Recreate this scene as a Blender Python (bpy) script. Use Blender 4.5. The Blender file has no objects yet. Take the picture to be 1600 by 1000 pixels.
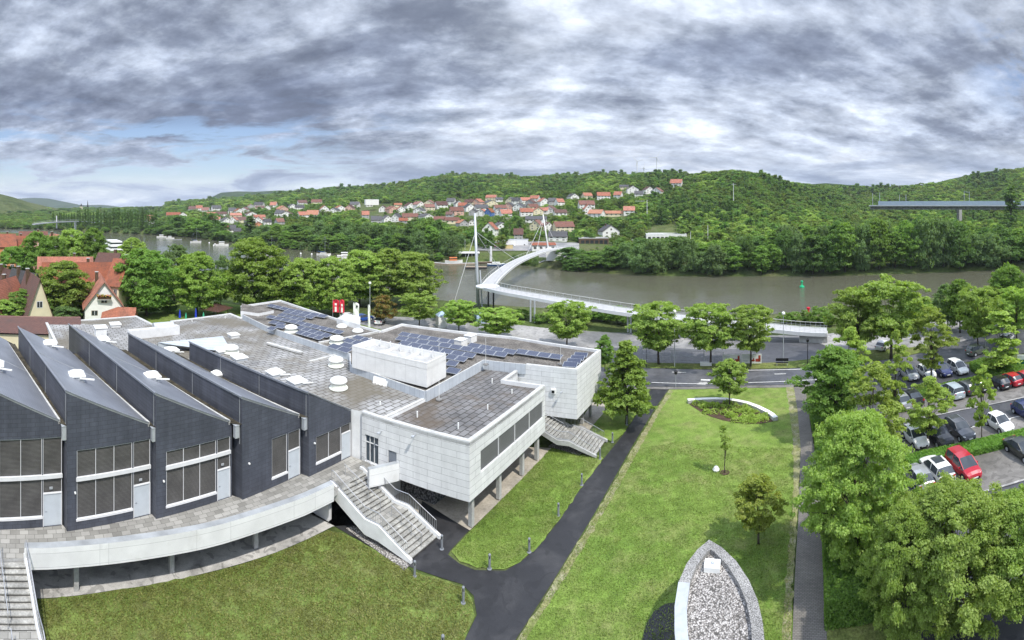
import bpy, math, random
from mathutils import Vector, Matrix, noise
R = random.Random(7)
SC = bpy.context.scene
COL = SC.collection
F, YH, H = 735.0, 322.0, 25.0          # cylinder scale (px per radian), horizon row, eye height
# ------------------------------------------------------------------ camera
cd = bpy.data.cameras.new('camera'); cam = bpy.data.objects.new('camera', cd); COL.objects.link(cam); SC.camera = cam
cam.location = (0, 0, H); cam.rotation_euler = (math.pi/2, 0, 0)
cd.type = 'PANO'; cd.panorama_type = 'CENTRAL_CYLINDRICAL'; cd.clip_start = .1; cd.clip_end = 30000
cd.central_cylindrical_range_u_min = -800/F; cd.central_cylindrical_range_u_max = 800/F
cd.central_cylindrical_range_v_min = -678/F; cd.central_cylindrical_range_v_max = 322/F
cd.central_cylindrical_radius = 1
# ------------------------------------------------------------------ sun + sky
SUN_AZ, SUN_EL = math.radians(141), math.radians(56)      # azimuth clockwise from +Y (view direction)
sd = bpy.data.lights.new('sun', 'SUN'); sd.energy = 3.7; sd.angle = math.radians(1.2); sd.color = (1, .95, .87)
sun = bpy.data.objects.new('sun', sd); COL.objects.link(sun)
sv = Vector((math.sin(SUN_AZ)*math.cos(SUN_EL), math.cos(SUN_AZ)*math.cos(SUN_EL), math.sin(SUN_EL)))
sun.rotation_euler = sv.to_track_quat('Z', 'Y').to_euler()
SC.view_settings.view_transform = 'Standard'; SC.view_settings.look = 'None'
SC.view_settings.exposure = 0.30; SC.view_settings.gamma = 1
SC.cycles.use_denoising = True
SC.cycles.max_bounces = 6; SC.cycles.transparent_max_bounces = 12; SC.cycles.sample_clamp_indirect = 4

class NT:
    """small helper for node trees"""
    def __init__(s, tree): s.t = tree; tree.nodes.clear()
    def n(s, typ, **kw):
        nd = s.t.nodes.new(typ)
        for k, v in kw.items():
            if k.startswith('i_'): nd.inputs[k[2:].replace('_', ' ')].default_value = v
            else: setattr(nd, k, v)
        return nd
    def l(s, a, b): s.t.links.new(a, b)
    def math(s, op, a, b=None, c=None, clamp=False):
        nd = s.t.nodes.new('ShaderNodeMath'); nd.operation = op; nd.use_clamp = clamp
        for k, v in enumerate((a, b, c)):
            if v is None: continue
            if isinstance(v, (int, float)): nd.inputs[k].default_value = v
            else: s.l(v, nd.inputs[k])
        return nd.outputs[0]
    def ramp(s, fac, stops, interp='LINEAR'):
        nd = s.t.nodes.new('ShaderNodeValToRGB'); s.l(fac, nd.inputs[0]); nd.color_ramp.interpolation = interp
        e = nd.color_ramp.elements
        while len(e) < len(stops): e.new(.5)
        for k, (p, c) in enumerate(stops):
            e[k].position = p; e[k].color = (c, c, c, 1) if isinstance(c, (int, float)) else (*c, 1)
        return nd.outputs[0]
    def mix(s, fac, a, b, mode='MIX'):
        nd = s.t.nodes.new('ShaderNodeMix'); nd.data_type = 'RGBA'; nd.blend_type = mode
        for sock, v in ((nd.inputs[0], fac), (nd.inputs[6], a), (nd.inputs[7], b)):
            if isinstance(v, (int, float)): sock.default_value = v
            elif isinstance(v, tuple): sock.default_value = (*v, 1) if len(v) == 3 else v
            else: s.l(v, sock)
        return nd.outputs[2]
    def noise(s, vec, scale, detail=4, rough=.55, dist=0, dim='3D'):
        nd = s.n('ShaderNodeTexNoise', noise_dimensions=dim); s.l(vec, nd.inputs['Vector'])
        nd.inputs['Scale'].default_value = scale; nd.inputs['Detail'].default_value = detail
        nd.inputs['Roughness'].default_value = rough; nd.inputs['Distortion'].default_value = dist
        return nd.outputs['Fac']

world = bpy.data.worlds.new('World'); SC.world = world; world.use_nodes = True
w = NT(world.node_tree)
out = w.n('ShaderNodeOutputWorld'); bg = w.n('ShaderNodeBackground'); w.l(bg.outputs[0], out.inputs[0])
sky = w.n('ShaderNodeTexSky', sky_type='NISHITA', sun_disc=False, sun_elevation=SUN_EL, sun_rotation=SUN_AZ)
sky.air_density = 1.0; sky.dust_density = .6; sky.ozone_density = 2.0
tc = w.n('ShaderNodeTexCoord'); sep = w.n('ShaderNodeSeparateXYZ'); w.l(tc.outputs['Generated'], sep.inputs[0])
zz = w.math('MAXIMUM', sep.outputs[2], 0.0)
den = w.math('ADD', zz, .20)
cx = w.math('DIVIDE', sep.outputs[0], den); cy = w.math('DIVIDE', sep.outputs[1], den)
def cvec(ox, oy, sx=1, sy=1, z=0):
    cb = w.n('ShaderNodeCombineXYZ')
    w.l(w.math('MULTIPLY_ADD', cx, sx, ox), cb.inputs[0]); w.l(w.math('MULTIPLY_ADD', cy, sy, oy), cb.inputs[1]); cb.inputs[2].default_value = z
    return cb.outputs[0]
azw = w.math('ARCTAN2', sep.outputs[0], sep.outputs[1])
def bump(v, c, wd): return w.math('SUBTRACT', 1.0, w.math('POWER', w.math('ABSOLUTE', w.math('DIVIDE', w.math('SUBTRACT', v, c), wd)), 2.0), clamp=True)
bankf = w.math('SUBTRACT', w.math('ADD', w.math('MULTIPLY', bump(sep.outputs[2], .205, .085), bump(azw, -.45, .95)), w.math('MULTIPLY', bump(sep.outputs[2], .27, .08), bump(azw, .42, .35))), w.math('MULTIPLY', w.math('MULTIPLY', bump(sep.outputs[2], .20, .12), bump(azw, .85, .3)), .4))
def dens_at(ox, oy, fine=True):
    n1 = w.noise(cvec(3.1+ox, 1.7+oy, .7, 1.25), .72, 3, .45, .25)      # long rolls across the view
    n2 = w.noise(cvec(9.2+ox, 4.0+oy, .9, 1.2), 2.1, 8, .61, .15)      # billows
    n3 = w.noise(cvec(1.0+ox, 8.0+oy, 1.0, 1.1), 7.0, 7, .6, .1)
    big = w.math('MULTIPLY', bankf, .055)
    return w.math('ADD', big, w.math('ADD', w.math('MULTIPLY', n1, .47), w.math('ADD', w.math('MULTIPLY', n2, .37), w.math('MULTIPLY', n3, .16)))), n2
dens, n2 = dens_at(0, 0); densb, _ = dens_at(.16, -.22)
cl = w.ramp(dens, [(.33, (.74, .79, .87)), (.42, (.56, .61, .70)), (.485, (.40, .45, .545)), (.54, (.245, .285, .375)), (.62, (.15, .18, .26))])
rim = w.math('MULTIPLY', w.math('SUBTRACT', densb, dens), 4.0)                       # sides turned to the sun are brighter
cl = w.mix(1.0, cl, w.ramp(w.math('ADD', rim, .5), [(.1, .70), (.5, 1.0), (.9, 1.35)]), 'MULTIPLY')
# clouds near the horizon: small cumulus banks seen edge on
az = w.math('ARCTAN2', sep.outputs[0], sep.outputs[1])
cb2 = w.n('ShaderNodeCombineXYZ'); w.l(w.math('MULTIPLY', az, 1.7), cb2.inputs[0]); w.l(w.math('MULTIPLY', sep.outputs[2], 9.0), cb2.inputs[1]); cb2.inputs[2].default_value = 2.0
h1 = w.noise(cb2.outputs[0], 2.6, 8, .6, .4)
low = w.ramp(h1, [(.36, (.88, .92, .98)), (.44, (.60, .66, .76)), (.53, (.37, .43, .54)), (.64, (.20, .25, .36))])
lowf = w.math('SUBTRACT', 1.0, w.math('MULTIPLY', w.math('SUBTRACT', sep.outputs[2], .035), 9.0), clamp=True)
cloudcol = w.mix(lowf, cl, low)
# blue holes
blueleft = w.math('MULTIPLY', w.math('SMOOTH_MIN', 1.0, w.math('MULTIPLY', w.math('SUBTRACT', -.10, az), 2.4), .1), 1.0, clamp=True)
band = w.math('MULTIPLY', w.math('SUBTRACT', 1.0, w.math('ABSOLUTE', w.math('DIVIDE', w.math('SUBTRACT', sep.outputs[2], .115), .115))), 1.6, clamp=True)
hole_l = w.math('MULTIPLY', w.math('MULTIPLY', blueleft, band), w.ramp(h1, [(.44, 1.0), (.54, 0.0)]))
br = w.math('MULTIPLY', w.math('SUBTRACT', az, .93), 7.0, clamp=True)
hole_r = w.math('MULTIPLY', w.math('MULTIPLY', br, w.ramp(n2, [(.42, 1.0), (.50, 0.0)])), w.math('MULTIPLY', w.math('SUBTRACT', sep.outputs[2], .16), 8.0, clamp=True))
hole = w.math('MAXIMUM', hole_l, hole_r, clamp=True)
skyc = w.mix(1.0, sky.outputs[0], (.95, .95, 1.05), 'MULTIPLY')
over = w.math('MULTIPLY_ADD', w.math('MULTIPLY', w.math('SUBTRACT', sep.outputs[2], .42), 3.0, clamp=True), 2.4, 1.0)  # clouds high overhead, out of view, brightened to add fill light
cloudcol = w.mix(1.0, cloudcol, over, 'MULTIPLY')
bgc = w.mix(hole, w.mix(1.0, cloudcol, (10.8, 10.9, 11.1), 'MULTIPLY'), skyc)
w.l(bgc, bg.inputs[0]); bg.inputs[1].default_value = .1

# ------------------------------------------------------------------ placing helpers: a pixel of the photo -> a point of the place
def az_of(x): return (x-800)/F
def W(x, y, z=0.0):
    r = F*(H-z)/(y-YH); t = az_of(x); return Vector((r*math.sin(t), r*math.cos(t), z))
def A(x, r, z=0.0):
    t = az_of(x); return Vector((r*math.sin(t), r*math.cos(t), z))
def ZR(y, r): return H-(y-YH)*r/F
def rng(y, z=0.0): return F*(H-z)/(y-YH)
def ray(x, y):
    t = az_of(x); return Vector((math.sin(t), math.cos(t), -(y-YH)/F))
def hit(x, y, p, n):
    o = Vector((0, 0, H)); d = ray(x, y); return o+d*((p-o).dot(n)/d.dot(n))
def wall_sz(p0, p1, x, y):
    """distance along the wall p0->p1 and height of the photo's pixel on it"""
    u = (p1-p0); u.z = 0; u.normalize(); n = Vector((u.y, -u.x, 0)); q = hit(x, y, p0, n)
    return (q-p0).dot(u), q.z

# ------------------------------------------------------------------ object helpers
def tag(o, label=None, cat=None, group=None, kind=None):
    if label: o['label'] = label
    if cat: o['category'] = cat
    if group: o['group'] = group
    if kind: o['kind'] = kind
    return o
def thing(name, loc, label, cat, group=None, rz=0):
    o = bpy.data.objects.new(name, None); COL.objects.link(o); o.location = loc; o.rotation_euler = (0, 0, rz)
    o.empty_display_size = .5
    return tag(o, label, cat, group)
def wloc(o):
    v = Vector((0, 0, 0))
    while o is not None: v += o.location; o = o.parent
    return v
def kids(o): return [c for c in o.children]
def copy_tree(o, loc=None, rz=None, label=None, group=None, sc=None, parent=None):
    c = o.copy(); COL.objects.link(c)
    if parent is not None: c.parent = parent
    for ch in kids(o): copy_tree(ch, parent=c)
    if loc is not None: c.location = loc
    if rz is not None: c.rotation_euler = (0, 0, rz)
    if sc is not None: c.scale = sc
    if label: c['label'] = label
    if group: c['group'] = group
    return c

class MB:
    def __init__(s): s.v = []; s.f = []; s.m = []; s.mats = []; s.uv = []; s.ud = None
    def mi(s, m):
        if m is None: return 0
        if m not in s.mats: s.mats.append(m)
        return s.mats.index(m)
    def poly(s, pts, m=None, uv=None):
        b = len(s.v); pts = [Vector(p) for p in pts]; s.v += [tuple(p) for p in pts]
        s.f.append(tuple(range(b, b+len(pts)))); s.m.append(s.mi(m))
        if uv is None:
            n = Vector((0, 0, 0))
            for i in range(len(pts)):
                a, c = pts[i], pts[(i+1) % len(pts)]; n += a.cross(c)
            if n.length < 1e-9: n = Vector((0, 0, 1))
            n.normalize()
            if abs(n.z) < .9: t = Vector((0, 0, 1)).cross(n).normalized()
            else: t = Vector(s.ud) if s.ud else Vector((1, 0, 0))
            bt = n.cross(t); uv = [(p.dot(t), p.dot(bt)) for p in pts]
        s.uv.append(uv)
    def prism(s, base, z0, z1, m=None, top=None, bot=True, caps=True):
        """base: list of xy, z1 may be a list of heights"""
        n = len(base); zt = z1 if isinstance(z1, (list, tuple)) else [z1]*n
        ar = sum(base[i][0]*base[(i+1) % n][1]-base[(i+1) % n][0]*base[i][1] for i in range(n))
        idx = list(range(n)) if ar > 0 else list(range(n-1, -1, -1))
        B = [Vector((base[i][0], base[i][1], z0)) for i in idx]; T = [Vector((base[i][0], base[i][1], zt[i])) for i in idx]
        for i in range(n):
            j = (i+1) % n; s.poly([B[i], B[j], T[j], T[i]], m)
        if caps:
            s.poly(T, top or m)
            if bot: s.poly(B[::-1], m)
    def box(s, c, sx, sy, sz, rz=0, m=None, ux=None):
        """box standing on c (centre of its base)"""
        u = Vector(ux).normalized() if ux is not None else Vector((math.cos(rz), math.sin(rz), 0)); v = Vector((-u.y, u.x, 0)); c = Vector(c)
        P = [c+u*(a*sx/2)+v*(b*sy/2) for a, b in ((-1, -1), (1, -1), (1, 1), (-1, 1))]
        Q = [p+Vector((0, 0, sz)) for p in P]
        for i in range(4): j = (i+1) % 4; s.poly([P[i], P[j], Q[j], Q[i]], m)
        s.poly(Q, m); s.poly(P[::-1], m)
    def beam(s, a, b, wd, ht, m=None, up=(0, 0, 1)):
        a, b = Vector(a), Vector(b); d = (b-a).normalized(); upv = Vector(up)
        if abs(d.dot(upv)) > .99: upv = Vector((1, 0, 0))
        x = d.cross(upv).normalized()*(wd/2); y = x.cross(d).normalized()*(ht/2)
        P = [a-x-y, a+x-y, a+x+y, a-x+y]; Q = [p+(b-a) for p in P]
        for i in range(4): j = (i+1) % 4; s.poly([P[i], Q[i], Q[j], P[j]], m)
        s.poly(P, m); s.poly(Q[::-1], m)
    def tube(s, a, b, r0, r1=None, n=8, m=None, caps=True):
        a, b = Vector(a), Vector(b); r1 = r0 if r1 is None else r1; d = (b-a).normalized()
        t = Vector((1, 0, 0)) if abs(d.x) < .8 else Vector((0, 1, 0)); x = d.cross(t).normalized(); y = d.cross(x)
        k = len(s.v); mi = s.mi(m)
        for i in range(n):
            c, q = math.cos(2*math.pi*i/n), math.sin(2*math.pi*i/n)
            s.v.append(tuple(a+(x*c+y*q)*r0)); s.v.append(tuple(b+(x*c+y*q)*r1))
        L = (b-a).length
        for i in range(n):
            j = (i+1) % n; s.f.append((k+2*i, k+2*i+1, k+2*j+1, k+2*j)); s.m.append(mi); s.uv.append([(i/n, 0), (i/n, L), ((i+1)/n, L), ((i+1)/n, 0)])
        if caps:
            s.f.append(tuple(k+2*i for i in range(n))); s.m.append(mi); s.uv.append([(0, 0)]*n)
            s.f.append(tuple(k+2*i+1 for i in range(n-1, -1, -1))); s.m.append(mi); s.uv.append([(0, 0)]*n)
    def path(s, pts, r, n=6, m=None):
        for a, b in zip(pts[:-1], pts[1:]): s.tube(a, b, r, r, n, m)
    def lathe(s, c, prof, n=16, m=None, sq=None):
        """prof: list of (radius, z)"""
        c = Vector(c); k = len(s.v); mi = s.mi(m)
        for (r, z) in prof:
            for i in range(n):
                a = 2*math.pi*i/n; s.v.append((c.x+r*math.cos(a), c.y+r*math.sin(a), c.z+z))
        for q in range(len(prof)-1):
            for i in range(n):
                j = (i+1) % n; s.f.append((k+q*n+i, k+q*n+j, k+(q+1)*n+j, k+(q+1)*n+i)); s.m.append(mi); s.uv.append([(0, 0)]*4)
        s.f.append(tuple(k+(len(prof)-1)*n+i for i in range(n))); s.m.append(mi); s.uv.append([(0, 0)]*n)
        s.f.append(tuple(k+i for i in range(n-1, -1, -1))); s.m.append(mi); s.uv.append([(0, 0)]*n)
    def strip(s, pts, wd, z0, z1, m=None, top=None, side=0, closed=False):
        """wall along a polyline (mitred). side 0 centred, 1 left of the line, -1 right of it"""
        P = [Vector((p[0], p[1], 0)) for p in pts]; n = len(P); L = []; Rr = []
        for i in range(n):
            if closed: a, b = P[i-1], P[(i+1) % n]; d1 = (P[i]-a).normalized(); d2 = (b-P[i]).normalized()
            else:
                d1 = (P[i]-P[i-1]).normalized() if i else None; d2 = (P[i+1]-P[i]).normalized() if i < n-1 else None
                d1 = d1 or d2; d2 = d2 or d1
            n1 = Vector((-d1.y, d1.x, 0)); n2 = Vector((-d2.y, d2.x, 0)); nn = (n1+n2).normalized(); k = 1/max(.4, nn.dot(n1))
            l = {0: .5, 1: 1, -1: 0}[side]; L.append(P[i]+nn*wd*l*k); Rr.append(P[i]-nn*wd*(1-l)*k)
        Z = lambda z, i: z[i] if isinstance(z, (list, tuple)) else z
        up = lambda p, z: Vector((p.x, p.y, z)); m2 = top or m
        for i in range(n if closed else n-1):
            j = (i+1) % n
            s.poly([up(Rr[i], Z(z0, i)), up(Rr[j], Z(z0, j)), up(Rr[j], Z(z1, j)), up(Rr[i], Z(z1, i))], m)
            s.poly([up(L[j], Z(z0, j)), up(L[i], Z(z0, i)), up(L[i], Z(z1, i)), up(L[j], Z(z1, j))], m)
            s.poly([up(Rr[i], Z(z1, i)), up(Rr[j], Z(z1, j)), up(L[j], Z(z1, j)), up(L[i], Z(z1, i))], m2)
            s.poly([up(L[i], Z(z0, i)), up(L[j], Z(z0, j)), up(Rr[j], Z(z0, j)), up(Rr[i], Z(z0, i))], m)
        if not closed:
            for i, sg in ((0, 1), (n-1, -1)):
                q = [up(L[i], Z(z0, i)), up(Rr[i], Z(z0, i)), up(Rr[i], Z(z1, i)), up(L[i], Z(z1, i))]
                s.poly(q if sg > 0 else q[::-1], m)
    def wall(s, p0, p1, z0, zt0, zt1, holes, m, rec=.14, mr=None):
        """a wall face from p0 to p1 seen from its right-hand side, with rectangular openings and their reveals"""
        p0, p1 = Vector(p0), Vector(p1); u = p1-p0; u.z = 0; L = u.length; u.normalize(); inn = Vector((-u.y, u.x, 0))*rec
        cuts = sorted({0.0, L, *[h[0] for h in holes], *[h[1] for h in holes]})
        P = lambda q, z: Vector((p0.x+u.x*q, p0.y+u.y*q, z)); top = lambda q: zt0+(zt1-zt0)*q/L
        for a, b in zip(cuts[:-1], cuts[1:]):
            if b-a < 1e-4: continue
            mid = (a+b)/2; hs = sorted([(h[2], h[3]) for h in holes if h[0] < mid < h[1]]); z = z0
            for (ha, hb) in hs:
                if ha > z+1e-4: s.poly([P(a, z), P(b, z), P(b, ha), P(a, ha)], m)
                z = hb
            s.poly([P(a, z), P(b, z), P(b, top(b)), P(a, top(a))], m)
        for h in holes:
            a, b, c, d = h[:4]; mr2 = mr or m
            s.poly([P(a, c), P(b, c), P(b, c)+inn, P(a, c)+inn], mr2); s.poly([P(b, d), P(a, d), P(a, d)+inn, P(b, d)+inn], mr2)
            s.poly([P(a, d), P(a, c), P(a, c)+inn, P(a, d)+inn], mr2); s.poly([P(b, c), P(b, d), P(b, d)+inn, P(b, c)+inn], mr2)
    def build(s, name, mat=None, parent=None, smooth=False, label=None, cat=None, group=None, kind=None):
        off = wloc(parent) if parent is not None else Vector((0, 0, 0))
        me = bpy.data.meshes.new(name)
        me.from_pydata([(a-off.x, b-off.y, c-off.z) for a, b, c in s.v], [], s.f)
        ul = me.uv_layers.new(name='UVMap'); flat = []
        for q in s.uv:
            for c in q: flat += [c[0], c[1]]
        ul.data.foreach_set('uv', flat)
        ms = s.mats if s.mats else [mat]
        for m in ms: me.materials.append(m if m is not None else mat)
        if len(ms) > 1: me.polygons.foreach_set('material_index', s.m)
        if smooth: me.polygons.foreach_set('use_smooth', [True]*len(s.f))
        me.update()
        o = bpy.data.objects.new(name, me); COL.objects.link(o)
        if parent is not None: o.parent = parent
        return tag(o, label, cat, group, kind)
# ------------------------------------------------------------------ materials
def newmat(name):
    m = bpy.data.materials.new(name); m.use_nodes = True; t = NT(m.node_tree)
    o = t.n('ShaderNodeOutputMaterial'); b = t.n('ShaderNodeBsdfPrincipled'); t.l(b.outputs[0], o.inputs[0])
    return m, t, b
def pmat(name, col, var=.15, scale=1.5, rough=.8, bump=0.0, bscale=None, metal=0.0, spec=.3, obj=False, fine=0.0, fscale=40, tint=None, coat=0):
    m, t, b = newmat(name)
    tc = t.n('ShaderNodeTexCoord') if obj else t.n('ShaderNodeNewGeometry'); vec = tc.outputs['Object'] if obj else tc.outputs['Position']
    n = t.noise(vec, scale, 5, .6)
    lo = tuple(c*(1-var) for c in col); hi = tint if tint else tuple(min(1, c*(1+var)) for c in col)
    c = t.ramp(n, [(.30, lo), (.70, hi)])
    if fine:
        f = t.noise(vec, fscale, 3, .6); c = t.mix(1.0, c, t.ramp(f, [(.35, 1-fine), (.65, 1+fine*.6)]), 'MULTIPLY')
    t.l(c, b.inputs['Base Color']); b.inputs['Roughness'].default_value = rough; b.inputs['Metallic'].default_value = metal
    b.inputs['Specular IOR Level'].default_value = spec
    if coat: b.inputs['Coat Weight'].default_value = coat; b.inputs['Coat Roughness'].default_value = .05
    if bump:
        bn = t.n('ShaderNodeBump'); bn.inputs['Strength'].default_value = bump; bn.inputs['Distance'].default_value = .05
        t.l(t.noise(vec, bscale or scale*6, 4, .6), bn.inputs['Height']); t.l(bn.outputs[0], b.inputs['Normal'])
    return m
def brickmat(name, c1, c2, mortar, bw, bh, ms=.01, rough=.8, off=.5, var=.2, vscale=.4, bump=.3, stain=None, bias=0, uvrot=0, streak=0):
    m, t, b = newmat(name)
    uv = t.n('ShaderNodeTexCoord'); vec = uv.outputs['UV']
    if uvrot:
        mp = t.n('ShaderNodeMapping'); mp.inputs['Rotation'].default_value[2] = uvrot; t.l(vec, mp.inputs[0]); vec = mp.outputs[0]
    br = t.n('ShaderNodeTexBrick', offset=off); t.l(vec, br.inputs['Vector'])
    br.inputs['Scale'].default_value = 1; br.inputs['Brick Width'].default_value = bw; br.inputs['Row Height'].default_value = bh
    br.inputs['Mortar Size'].default_value = ms; br.inputs['Mortar Smooth'].default_value = .1; br.inputs['Bias'].default_value = bias
    br.inputs['Color1'].default_value = (*c1, 1); br.inputs['Color2'].default_value = (*c2, 1); br.inputs['Mortar'].default_value = (*mortar, 1)
    g = t.n('ShaderNodeNewGeometry'); n = t.noise(g.outputs['Position'], vscale, 6, .62)
    c = t.mix(1.0, br.outputs['Color'], t.ramp(n, [(.3, 1-var), (.7, 1+var*.5)]), 'MULTIPLY')
    if streak:
        mp2 = t.n('ShaderNodeMapping'); mp2.inputs['Scale'].default_value = (2.2, 2.2, .16); t.l(g.outputs['Position'], mp2.inputs[0]); c = t.mix(1.0, c, t.ramp(t.noise(mp2.outputs[0], 1.0, 5, .65), [(.32, 1-streak), (.68, 1+streak*.4)]), 'MULTIPLY')
    if stain:
        sc, scol, lo, hi = stain; s2 = t.noise(g.outputs['Position'], sc, 7, .65, .4); c = t.mix(t.ramp(s2, [(lo, 0.0), (hi, .85)]), c, scol)
    t.l(c, b.inputs['Base Color']); b.inputs['Roughness'].default_value = rough
    if bump:
        bn = t.n('ShaderNodeBump'); bn.inputs['Strength'].default_value = bump; bn.inputs['Distance'].default_value = .02
        t.l(t.math('SUBTRACT', 1.0, br.outputs['Fac']), bn.inputs['Height']); t.l(bn.outputs[0], b.inputs['Normal'])
    return m
def glass(name, col=(.03, .035, .04), rough=.08):
    m, t, b = newmat(name); b.inputs['Base Color'].default_value = (*col, 1); b.inputs['Roughness'].default_value = rough
    b.inputs['Specular IOR Level'].default_value = .7; return m
M = {}
M['slate'] = brickmat('slate', (.066, .074, .096), (.080, .089, .114), (.038, .042, .055), .62, .30, .012, .55, .5, .22, .5, .4, streak=.22)
M['slate_side'] = brickmat('slate_side', (.064, .070, .090), (.080, .087, .108), (.035, .038, .05), 3.2, .26, .014, .55, .5, .28, .35, .5, streak=.25)
M['membrane'] = brickmat('membrane', (.200, .212, .238), (.215, .228, .255), (.160, .170, .195), 12, .20, .012, .45, .5, .26, .25, .3, stain=(.55, (.21, .215, .225), .56, .8))
M['white_panel'] = brickmat('white_panel', (.69, .70, .70), (.745, .755, .755), (.34, .345, .35), 2.6, .52, .014, .6, .5, .10, 1.2, .3, stain=(.5, (.60, .61, .61), .60, .85), streak=.10)
M['white_box'] = brickmat('white_box', (.74, .74, .72), (.78, .78, .76), (.50, .50, .48), 1.25, 5, .01, .5, .0, .08, 1.5, .2)
M['white_wall'] = pmat('white_wall', (.70, .71, .71), .09, 1.2, .7, fine=.05)
M['parapet'] = brickmat('parapet', (.69, .70, .70), (.74, .75, .75), (.45, .46, .46), 4.2, .86, .012, .6, .0, .10, .8, .2, stain=(.5, (.52, .52, .50), .58, .85))
M['coping'] = pmat('coping', (.50, .50, .48), .22, 1.2, .7, fine=.12, fscale=9)
M['flashing'] = pmat('flashing', (.40, .42, .43), .25, .7, .45, metal=.25)
M['zinc'] = brickmat('zinc', (.44, .48, .52), (.50, .54, .58), (.28, .31, .34), .62, 3, .015, .45, 0, .1, 1, .3)
M['zinc_roof'] = brickmat('zinc_roof', (.40, .44, .47), (.44, .48, .51), (.30, .33, .36), 30, .45, .02, .4, 0, .12, .6, .5)
M['gravel_roof'] = pmat('gravel_roof', (.155, .142, .125), .40, .5, .95, .6, 14, fine=.55, fscale=5)
M['pavers_roof'] = brickmat('pavers_roof', (.34, .338, .33), (.285, .282, .272), (.075, .070, .058), 1.0, .62, .05, .8, .5, .45, .35, .5, stain=(.13, (.125, .108, .075), .46, .62))
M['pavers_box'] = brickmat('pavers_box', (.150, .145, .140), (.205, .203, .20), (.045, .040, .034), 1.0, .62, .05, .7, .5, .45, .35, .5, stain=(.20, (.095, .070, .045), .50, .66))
M['terrace'] = brickmat('terrace', (.36, .35, .32), (.19, .185, .165), (.10, .095, .085), .62, .42, .012, .85, .37, .2, .8, .4, bias=-.1)
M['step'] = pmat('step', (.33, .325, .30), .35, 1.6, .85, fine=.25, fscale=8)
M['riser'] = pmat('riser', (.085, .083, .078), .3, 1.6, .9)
M['concrete'] = pmat('concrete', (.42, .42, .41), .22, .8, .85, fine=.12, fscale=6)
M['concrete_dark'] = pmat('concrete_dark', (.20, .197, .19), .45, .33, .6, fine=.2, fscale=4)
M['slab'] = pmat('slab', (.36, .325, .27), .3, .6, .85, fine=.15, fscale=5)
M['blind'] = brickmat('blind', (.135, .130, .125), (.155, .150, .145), (.035, .034, .033), 40, .085, .022, .42, 0, .34, .9, .6)
M['blind_gray'] = brickmat('blind_gray', (.145, .148, .155), (.155, .158, .165), (.105, .107, .112), 40, .09, .02, .5, 0, .1, .8, .3)
M['frame_white'] = pmat('frame_white', (.66, .67, .68), .06, 2, .5)
M['door'] = pmat('door', (.50, .545, .585), .05, 2, .5)
M['door_dark'] = pmat('door_dark', (.19, .21, .24), .06, 2, .5)
M['steel'] = pmat('steel', (.42, .43, .45), .12, 3, .38, metal=.7)
M['galv'] = pmat('galv', (.50, .53, .56), .1, 3, .45, metal=.35)
M['dark_metal'] = pmat('dark_metal', (.035, .037, .04), .2, 3, .5)
M['black'] = pmat('black', (.012, .012, .013), .2, 3, .6)
M['white_plastic'] = pmat('white_plastic', (.80, .81, .78), .04, 2, .4)
M['dome'] = pmat('dome', (.74, .76, .68), .05, 2, .35)
M['canvas'] = pmat('canvas', (.78, .78, .76), .06, 3, .8)
M['glass'] = glass('glass')
M['glass_blue'] = glass('glass_blue', (.05, .07, .09), .05)
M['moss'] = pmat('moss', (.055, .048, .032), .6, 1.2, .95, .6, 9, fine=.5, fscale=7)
m, t, b = newmat('gabion'); g = t.n('ShaderNodeNewGeometry'); vo = t.n('ShaderNodeTexVoronoi', feature='F1'); vo.inputs['Scale'].default_value = 6; t.l(g.outputs[0], vo.inputs[0])
t.l(t.ramp(vo.outputs['Distance'], [(.1, (.26, .26, .27)), (.7, (.035, .035, .035))]), b.inputs['Base Color']); b.inputs['Roughness'].default_value = .9; M['gabion'] = m
def pebble(name, scale, hi, lo):
    m, t, b = newmat(name); g = t.n('ShaderNodeNewGeometry'); vo = t.n('ShaderNodeTexVoronoi', feature='F1'); vo.inputs['Scale'].default_value = scale; t.l(g.outputs[0], vo.inputs[0])
    sp = t.n('ShaderNodeSeparateColor'); t.l(vo.outputs['Color'], sp.inputs[0]); c = t.ramp(sp.outputs[0], [(.1, lo), (.9, hi)])
    n = t.noise(g.outputs[0], .5, 3); c = t.mix(1.0, c, t.ramp(n, [(.3, .75), (.7, 1.15)]), 'MULTIPLY')
    t.l(t.mix(t.ramp(vo.outputs['Distance'], [(.35, 0.0), (.75, .9)]), c, (.05, .048, .042)), b.inputs['Base Color']); b.inputs['Roughness'].default_value = .9
    bn = t.n('ShaderNodeBump'); bn.inputs['Distance'].default_value = .05; t.l(t.math('SUBTRACT', 1.0, vo.outputs['Distance']), bn.inputs['Height']); t.l(bn.outputs[0], b.inputs['Normal']); return m
M['pebble'] = pebble('pebble', 11, (.60, .57, .54), (.24, .22, .20)); M['pebble_fine'] = pebble('pebble_fine', 20, (.60, .59, .57), (.36, .355, .345))
# solar cells
m, t, b = newmat('solar'); uv = t.n('ShaderNodeTexCoord'); br = t.n('ShaderNodeTexBrick', offset=0); t.l(uv.outputs['UV'], br.inputs['Vector'])
for k, v in (('Scale', 1), ('Brick Width', .166), ('Row Height', .166), ('Mortar Size', .006)): br.inputs[k].default_value = v
br.inputs['Color1'].default_value = (.026, .034, .066, 1); br.inputs['Color2'].default_value = (.032, .041, .078, 1); br.inputs['Mortar'].default_value = (.09, .10, .14, 1)
t.l(br.outputs['Color'], b.inputs['Base Color']); b.inputs['Roughness'].default_value = .18; b.inputs['Specular IOR Level'].default_value = .6; M['solar'] = m
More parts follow.
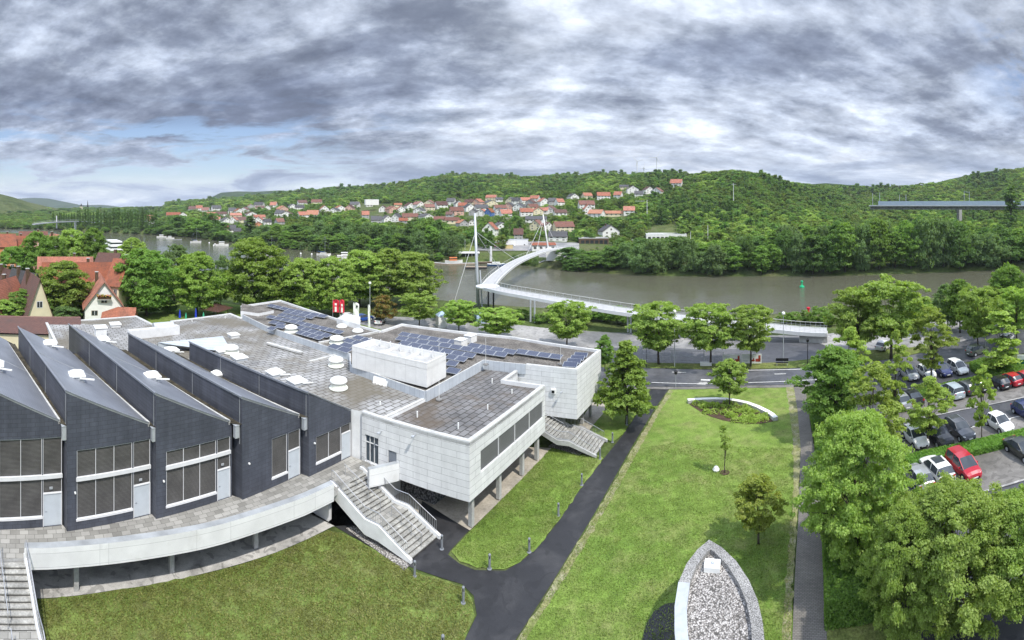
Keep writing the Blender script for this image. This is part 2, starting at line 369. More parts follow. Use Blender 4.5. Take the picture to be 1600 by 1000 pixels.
# asphalt with worn and wet patches
def asphalt(name, base, dry, sc=.12, lo=.5, hi=.68, rl=.35, rh=.85):
    m, t, b = newmat(name); g = t.n('ShaderNodeNewGeometry'); p = g.outputs[0]
    n = t.noise(p, sc, 7, .65, .5); f = t.ramp(n, [(lo, 0.0), (hi, 1.0)]); fi = t.noise(p, 22, 3, .6)
    c = t.mix(f, base, dry); c = t.mix(1.0, c, t.ramp(fi, [(.3, .8), (.7, 1.2)]), 'MULTIPLY')
    c = t.mix(1.0, c, t.ramp(t.noise(p, 1.1, 5, .6), [(.3, .85), (.7, 1.15)]), 'MULTIPLY')
    c = t.mix(t.ramp(t.noise(p, .9, 2, .3, 1.5), [(.60, 0.0), (.62, .45)]), c, tuple(x*.55 for x in base)); t.l(c, b.inputs['Base Color']); t.l(t.ramp(f, [(0, rl), (1, rh)]), b.inputs['Roughness'])
    bn = t.n('ShaderNodeBump'); bn.inputs['Strength'].default_value = .25; bn.inputs['Distance'].default_value = .02; t.l(fi, bn.inputs['Height']); t.l(bn.outputs[0], b.inputs['Normal']); return m
M['path'] = asphalt('path', (.020, .020, .022), (.052, .052, .054), .35, .48, .75, .55, .8)
M['road'] = asphalt('road', (.070, .072, .080), (.155, .155, .16), .10, .48, .72, .35, .75)
M['lot'] = asphalt('lot', (.062, .063, .070), (.092, .092, .098), .08, .4, .8, .5, .8)
M['bay_paving'] = asphalt('bay_paving', (.115, .107, .095), (.21, .20, .185), .25, .4, .7, .6, .85)
M['quay'] = asphalt('quay', (.15, .148, .145), (.34, .33, .315), .085, .42, .62, .4, .9)
M['plaza'] = asphalt('plaza', (.30, .295, .28), (.44, .43, .41), .15, .4, .7, .7, .9)
M['brick_path'] = brickmat('brick_path', (.20, .185, .165), (.155, .145, .13), (.07, .065, .055), .22, .11, .012, .85, .5, .25, .5, .4, stain=(.5, (.10, .095, .075), .58, .8))
M['underfloor'] = asphalt('underfloor', (.17, .167, .16), (.46, .45, .43), .22, .34, .50, .25, .85)
M['paint'] = pmat('paint', (.62, .62, .60), .2, 3, .7)
def grassmat(name, a, b_, c_, dry, s1=.06, s2=.9, s3=9):
    m, t, b = newmat(name); g = t.n('ShaderNodeNewGeometry'); p = g.outputs[0]
    c = t.ramp(t.noise(p, s1, 6, .6, .3), [(.3, a), (.5, b_), (.7, c_)])
    c = t.mix(t.ramp(t.noise(p, s2*.35, 6, .7), [(.47, 0.0), (.70, .8)]), c, dry)
    c = t.mix(1.0, c, t.ramp(t.noise(p, s2, 5, .7), [(.3, .68), (.7, 1.28)]), 'MULTIPLY')
    c = t.mix(1.0, c, t.ramp(t.noise(p, s3, 4, .7), [(.3, .55), (.7, 1.4)]), 'MULTIPLY')
    t.l(c, b.inputs['Base Color']); b.inputs['Roughness'].default_value = .95; b.inputs['Specular IOR Level'].default_value = .1
    bn = t.n('ShaderNodeBump'); bn.inputs['Strength'].default_value = .8; bn.inputs['Distance'].default_value = .08
    t.l(t.noise(p, s3*1.3, 4, .7), bn.inputs['Height']); t.l(bn.outputs[0], b.inputs['Normal']); return m
M['lawn'] = grassmat('lawn', (.110, .185, .034), (.150, .228, .045), (.195, .268, .060), (.235, .240, .095))
M['lawn_rough'] = grassmat('lawn_rough', (.145, .200, .045), (.125, .175, .042), (.190, .245, .065), (.130, .112, .052), .2, 1.6, 6)
M['lawn_wild'] = grassmat('lawn_wild', (.09, .13, .03), (.13, .17, .045), (.17, .19, .06), (.19, .18, .08), .2, 1.4, 6)
M['terrain'] = grassmat('terrain', (.05, .075, .02), (.07, .10, .028), (.10, .125, .04), (.12, .115, .06), .01, .15, 1.2)
def tilemat(name, a, b_, stain=(.10, .06, .045)):
    m, t, b = newmat(name); uv = t.n('ShaderNodeTexCoord'); br = t.n('ShaderNodeTexBrick', offset=.5); t.l(uv.outputs['UV'], br.inputs['Vector'])
    for k, v in (('Scale', 1), ('Brick Width', .26), ('Row Height', .34), ('Mortar Size', .03)): br.inputs[k].default_value = v
    br.inputs['Color1'].default_value = (*a, 1); br.inputs['Color2'].default_value = (*b_, 1); br.inputs['Mortar'].default_value = (*[x*.4 for x in a], 1)
    g = t.n('ShaderNodeNewGeometry'); c = t.mix(t.ramp(t.noise(g.outputs[0], .5, 6, .65), [(.45, 0.0), (.75, .7)]), br.outputs['Color'], stain)
    c = t.mix(1.0, c, t.ramp(t.noise(g.outputs[0], 3, 4), [(.3, .8), (.7, 1.2)]), 'MULTIPLY')
    oi = t.n('ShaderNodeObjectInfo'); hs = t.n('ShaderNodeHueSaturation'); t.l(c, hs.inputs['Color']); t.l(t.math('MULTIPLY_ADD', oi.outputs['Random'], .5, .66), hs.inputs['Value']); t.l(t.math('MULTIPLY_ADD', oi.outputs['Random'], -.22, 1.12), hs.inputs['Saturation']); c = hs.outputs[0]
    t.l(c, b.inputs['Base Color']); b.inputs['Roughness'].default_value = .8
    bn = t.n('ShaderNodeBump'); bn.inputs['Distance'].default_value = .04; t.l(t.math('SUBTRACT', 1.0, br.outputs['Fac']), bn.inputs['Height']); t.l(bn.outputs[0], b.inputs['Normal']); return m
M['tile_red'] = tilemat('tile_red', (.50, .180, .105), (.42, .150, .090)); M['tile_brown'] = tilemat('tile_brown', (.17, .078, .058), (.13, .065, .050), (.07, .05, .042))
M['tile_gray'] = tilemat('tile_gray', (.085, .085, .092), (.11, .11, .115), (.06, .06, .06)); M['tile_orange'] = tilemat('tile_orange', (.46, .19, .095), (.38, .155, .08), (.3, .12, .07))
M['tile_weather'] = tilemat('tile_weather', (.30, .125, .085), (.23, .105, .08), (.11, .08, .07))
for nm, c in (('plaster_white', (.74, .74, .71)), ('plaster_cream', (.66, .60, .42)), ('plaster_yellow', (.62, .50, .26)), ('plaster_pink', (.60, .38, .30)), ('plaster_blue', (.06, .16, .42)), ('plaster_gray', (.38, .38, .38)), ('plaster_orange', (.58, .24, .12))):
    M[nm] = pmat(nm, c, .07, .7, .85)
M['wood'] = pmat('wood', (.10, .065, .04), .3, 2, .8); M['wood_light'] = pmat('wood_light', (.28, .22, .16), .3, 2, .8)
# river water
m, t, b = newmat('water'); g = t.n('ShaderNodeNewGeometry'); p = g.outputs[0]
b.inputs['Base Color'].default_value = (.100, .099, .068, 1); b.inputs['Roughness'].default_value = .10; b.inputs['Specular IOR Level'].default_value = .5; b.inputs['IOR'].default_value = 1.33
mp = t.n('ShaderNodeMapping'); mp.inputs['Scale'].default_value = (.5, 1.2, 1); t.l(p, mp.inputs[0])
wv = t.noise(mp.outputs[0], .9, 4, .65); gust = t.ramp(t.noise(p, .018, 4, .6, .6), [(.38, .10), (.62, 1.0)])
bn = t.n('ShaderNodeBump'); bn.inputs['Distance'].default_value = .30; t.l(wv, bn.inputs['Height']); t.l(t.math('MULTIPLY', gust, .8), bn.inputs['Strength']); t.l(bn.outputs[0], b.inputs['Normal'])
M['water'] = m
MD = Vector((-.945, .327, 0)).normalized(); UD = Vector((.50, .866, 0)).normalized(); DD = -MD
V2 = lambda x, y, z=0: Vector((x, y, z))
P1, P2, P5 = V2(-3.2, 35.4), V2(-12.8, 38.7), V2(3.3, 46.7)
# ------------------------------------------------------------------ terrain, river, roads, lawns
def interp(tab, x):
    if x <= tab[0][0]: return tab[0][1]
    for (a, va), (b, vb) in zip(tab[:-1], tab[1:]):
        if x <= b:
            k = (x-a)/(b-a)
            return va+(vb-va)*k if not isinstance(va, (list, tuple)) else [p+(q-p)*k for p, q in zip(va, vb)]
    return tab[-1][1]
ZW = -4.0
FAR = [(-260, 356), (0, 357), (100, 359), (150, 362), (200, 365), (250, 367), (300, 371), (340, 376), (370, 379), (420, 386), (460, 390), (500, 394), (540, 398), (580, 402), (620, 405), (660, 408), (700, 409), (760, 411), (800, 413), (840, 418), (890, 424), (950, 428), (1000, 431), (1100, 433), (1300, 432), (1400, 429), (1500, 425), (1600, 421), (1760, 417), (1900, 415)]
NEAR = [(-260, 366), (0, 368), (100, 374), (150, 384), (180, 396), (230, 410), (300, 432), (350, 450), (450, 455), (550, 458), (600, 462), (640, 470), (680, 480), (760, 487), (800, 490), (850, 493), (900, 497), (1000, 504), (1100, 506), (1200, 503), (1300, 498), (1400, 488), (1500, 468), (1600, 452), (1760, 444), (1900, 440)]
RN = [180, 250, 330, 400, 500, 620, 800, 1000, 1200, 1500, 2000, 3000, 6000]
ZT_ = [(-260, [-1, 0, 0, 0, 0, 0, 0, 0, 0, 0, 0, 0, 0]), (250, [-1, 0, 0, 0, 0, 0, 2, 5, 10, 15, 15, 5, 0]), (400, [-1, 0, 0, 0, 2, 7, 14, 24, 34, 38, 30, 10, 0]), (480, [-1, 0, 0, 1, 6, 14, 25, 38, 50, 50, 40, 20, 0]),
       (600, [-1, 0, 1, 3, 8, 18, 33, 52, 64, 60, 50, 20, 0]), (700, [-1, 0, 3, 8, 17, 30, 50, 75, 91, 85, 60, 30, 0]), (850, [-1, 0, 3, 9, 20, 33, 52, 75, 91, 84, 60, 30, 0]), (960, [-1, -1, 1, 10, 24, 42, 65, 86, 86, 80, 60, 30, 0]),
       (1050, [-1, 0, 2, 12, 28, 50, 74, 74, 70, 60, 50, 30, 0]), (1100, [-1, 0, 3, 12, 30, 58, 70, 66, 60, 50, 40, 30, 0]), (1140, [-1, 0, 3, 12, 34, 66, 66, 60, 55, 50, 40, 30, 0]), (1190, [-1, 0, 3, 11, 36, 63, 62, 58, 50, 40, 30, 30, 0]), (1230, [-1, 0, 3, 8, 24, 50, 56, 52, 45, 40, 30, 30, 0]),
       (1280, [-1, 0, 2, 6, 12, 28, 52, 54, 50, 45, 30, 20, 0]), (1350, [-1, 0, 1, 3, 6, 12, 32, 56, 52, 45, 30, 20, 0]), (1430, [-1, 0, 0, 2, 5, 10, 28, 56, 52, 45, 30, 20, 0]), (1520, [-1, 0, 0, 2, 5, 10, 42, 78, 78, 70, 30, 20, 0]), (1600, [-1, 0, 0, 2, 5, 14, 58, 94, 94, 80, 30, 20, 0]), (1900, [-1, 0, 0, 2, 5, 16, 62, 96, 94, 80, 30, 20, 0])]
def bank(x): return rng(interp(NEAR, x), ZW), rng(interp(FAR, x), ZW)
def height_xr(x, r):
    rn, rf = bank(x)
    if r < rn-9: return 0.0
    if r < rn: return -((r-rn+9)/9)*4.6
    if r < rf: return -7.0 if rn+6 < r < rf-6 else -5.0
    zt = interp(list(zip(RN, interp(ZT_, x))), r)
    if r < rf+10: return -4.6+(zt+4.6)*((r-rf)/10)
    return zt+(1.2*noise.noise(Vector((x*.02, r*.012, 0)))*min(1, (r-rf)/200)*min(6, r/250) if r > rf+40 else 0)
def height(X, Y):
    r = math.hypot(X, Y); return height_xr(800+F*math.atan2(X, Y), r)
def G(x, r, dz=0): return A(x, r, height_xr(x, r)+dz)
TV, TF = [], []; xs = [-260+8*k for k in range(271)]; frac = [0, .3, .6, .8]; rows_n = 0
for x in xs:
    rn, rf = bank(x)
    rs = [.5, 20, 45, 70, rn-9.5, rn-9, rn-4.5, rn-.05, rn+3, rn+7, (rn+rf)/2, rf-7, rf-3, rf+.05, rf+5, rf+10.1]
    r0 = rf+25; k = 0
    while len(rs) < 62: rs.append(r0); r0 = r0*1.052+4
    rows_n = len(rs)
    for r in rs: p = A(x, r, height_xr(x, r) if r > 70 else 0); TV.append((p.x, p.y, p.z-.06))
for i in range(len(xs)-1):
    for j in range(rows_n-1): a = i*rows_n+j; TF.append((a, a+rows_n, a+rows_n+1, a+1))
me = bpy.data.meshes.new('ground'); me.from_pydata(TV, [], TF); me.materials.append(M['terrain']); me.polygons.foreach_set('use_smooth', [True]*len(TF)); me.update()
ground = bpy.data.objects.new('ground', me); COL.objects.link(ground); tag(ground, kind='structure')
# wide ground plane behind the camera and out to the horizon
b = MB(); b.lathe((0, 0, -8), [(9000, 0), (9000, .5)], 64, M['terrain']); b.build('land', None, kind='structure')
b = MB(); b.poly([(-260, -300, -.07), (260, -300, -.07), (260, 6, -.07), (-260, 6, -.07)], M['terrain']); b.build('rear_ground', None, kind='structure')
# river surface: one sheet at water level, following both banks a little inland
rv = MB(); xw = [-260+20*k for k in range(109)]
for a, c in zip(xw[:-1], xw[1:]):
    ra, rc = bank(a), bank(c); n = 5
    for k in range(n):
        f0, f1 = k/n, (k+1)/n; q = lambda x, rr, f: A(x, (rr[0]-1.5)*(1-f)+(rr[1]+1.5)*f, ZW)
        rv.poly([q(a, ra, f0), q(c, rc, f0), q(c, rc, f1), q(a, ra, f1)], M['water'])
rv.build('river', None, kind='structure')
def sheet(name, px, m, lev=1, ud=None, close=True, kind='structure', world=None):
    z = -.04+.012*lev; b = MB(); b.ud = ud; pts = [W(x, y, 0) for x, y in px] if world is None else [Vector((p[0], p[1], 0)) for p in world]
    if 'lawn' in name or name in ('planting_ground', 'quay'):      # ragged edge
        q_ = []
        for i, p in enumerate(pts):
            c = pts[(i+1) % len(pts)]; d = c-p; n = max(1, min(60, int(d.length/.45))); pr = Vector((-d.y, d.x, 0)).normalized() if d.length else d
            for k in range(n): v = p+d*(k/n); q_.append(v+pr*(.16*noise.noise(v*1.7)+.10*noise.noise(v*5)) if k else v)
        pts = q_
    from mathutils.geometry import tessellate_polygon
    for t in tessellate_polygon([pts]):
        tri = [Vector((pts[i].x, pts[i].y, z)) for i in t]
        if (tri[1]-tri[0]).cross(tri[2]-tri[0]).z < 0: tri.reverse()
        b.poly(tri, m)
    return b.build(name, None, kind=kind)
sheet('meadow', [(-250, 470), (40, 470), (300, 470), (560, 490), (760, 500), (830, 520), (940, 570), (1030, 640), (1290, 1100), (1800, 1100), (2000, 560), (1600, 500), (1560, 490)], M['lawn_wild'], 0) if False else None
sheet('lawn_left', [(56, 938), (110, 932), (180, 922), (250, 910), (320, 896), (380, 880), (430, 864), (480, 843), (512, 828), (540, 834), (590, 860), (640, 890), (690, 905), (722, 916), (738, 935), (742, 962), (726, 1000), (690, 1080), (640, 1160), (60, 1160)], M['lawn_rough'], 3)
sheet('asphalt_path', [(1018, 606), (1046, 606), (1022, 640), (986, 700), (958, 750), (930, 800), (892, 862), (850, 930), (805, 1000), (760, 1080), (690, 1160), (600, 1160), (690, 1080), (726, 1000), (745, 960), (740, 930), (722, 912), (640, 885), (520, 820), (480, 800), (560, 735), (640, 735), (735, 826), (705, 858), (700, 866), (718, 880), (742, 890), (790, 891), (815, 876), (842, 853), (872, 815), (908, 762), (945, 714), (975, 677), (1000, 640)], M['path'], 2)
sheet('lawn_mid', [(705, 861), (736, 828), (775, 788), (860, 699), (900, 704), (938, 712), (943, 716), (906, 764), (870, 817), (840, 855), (813, 878), (788, 889), (745, 887), (718, 877)], M['lawn'], 3)
sheet('lawn_east', [(925, 676), (930, 640), (938, 606), (962, 604), (1016, 607), (998, 642), (973, 679), (958, 690)], M['lawn'], 3)
sheet('lawn_main', [(1046, 608), (1100, 604), (1180, 602), (1250, 602), (1251, 700), (1246, 800), (1240, 900), (1238, 1000), (1236, 1160), (690, 1160), (760, 1080), (808, 1000), (853, 930), (895, 862), (933, 800), (961, 750), (989, 700), (1024, 642)], M['lawn'], 3)
sheet('small_path', [(1003, 1000), (1010, 975), (1022, 955), (1040, 943), (1070, 940), (1070, 1160), (1000, 1160)], M['path'], 4)
sheet('brick_path', [(1240, 602), (1258, 602), (1264, 650), (1272, 700), (1280, 770), (1286, 840), (1290, 930), (1292, 1000), (1300, 1160), (1234, 1160), (1238, 1000), (1242, 900), (1248, 800), (1251, 700), (1246, 640)], M['brick_path'], 5, ud=(math.cos(.6), -math.sin(.6), 0))
sheet('undercroft_floor', None, M['underfloor'], 2, world=[W(52, 935), W(180, 921), W(320, 895), W(430, 863), W(480, 842), W(520, 822), V2(-10, 36), V2(-20, 45), V2(-40, 30), V2(-36, 6), V2(-25, 8)])
sheet('building_slab', None, M['slab'], 5, world=[W(734, 829), W(862, 700), P5+MD*9, P1+MD*9, P1+MD*4.4-UD*.5, W(660, 783)])
sheet('building_slab', [(905, 660), (935, 615), (948, 640), (926, 665), (908, 690)], M['slab'], 5)
sheet('pebble_strip', [(540, 826), (552, 822), (600, 845), (640, 884), (632, 892), (590, 862)], M['pebble'], 6)
sheet('pebble_strip', [(856, 698), (868, 690), (912, 706), (906, 712)], M['pebble'], 6)
sheet('worn_lawn', [(1046, 608), (1052, 612), (1030, 645), (1000, 700), (972, 750), (940, 806), (905, 866), (862, 936), (822, 1000), (808, 1000), (853, 930), (895, 862), (933, 800), (961, 750), (989, 700), (1024, 642)], grassmat('worn', (.16, .19, .06), (.24, .235, .11), (.15, .20, .05), (.34, .32, .24), .5, 2.5, 9), 4)
sheet('worn_lawn', [(1228, 604), (1251, 602), (1251, 700), (1246, 800), (1240, 900), (1236, 1000), (1222, 1000), (1230, 880), (1240, 760), (1238, 680)], bpy.data.materials['worn'], 4)
# road along the river and the car park
sheet('road', [(930, 574), (980, 574), (1040, 576), (1150, 577), (1250, 575), (1330, 569), (1400, 560), (1450, 549), (1500, 534), (1560, 518), (1640, 503), (1760, 488), (1760, 520), (1640, 540), (1600, 552), (1540, 560), (1508, 566), (1480, 572), (1420, 586), (1340, 596), (1250, 600), (1150, 602), (1040, 604), (930, 602)], M['road'], 4)
sheet('pavement', [(930, 602.5), (1040, 604.5), (1150, 602.5), (1250, 600.5), (1340, 596.5), (1340, 600), (1250, 604.5), (1150, 606), (1046, 608.5), (1016, 608), (930, 606)], M['bay_paving'], 5)
sheet('verge', [(930, 566), (1000, 566), (1100, 568), (1220, 566), (1290, 558), (1330, 548), (1400, 545), (1450, 540), (1500, 528), (1500, 534), (1450, 548.5), (1400, 559.5), (1330, 568.5), (1250, 574.5), (1150, 576.5), (1040, 575.5), (930, 573.5)], M['lawn_wild'], 5)
sheet('quay', [(540, 500), (560, 492), (700, 497), (790, 505), (850, 512), (1000, 521), (1100, 524), (1200, 524), (1295, 521), (1350, 516), (1440, 507), (1560, 470), (1650, 470), (1650, 502), (1560, 518), (1500, 534), (1440, 548), (1330, 560), (1240, 566), (1100, 568), (930, 566), (820, 560), (700, 540)], M['quay'], 2)
sheet('quay_road', [(1190, 560), (1150, 545), (1165, 533), (1220, 528), (1270, 532), (1295, 542), (1287, 553), (1262, 562), (1225, 566), (1198, 566)], M['road'], 3)
sheet('quay_road', [(930, 566), (940, 545), (1000, 540), (1100, 546), (1150, 545), (1190, 560), (1198, 566), (1100, 568)], M['road'], 3)
for y0, y1, x0, x1 in ((575.5, 576.2, 960, 1330), ): pass
def stripe(name, px, wd, m, lev=8):
    z = -.04+.012*lev; b = MB(); P = [W(x, y, 0) for x, y in px]
    for a, c in zip(P[:-1], P[1:]):
        d = (c-a).normalized(); n = Vector((-d.y, d.x, 0))*wd/2; q = [a-n, c-n, c+n, a+n]; b.poly([Vector((p.x, p.y, z)) for p in q], m)
    return b.build(name, None, kind='structure')
stripe('road_marking', [(1018, 598), (1060, 599.5), (1110, 600), (1180, 598), (1253, 595), (1300, 592)], .16, M['paint'])
stripe('road_marking', [(1140, 579), (1200, 578.5), (1260, 577)], .2, M['paint'])
stripe('road_marking', [(1095, 594), (1112, 594.5)], .5, M['paint']); stripe('road_marking', [(1210, 585), (1228, 584.6)], .2, M['paint']); stripe('road_marking', [(1050, 582), (1072, 582.4)], .2, M['paint'])
sheet('crossing_pad', [(1088, 601), (1094, 597), (1106, 597), (1102, 602)], M['plaza'], 7)
sheet('car_park', [(1330, 600), (1420, 588), (1508, 567), (1560, 590), (1640, 560), (1800, 540), (1900, 700), (1900, 1200), (1420, 1200), (1400, 1000), (1385, 860), (1330, 800), (1320, 700)], M['lot'], 3)
sheet('parking_bay', [(1375, 632), (1600, 585), (1700, 570), (1700, 605), (1600, 620), (1500, 640), (1385, 662)], M['bay_paving'], 5)
sheet('parking_bay', [(1395, 693), (1460, 680), (1600, 650), (1700, 634), (1700, 655), (1600, 675), (1405, 722)], M['bay_paving'], 5)
sheet('parking_bay', [(1425, 742), (1500, 718), (1600, 690), (1700, 668), (1700, 735), (1600, 750), (1540, 768), (1450, 800)], M['bay_paving'], 5)
stripe('parking_line', [(1385, 663), (1500, 641), (1600, 621), (1700, 606)], .25, M['plaza']); stripe('parking_line', [(1395, 691), (1460, 679), (1600, 649)], .25, M['plaza']); stripe('parking_line', [(1450, 800), (1540, 768), (1600, 750), (1700, 735)], .25, M['plaza'])
sheet('planting_ground', [(1262, 640), (1330, 640), (1345, 700), (1380, 800), (1400, 900), (1420, 1000), (1430, 1160), (1302, 1160), (1292, 1000), (1288, 850), (1275, 700)], M['lawn_wild'], 6)
sheet('planting_ground', [(1340, 597), (1420, 587), (1435, 600), (1395, 615), (1345, 620)], M['lot'], 4)
sheet('planting_ground', [(1385, 628), (1460, 606), (1540, 590), (1600, 577), (1700, 566), (1700, 572), (1600, 586), (1540, 600), (1460, 618), (1390, 636)], M['lawn_wild'], 7)
sheet('park_lawn', [(110, 520), (180, 476), (260, 474), (330, 470), (400, 480), (460, 490), (540, 500), (700, 540), (600, 620), (100, 620)], M['lawn'], 1)
sheet('garden_ground', [(-250, 560), (-250, 395), (100, 385), (230, 430), (300, 460), (200, 480), (110, 530)], M['lawn_wild'], 1)
# ------------------------------------------------------------------ the sawtooth hall

V2 = lambda x, y, z=0: Vector((x, y, z))
ZF = 3.0
Cc = [V2(-29.1, 13.2), V2(-25.8, 18.6), V2(-22.7, 24.04), V2(-19.1, 29.6), V2(-16.0, 34.7)]
Ee = [V2(-26.5, 18.7), V2(-23.3, 24.2), V2(-20.0, 29.5), V2(-16.75, 34.75), V2(-13.9, 39.0)]
ZR_ = [13.1, 12.45, 11.8, 10.65, 9.8]; ZL_ = [10.1, 9.4, 8.6, 7.8, 7.0]; LB = [19, 17.5, 20.9, 20.7, 18.3]
hall = thing('exhibition_hall', (-21, 26, 0), 'dark slate clad hall with five sawtooth roof bays along the raised walkway', 'building')
# per bay: window x0,x1 ; door x0,x1 ; pixel rows measured on the photo
WIN = [dict(w=(-40, 66), d=(67, 97), top=9.1, mid=6.3, sill=3.7, n=3), dict(w=(120, 207), d=(208.5, 235), top=8.4, mid=6.3, sill=3.7, n=3),
       dict(w=(260, 338), d=(339.5, 360), top=7.6, mid=6.3, sill=3.7, n=3), dict(w=(425, 449), d=(450.5, 469), top=6.8, mid=None, sill=3.7, n=1),
       dict(w=(494, 547), d=None, top=6.0, mid=None, sill=3.8, n=2)]
for i in range(5):
    c, e = Cc[i], Ee[i]; zr, zl = ZR_[i], ZL_[i]; u = (e-c).normalized(); inn = Vector((-u.y, u.x, 0)); L = (e-c).length
    cb = c+MD*LB[i]; eb = e+MD*LB[i]; g = WIN[i]; holes = []
    sx = lambda x: wall_sz(c, e, x, 700)[0]
    w0, w1 = max(.25, sx(g['w'][0])), sx(g['w'][1])
    if i == 0: w0 = .3
    holes.append((w0, w1, g['sill'], g['top']))
    if g['d']:
        d0, d1 = sx(g['d'][0]), sx(g['d'][1]); holes.append((d0, d1, ZF+.02, g['top']))
    elif i == 4:
        d0, d1 = L-1.15, L-.02; holes[0] = (w0, d0-.03, g['sill'], g['top']); w1 = d0-.03; holes.append((d0, d1, ZF+.02, g['top']))
    mb = MB(); mb.wall(c, e, ZF-.6, zr-.02, zl-.02, holes, M['slate'], rec=.16)
    # right end return, left tall wall, back wall
    Q = lambda p, z: Vector((p.x, p.y, z))
    mb.poly([Q(e, ZF-.6), Q(eb, ZF-.6), Q(eb, zl-.02), Q(e, zl-.02)], M['slate_side'])
    mb.poly([Q(cb, ZF-.6), Q(c, ZF-.6), Q(c, zr-.02), Q(cb, zr-.02)], M['slate_side'])
    mb.poly([Q(eb, ZF-.6), Q(cb, ZF-.6), Q(cb, zr-.02), Q(eb, zl-.02)], M['slate_side'])
    bay = mb.build('bay_wall', None, hall)
    if g['d'] or i == 4: pass
    # thin seams of the tall wall
    for k in (.33, .66, .985) if i else (.4, .8):
        sb = MB(); p = c+MD*LB[i]*(1-k); sb.box(Q(p, zr-3.6 if i else zr-3)+Vector((-.02, 0, 0)), .03, .03, 3.5 if i else 2.9, m=M['flashing']); sb.build('wall_seam', None, bay)
    # roof
    rb = MB(); rm = M['membrane']; rb.ud = tuple(MD)
    o = u*.06; NP = Vector((.327, .945, 0)); sl_ = (zr-zl)/max(.5, (e-c).dot(NP)); k0, k1 = (.25, .75) if i < 4 else (0, 0)
    a, b_, c2, d2 = Q(c-o, zr+.05), Q(e-NP*k0, zl+.05+sl_*k0), Q(eb-NP*k1, zl+.05+sl_*k1), Q(cb-o, zr+.05)
    mm = (a+b_+c2+d2)/4
    rb.poly([a, b_, c2, d2], rm); dn = Vector((0, 0, -.12))
    for p, q in ((a, b_), (b_, c2), (c2, d2), (d2, a)): rb.poly([p+dn, q+dn, q, p], M['flashing'])
    roof = rb.build('roof', None, hall)
    rc = MB(); rc.beam(a+Vector((0, 0, .03)), b_+Vector((0, 0, .03)), .10, .07, M['membrane']); rc.beam(a+Vector((0, 0, .03)), d2+Vector((0, 0, .03)), .12, .07, M['membrane'])
    rc.build('roof_edge', None, roof)
    if i < 4:   # cross seam and small stains
        s2 = MB(); p, q = a.lerp(d2, .5), b_.lerp(c2, .5); s2.beam(p+Vector((0, 0, .02)), q+Vector((0, 0, .02)), .05, .03, M['flashing']); s2.build('roof_seam', None, roof)
    # windows
    def glazing(s0, s1, z0, z1, n, name='window', m=M['blind'], depth=.12, bars=True):
        wb = MB(); p = c+u*s0+inn*depth; q = c+u*s1+inn*depth
        wb.poly([Q(p, z0), Q(q, z0), Q(q, z1), Q(p, z1)], m); wn = wb.build(name, None, hall)
        if bars:
            fb = MB()
            for k in range(n+1):
                r_ = c+u*(s0+.03+(s1-s0-.06)*k/n)+inn*(depth-.05); fb.box(Q(r_, z0), .035, .05, z1-z0, ux=u, m=M['frame_white'])
            for zz_ in (z0+.03, z1-.03): fb.beam(Q(c+u*(s0+.0)+inn*(depth-.05), zz_), Q(c+u*s1+inn*(depth-.05), zz_), .045, .06, M['frame_white'])
            fb.build('frame', None, wn)
        return wn
    def rail(s0, s1, z, h, pro=.03):
        r = MB(); p = c+u*s0-inn*pro; q = c+u*s1-inn*pro
        r.beam(Q(p, z+h/2)+inn*.05, Q(q, z+h/2)+inn*.05, .16, h, M['frame_white']); return r.build('window_band', None, hall)
    hw = L-.05 if i < 4 else d0-.03
    glazing(w0, w1, g['sill'], g['top'], g['n'])
    rail(w0-.05, w1+.03, g['sill']-.10, .14)
    if g['mid']: rail(w0-.05, d1+.02, g['mid'], .26)
    dw = glazing(d0, d1, ZF+2.25, g['top'], 1)
    if g['mid']:
        v = MB(); v.box(Q(c+u*((d0+d1)/2-.1)-inn*.0+inn*.02, 5.55), .22, .06, .15, ux=u, m=M['galv']); v.build('vent_plate', None, dw)
    db = MB(); p = c+u*(d0+.02)+inn*.09; q = c+u*(d1-.02)+inn*.09
    db.beam(Q(p, ZF+1.13), Q(q, ZF+1.13), .06, 2.2, M['door']); door = db.build('door', None, hall)
    fr = MB()
    for s_ in (d0+.03, d1-.03): fr.box(Q(c+u*s_+inn*.05, ZF+.02), .06, .08, 2.2, ux=u, m=M['frame_white'])
    fr.beam(Q(c+u*d0+inn*.05, ZF+2.24), Q(c+u*d1+inn*.05, ZF+2.24), .08, .06, M['frame_white']); fr.build('door_frame', None, door)
    hb = MB(); hb.tube(Q(c+u*(d0+.15)+inn*.02, ZF+1.05), Q(c+u*(d0+.28)+inn*.02, ZF+1.05), .018, m=M['steel']); hb.build('handle', None, door)
    # gutter valley on the right of the roof, rain box on the front
    vb = MB(); vb.ud = tuple(MD); g0 = e-UD*.25
    nx = Cc[i+1] if i < 4 else None
    if nx is not None:
        nb = nx+MD*(LB[i]+.5)
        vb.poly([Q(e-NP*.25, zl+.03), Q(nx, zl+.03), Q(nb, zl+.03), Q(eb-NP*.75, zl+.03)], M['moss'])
        vb.strip([(e-NP*.2)[:2], (eb-NP*.65)[:2]], .14, zl-.1, zl+.22, M['concrete'], M['coping'])
        vb.build('gutter', None, hall)
        qb = MB(); bc = Vector((nx.x, nx.y, 0))-u*.02-inn*.45+Vector((-.0, 0, 0)); bc = e.lerp(nx, .35)-inn*.12
        qb.box(Q(bc, zl-1.0), .34, .34, .92, ux=u, m=M['galv']); qb.box(Q(bc, zl-.08), .40, .40, .06, ux=u, m=M['galv']); ob = qb.build('rainwater_box', None, hall)
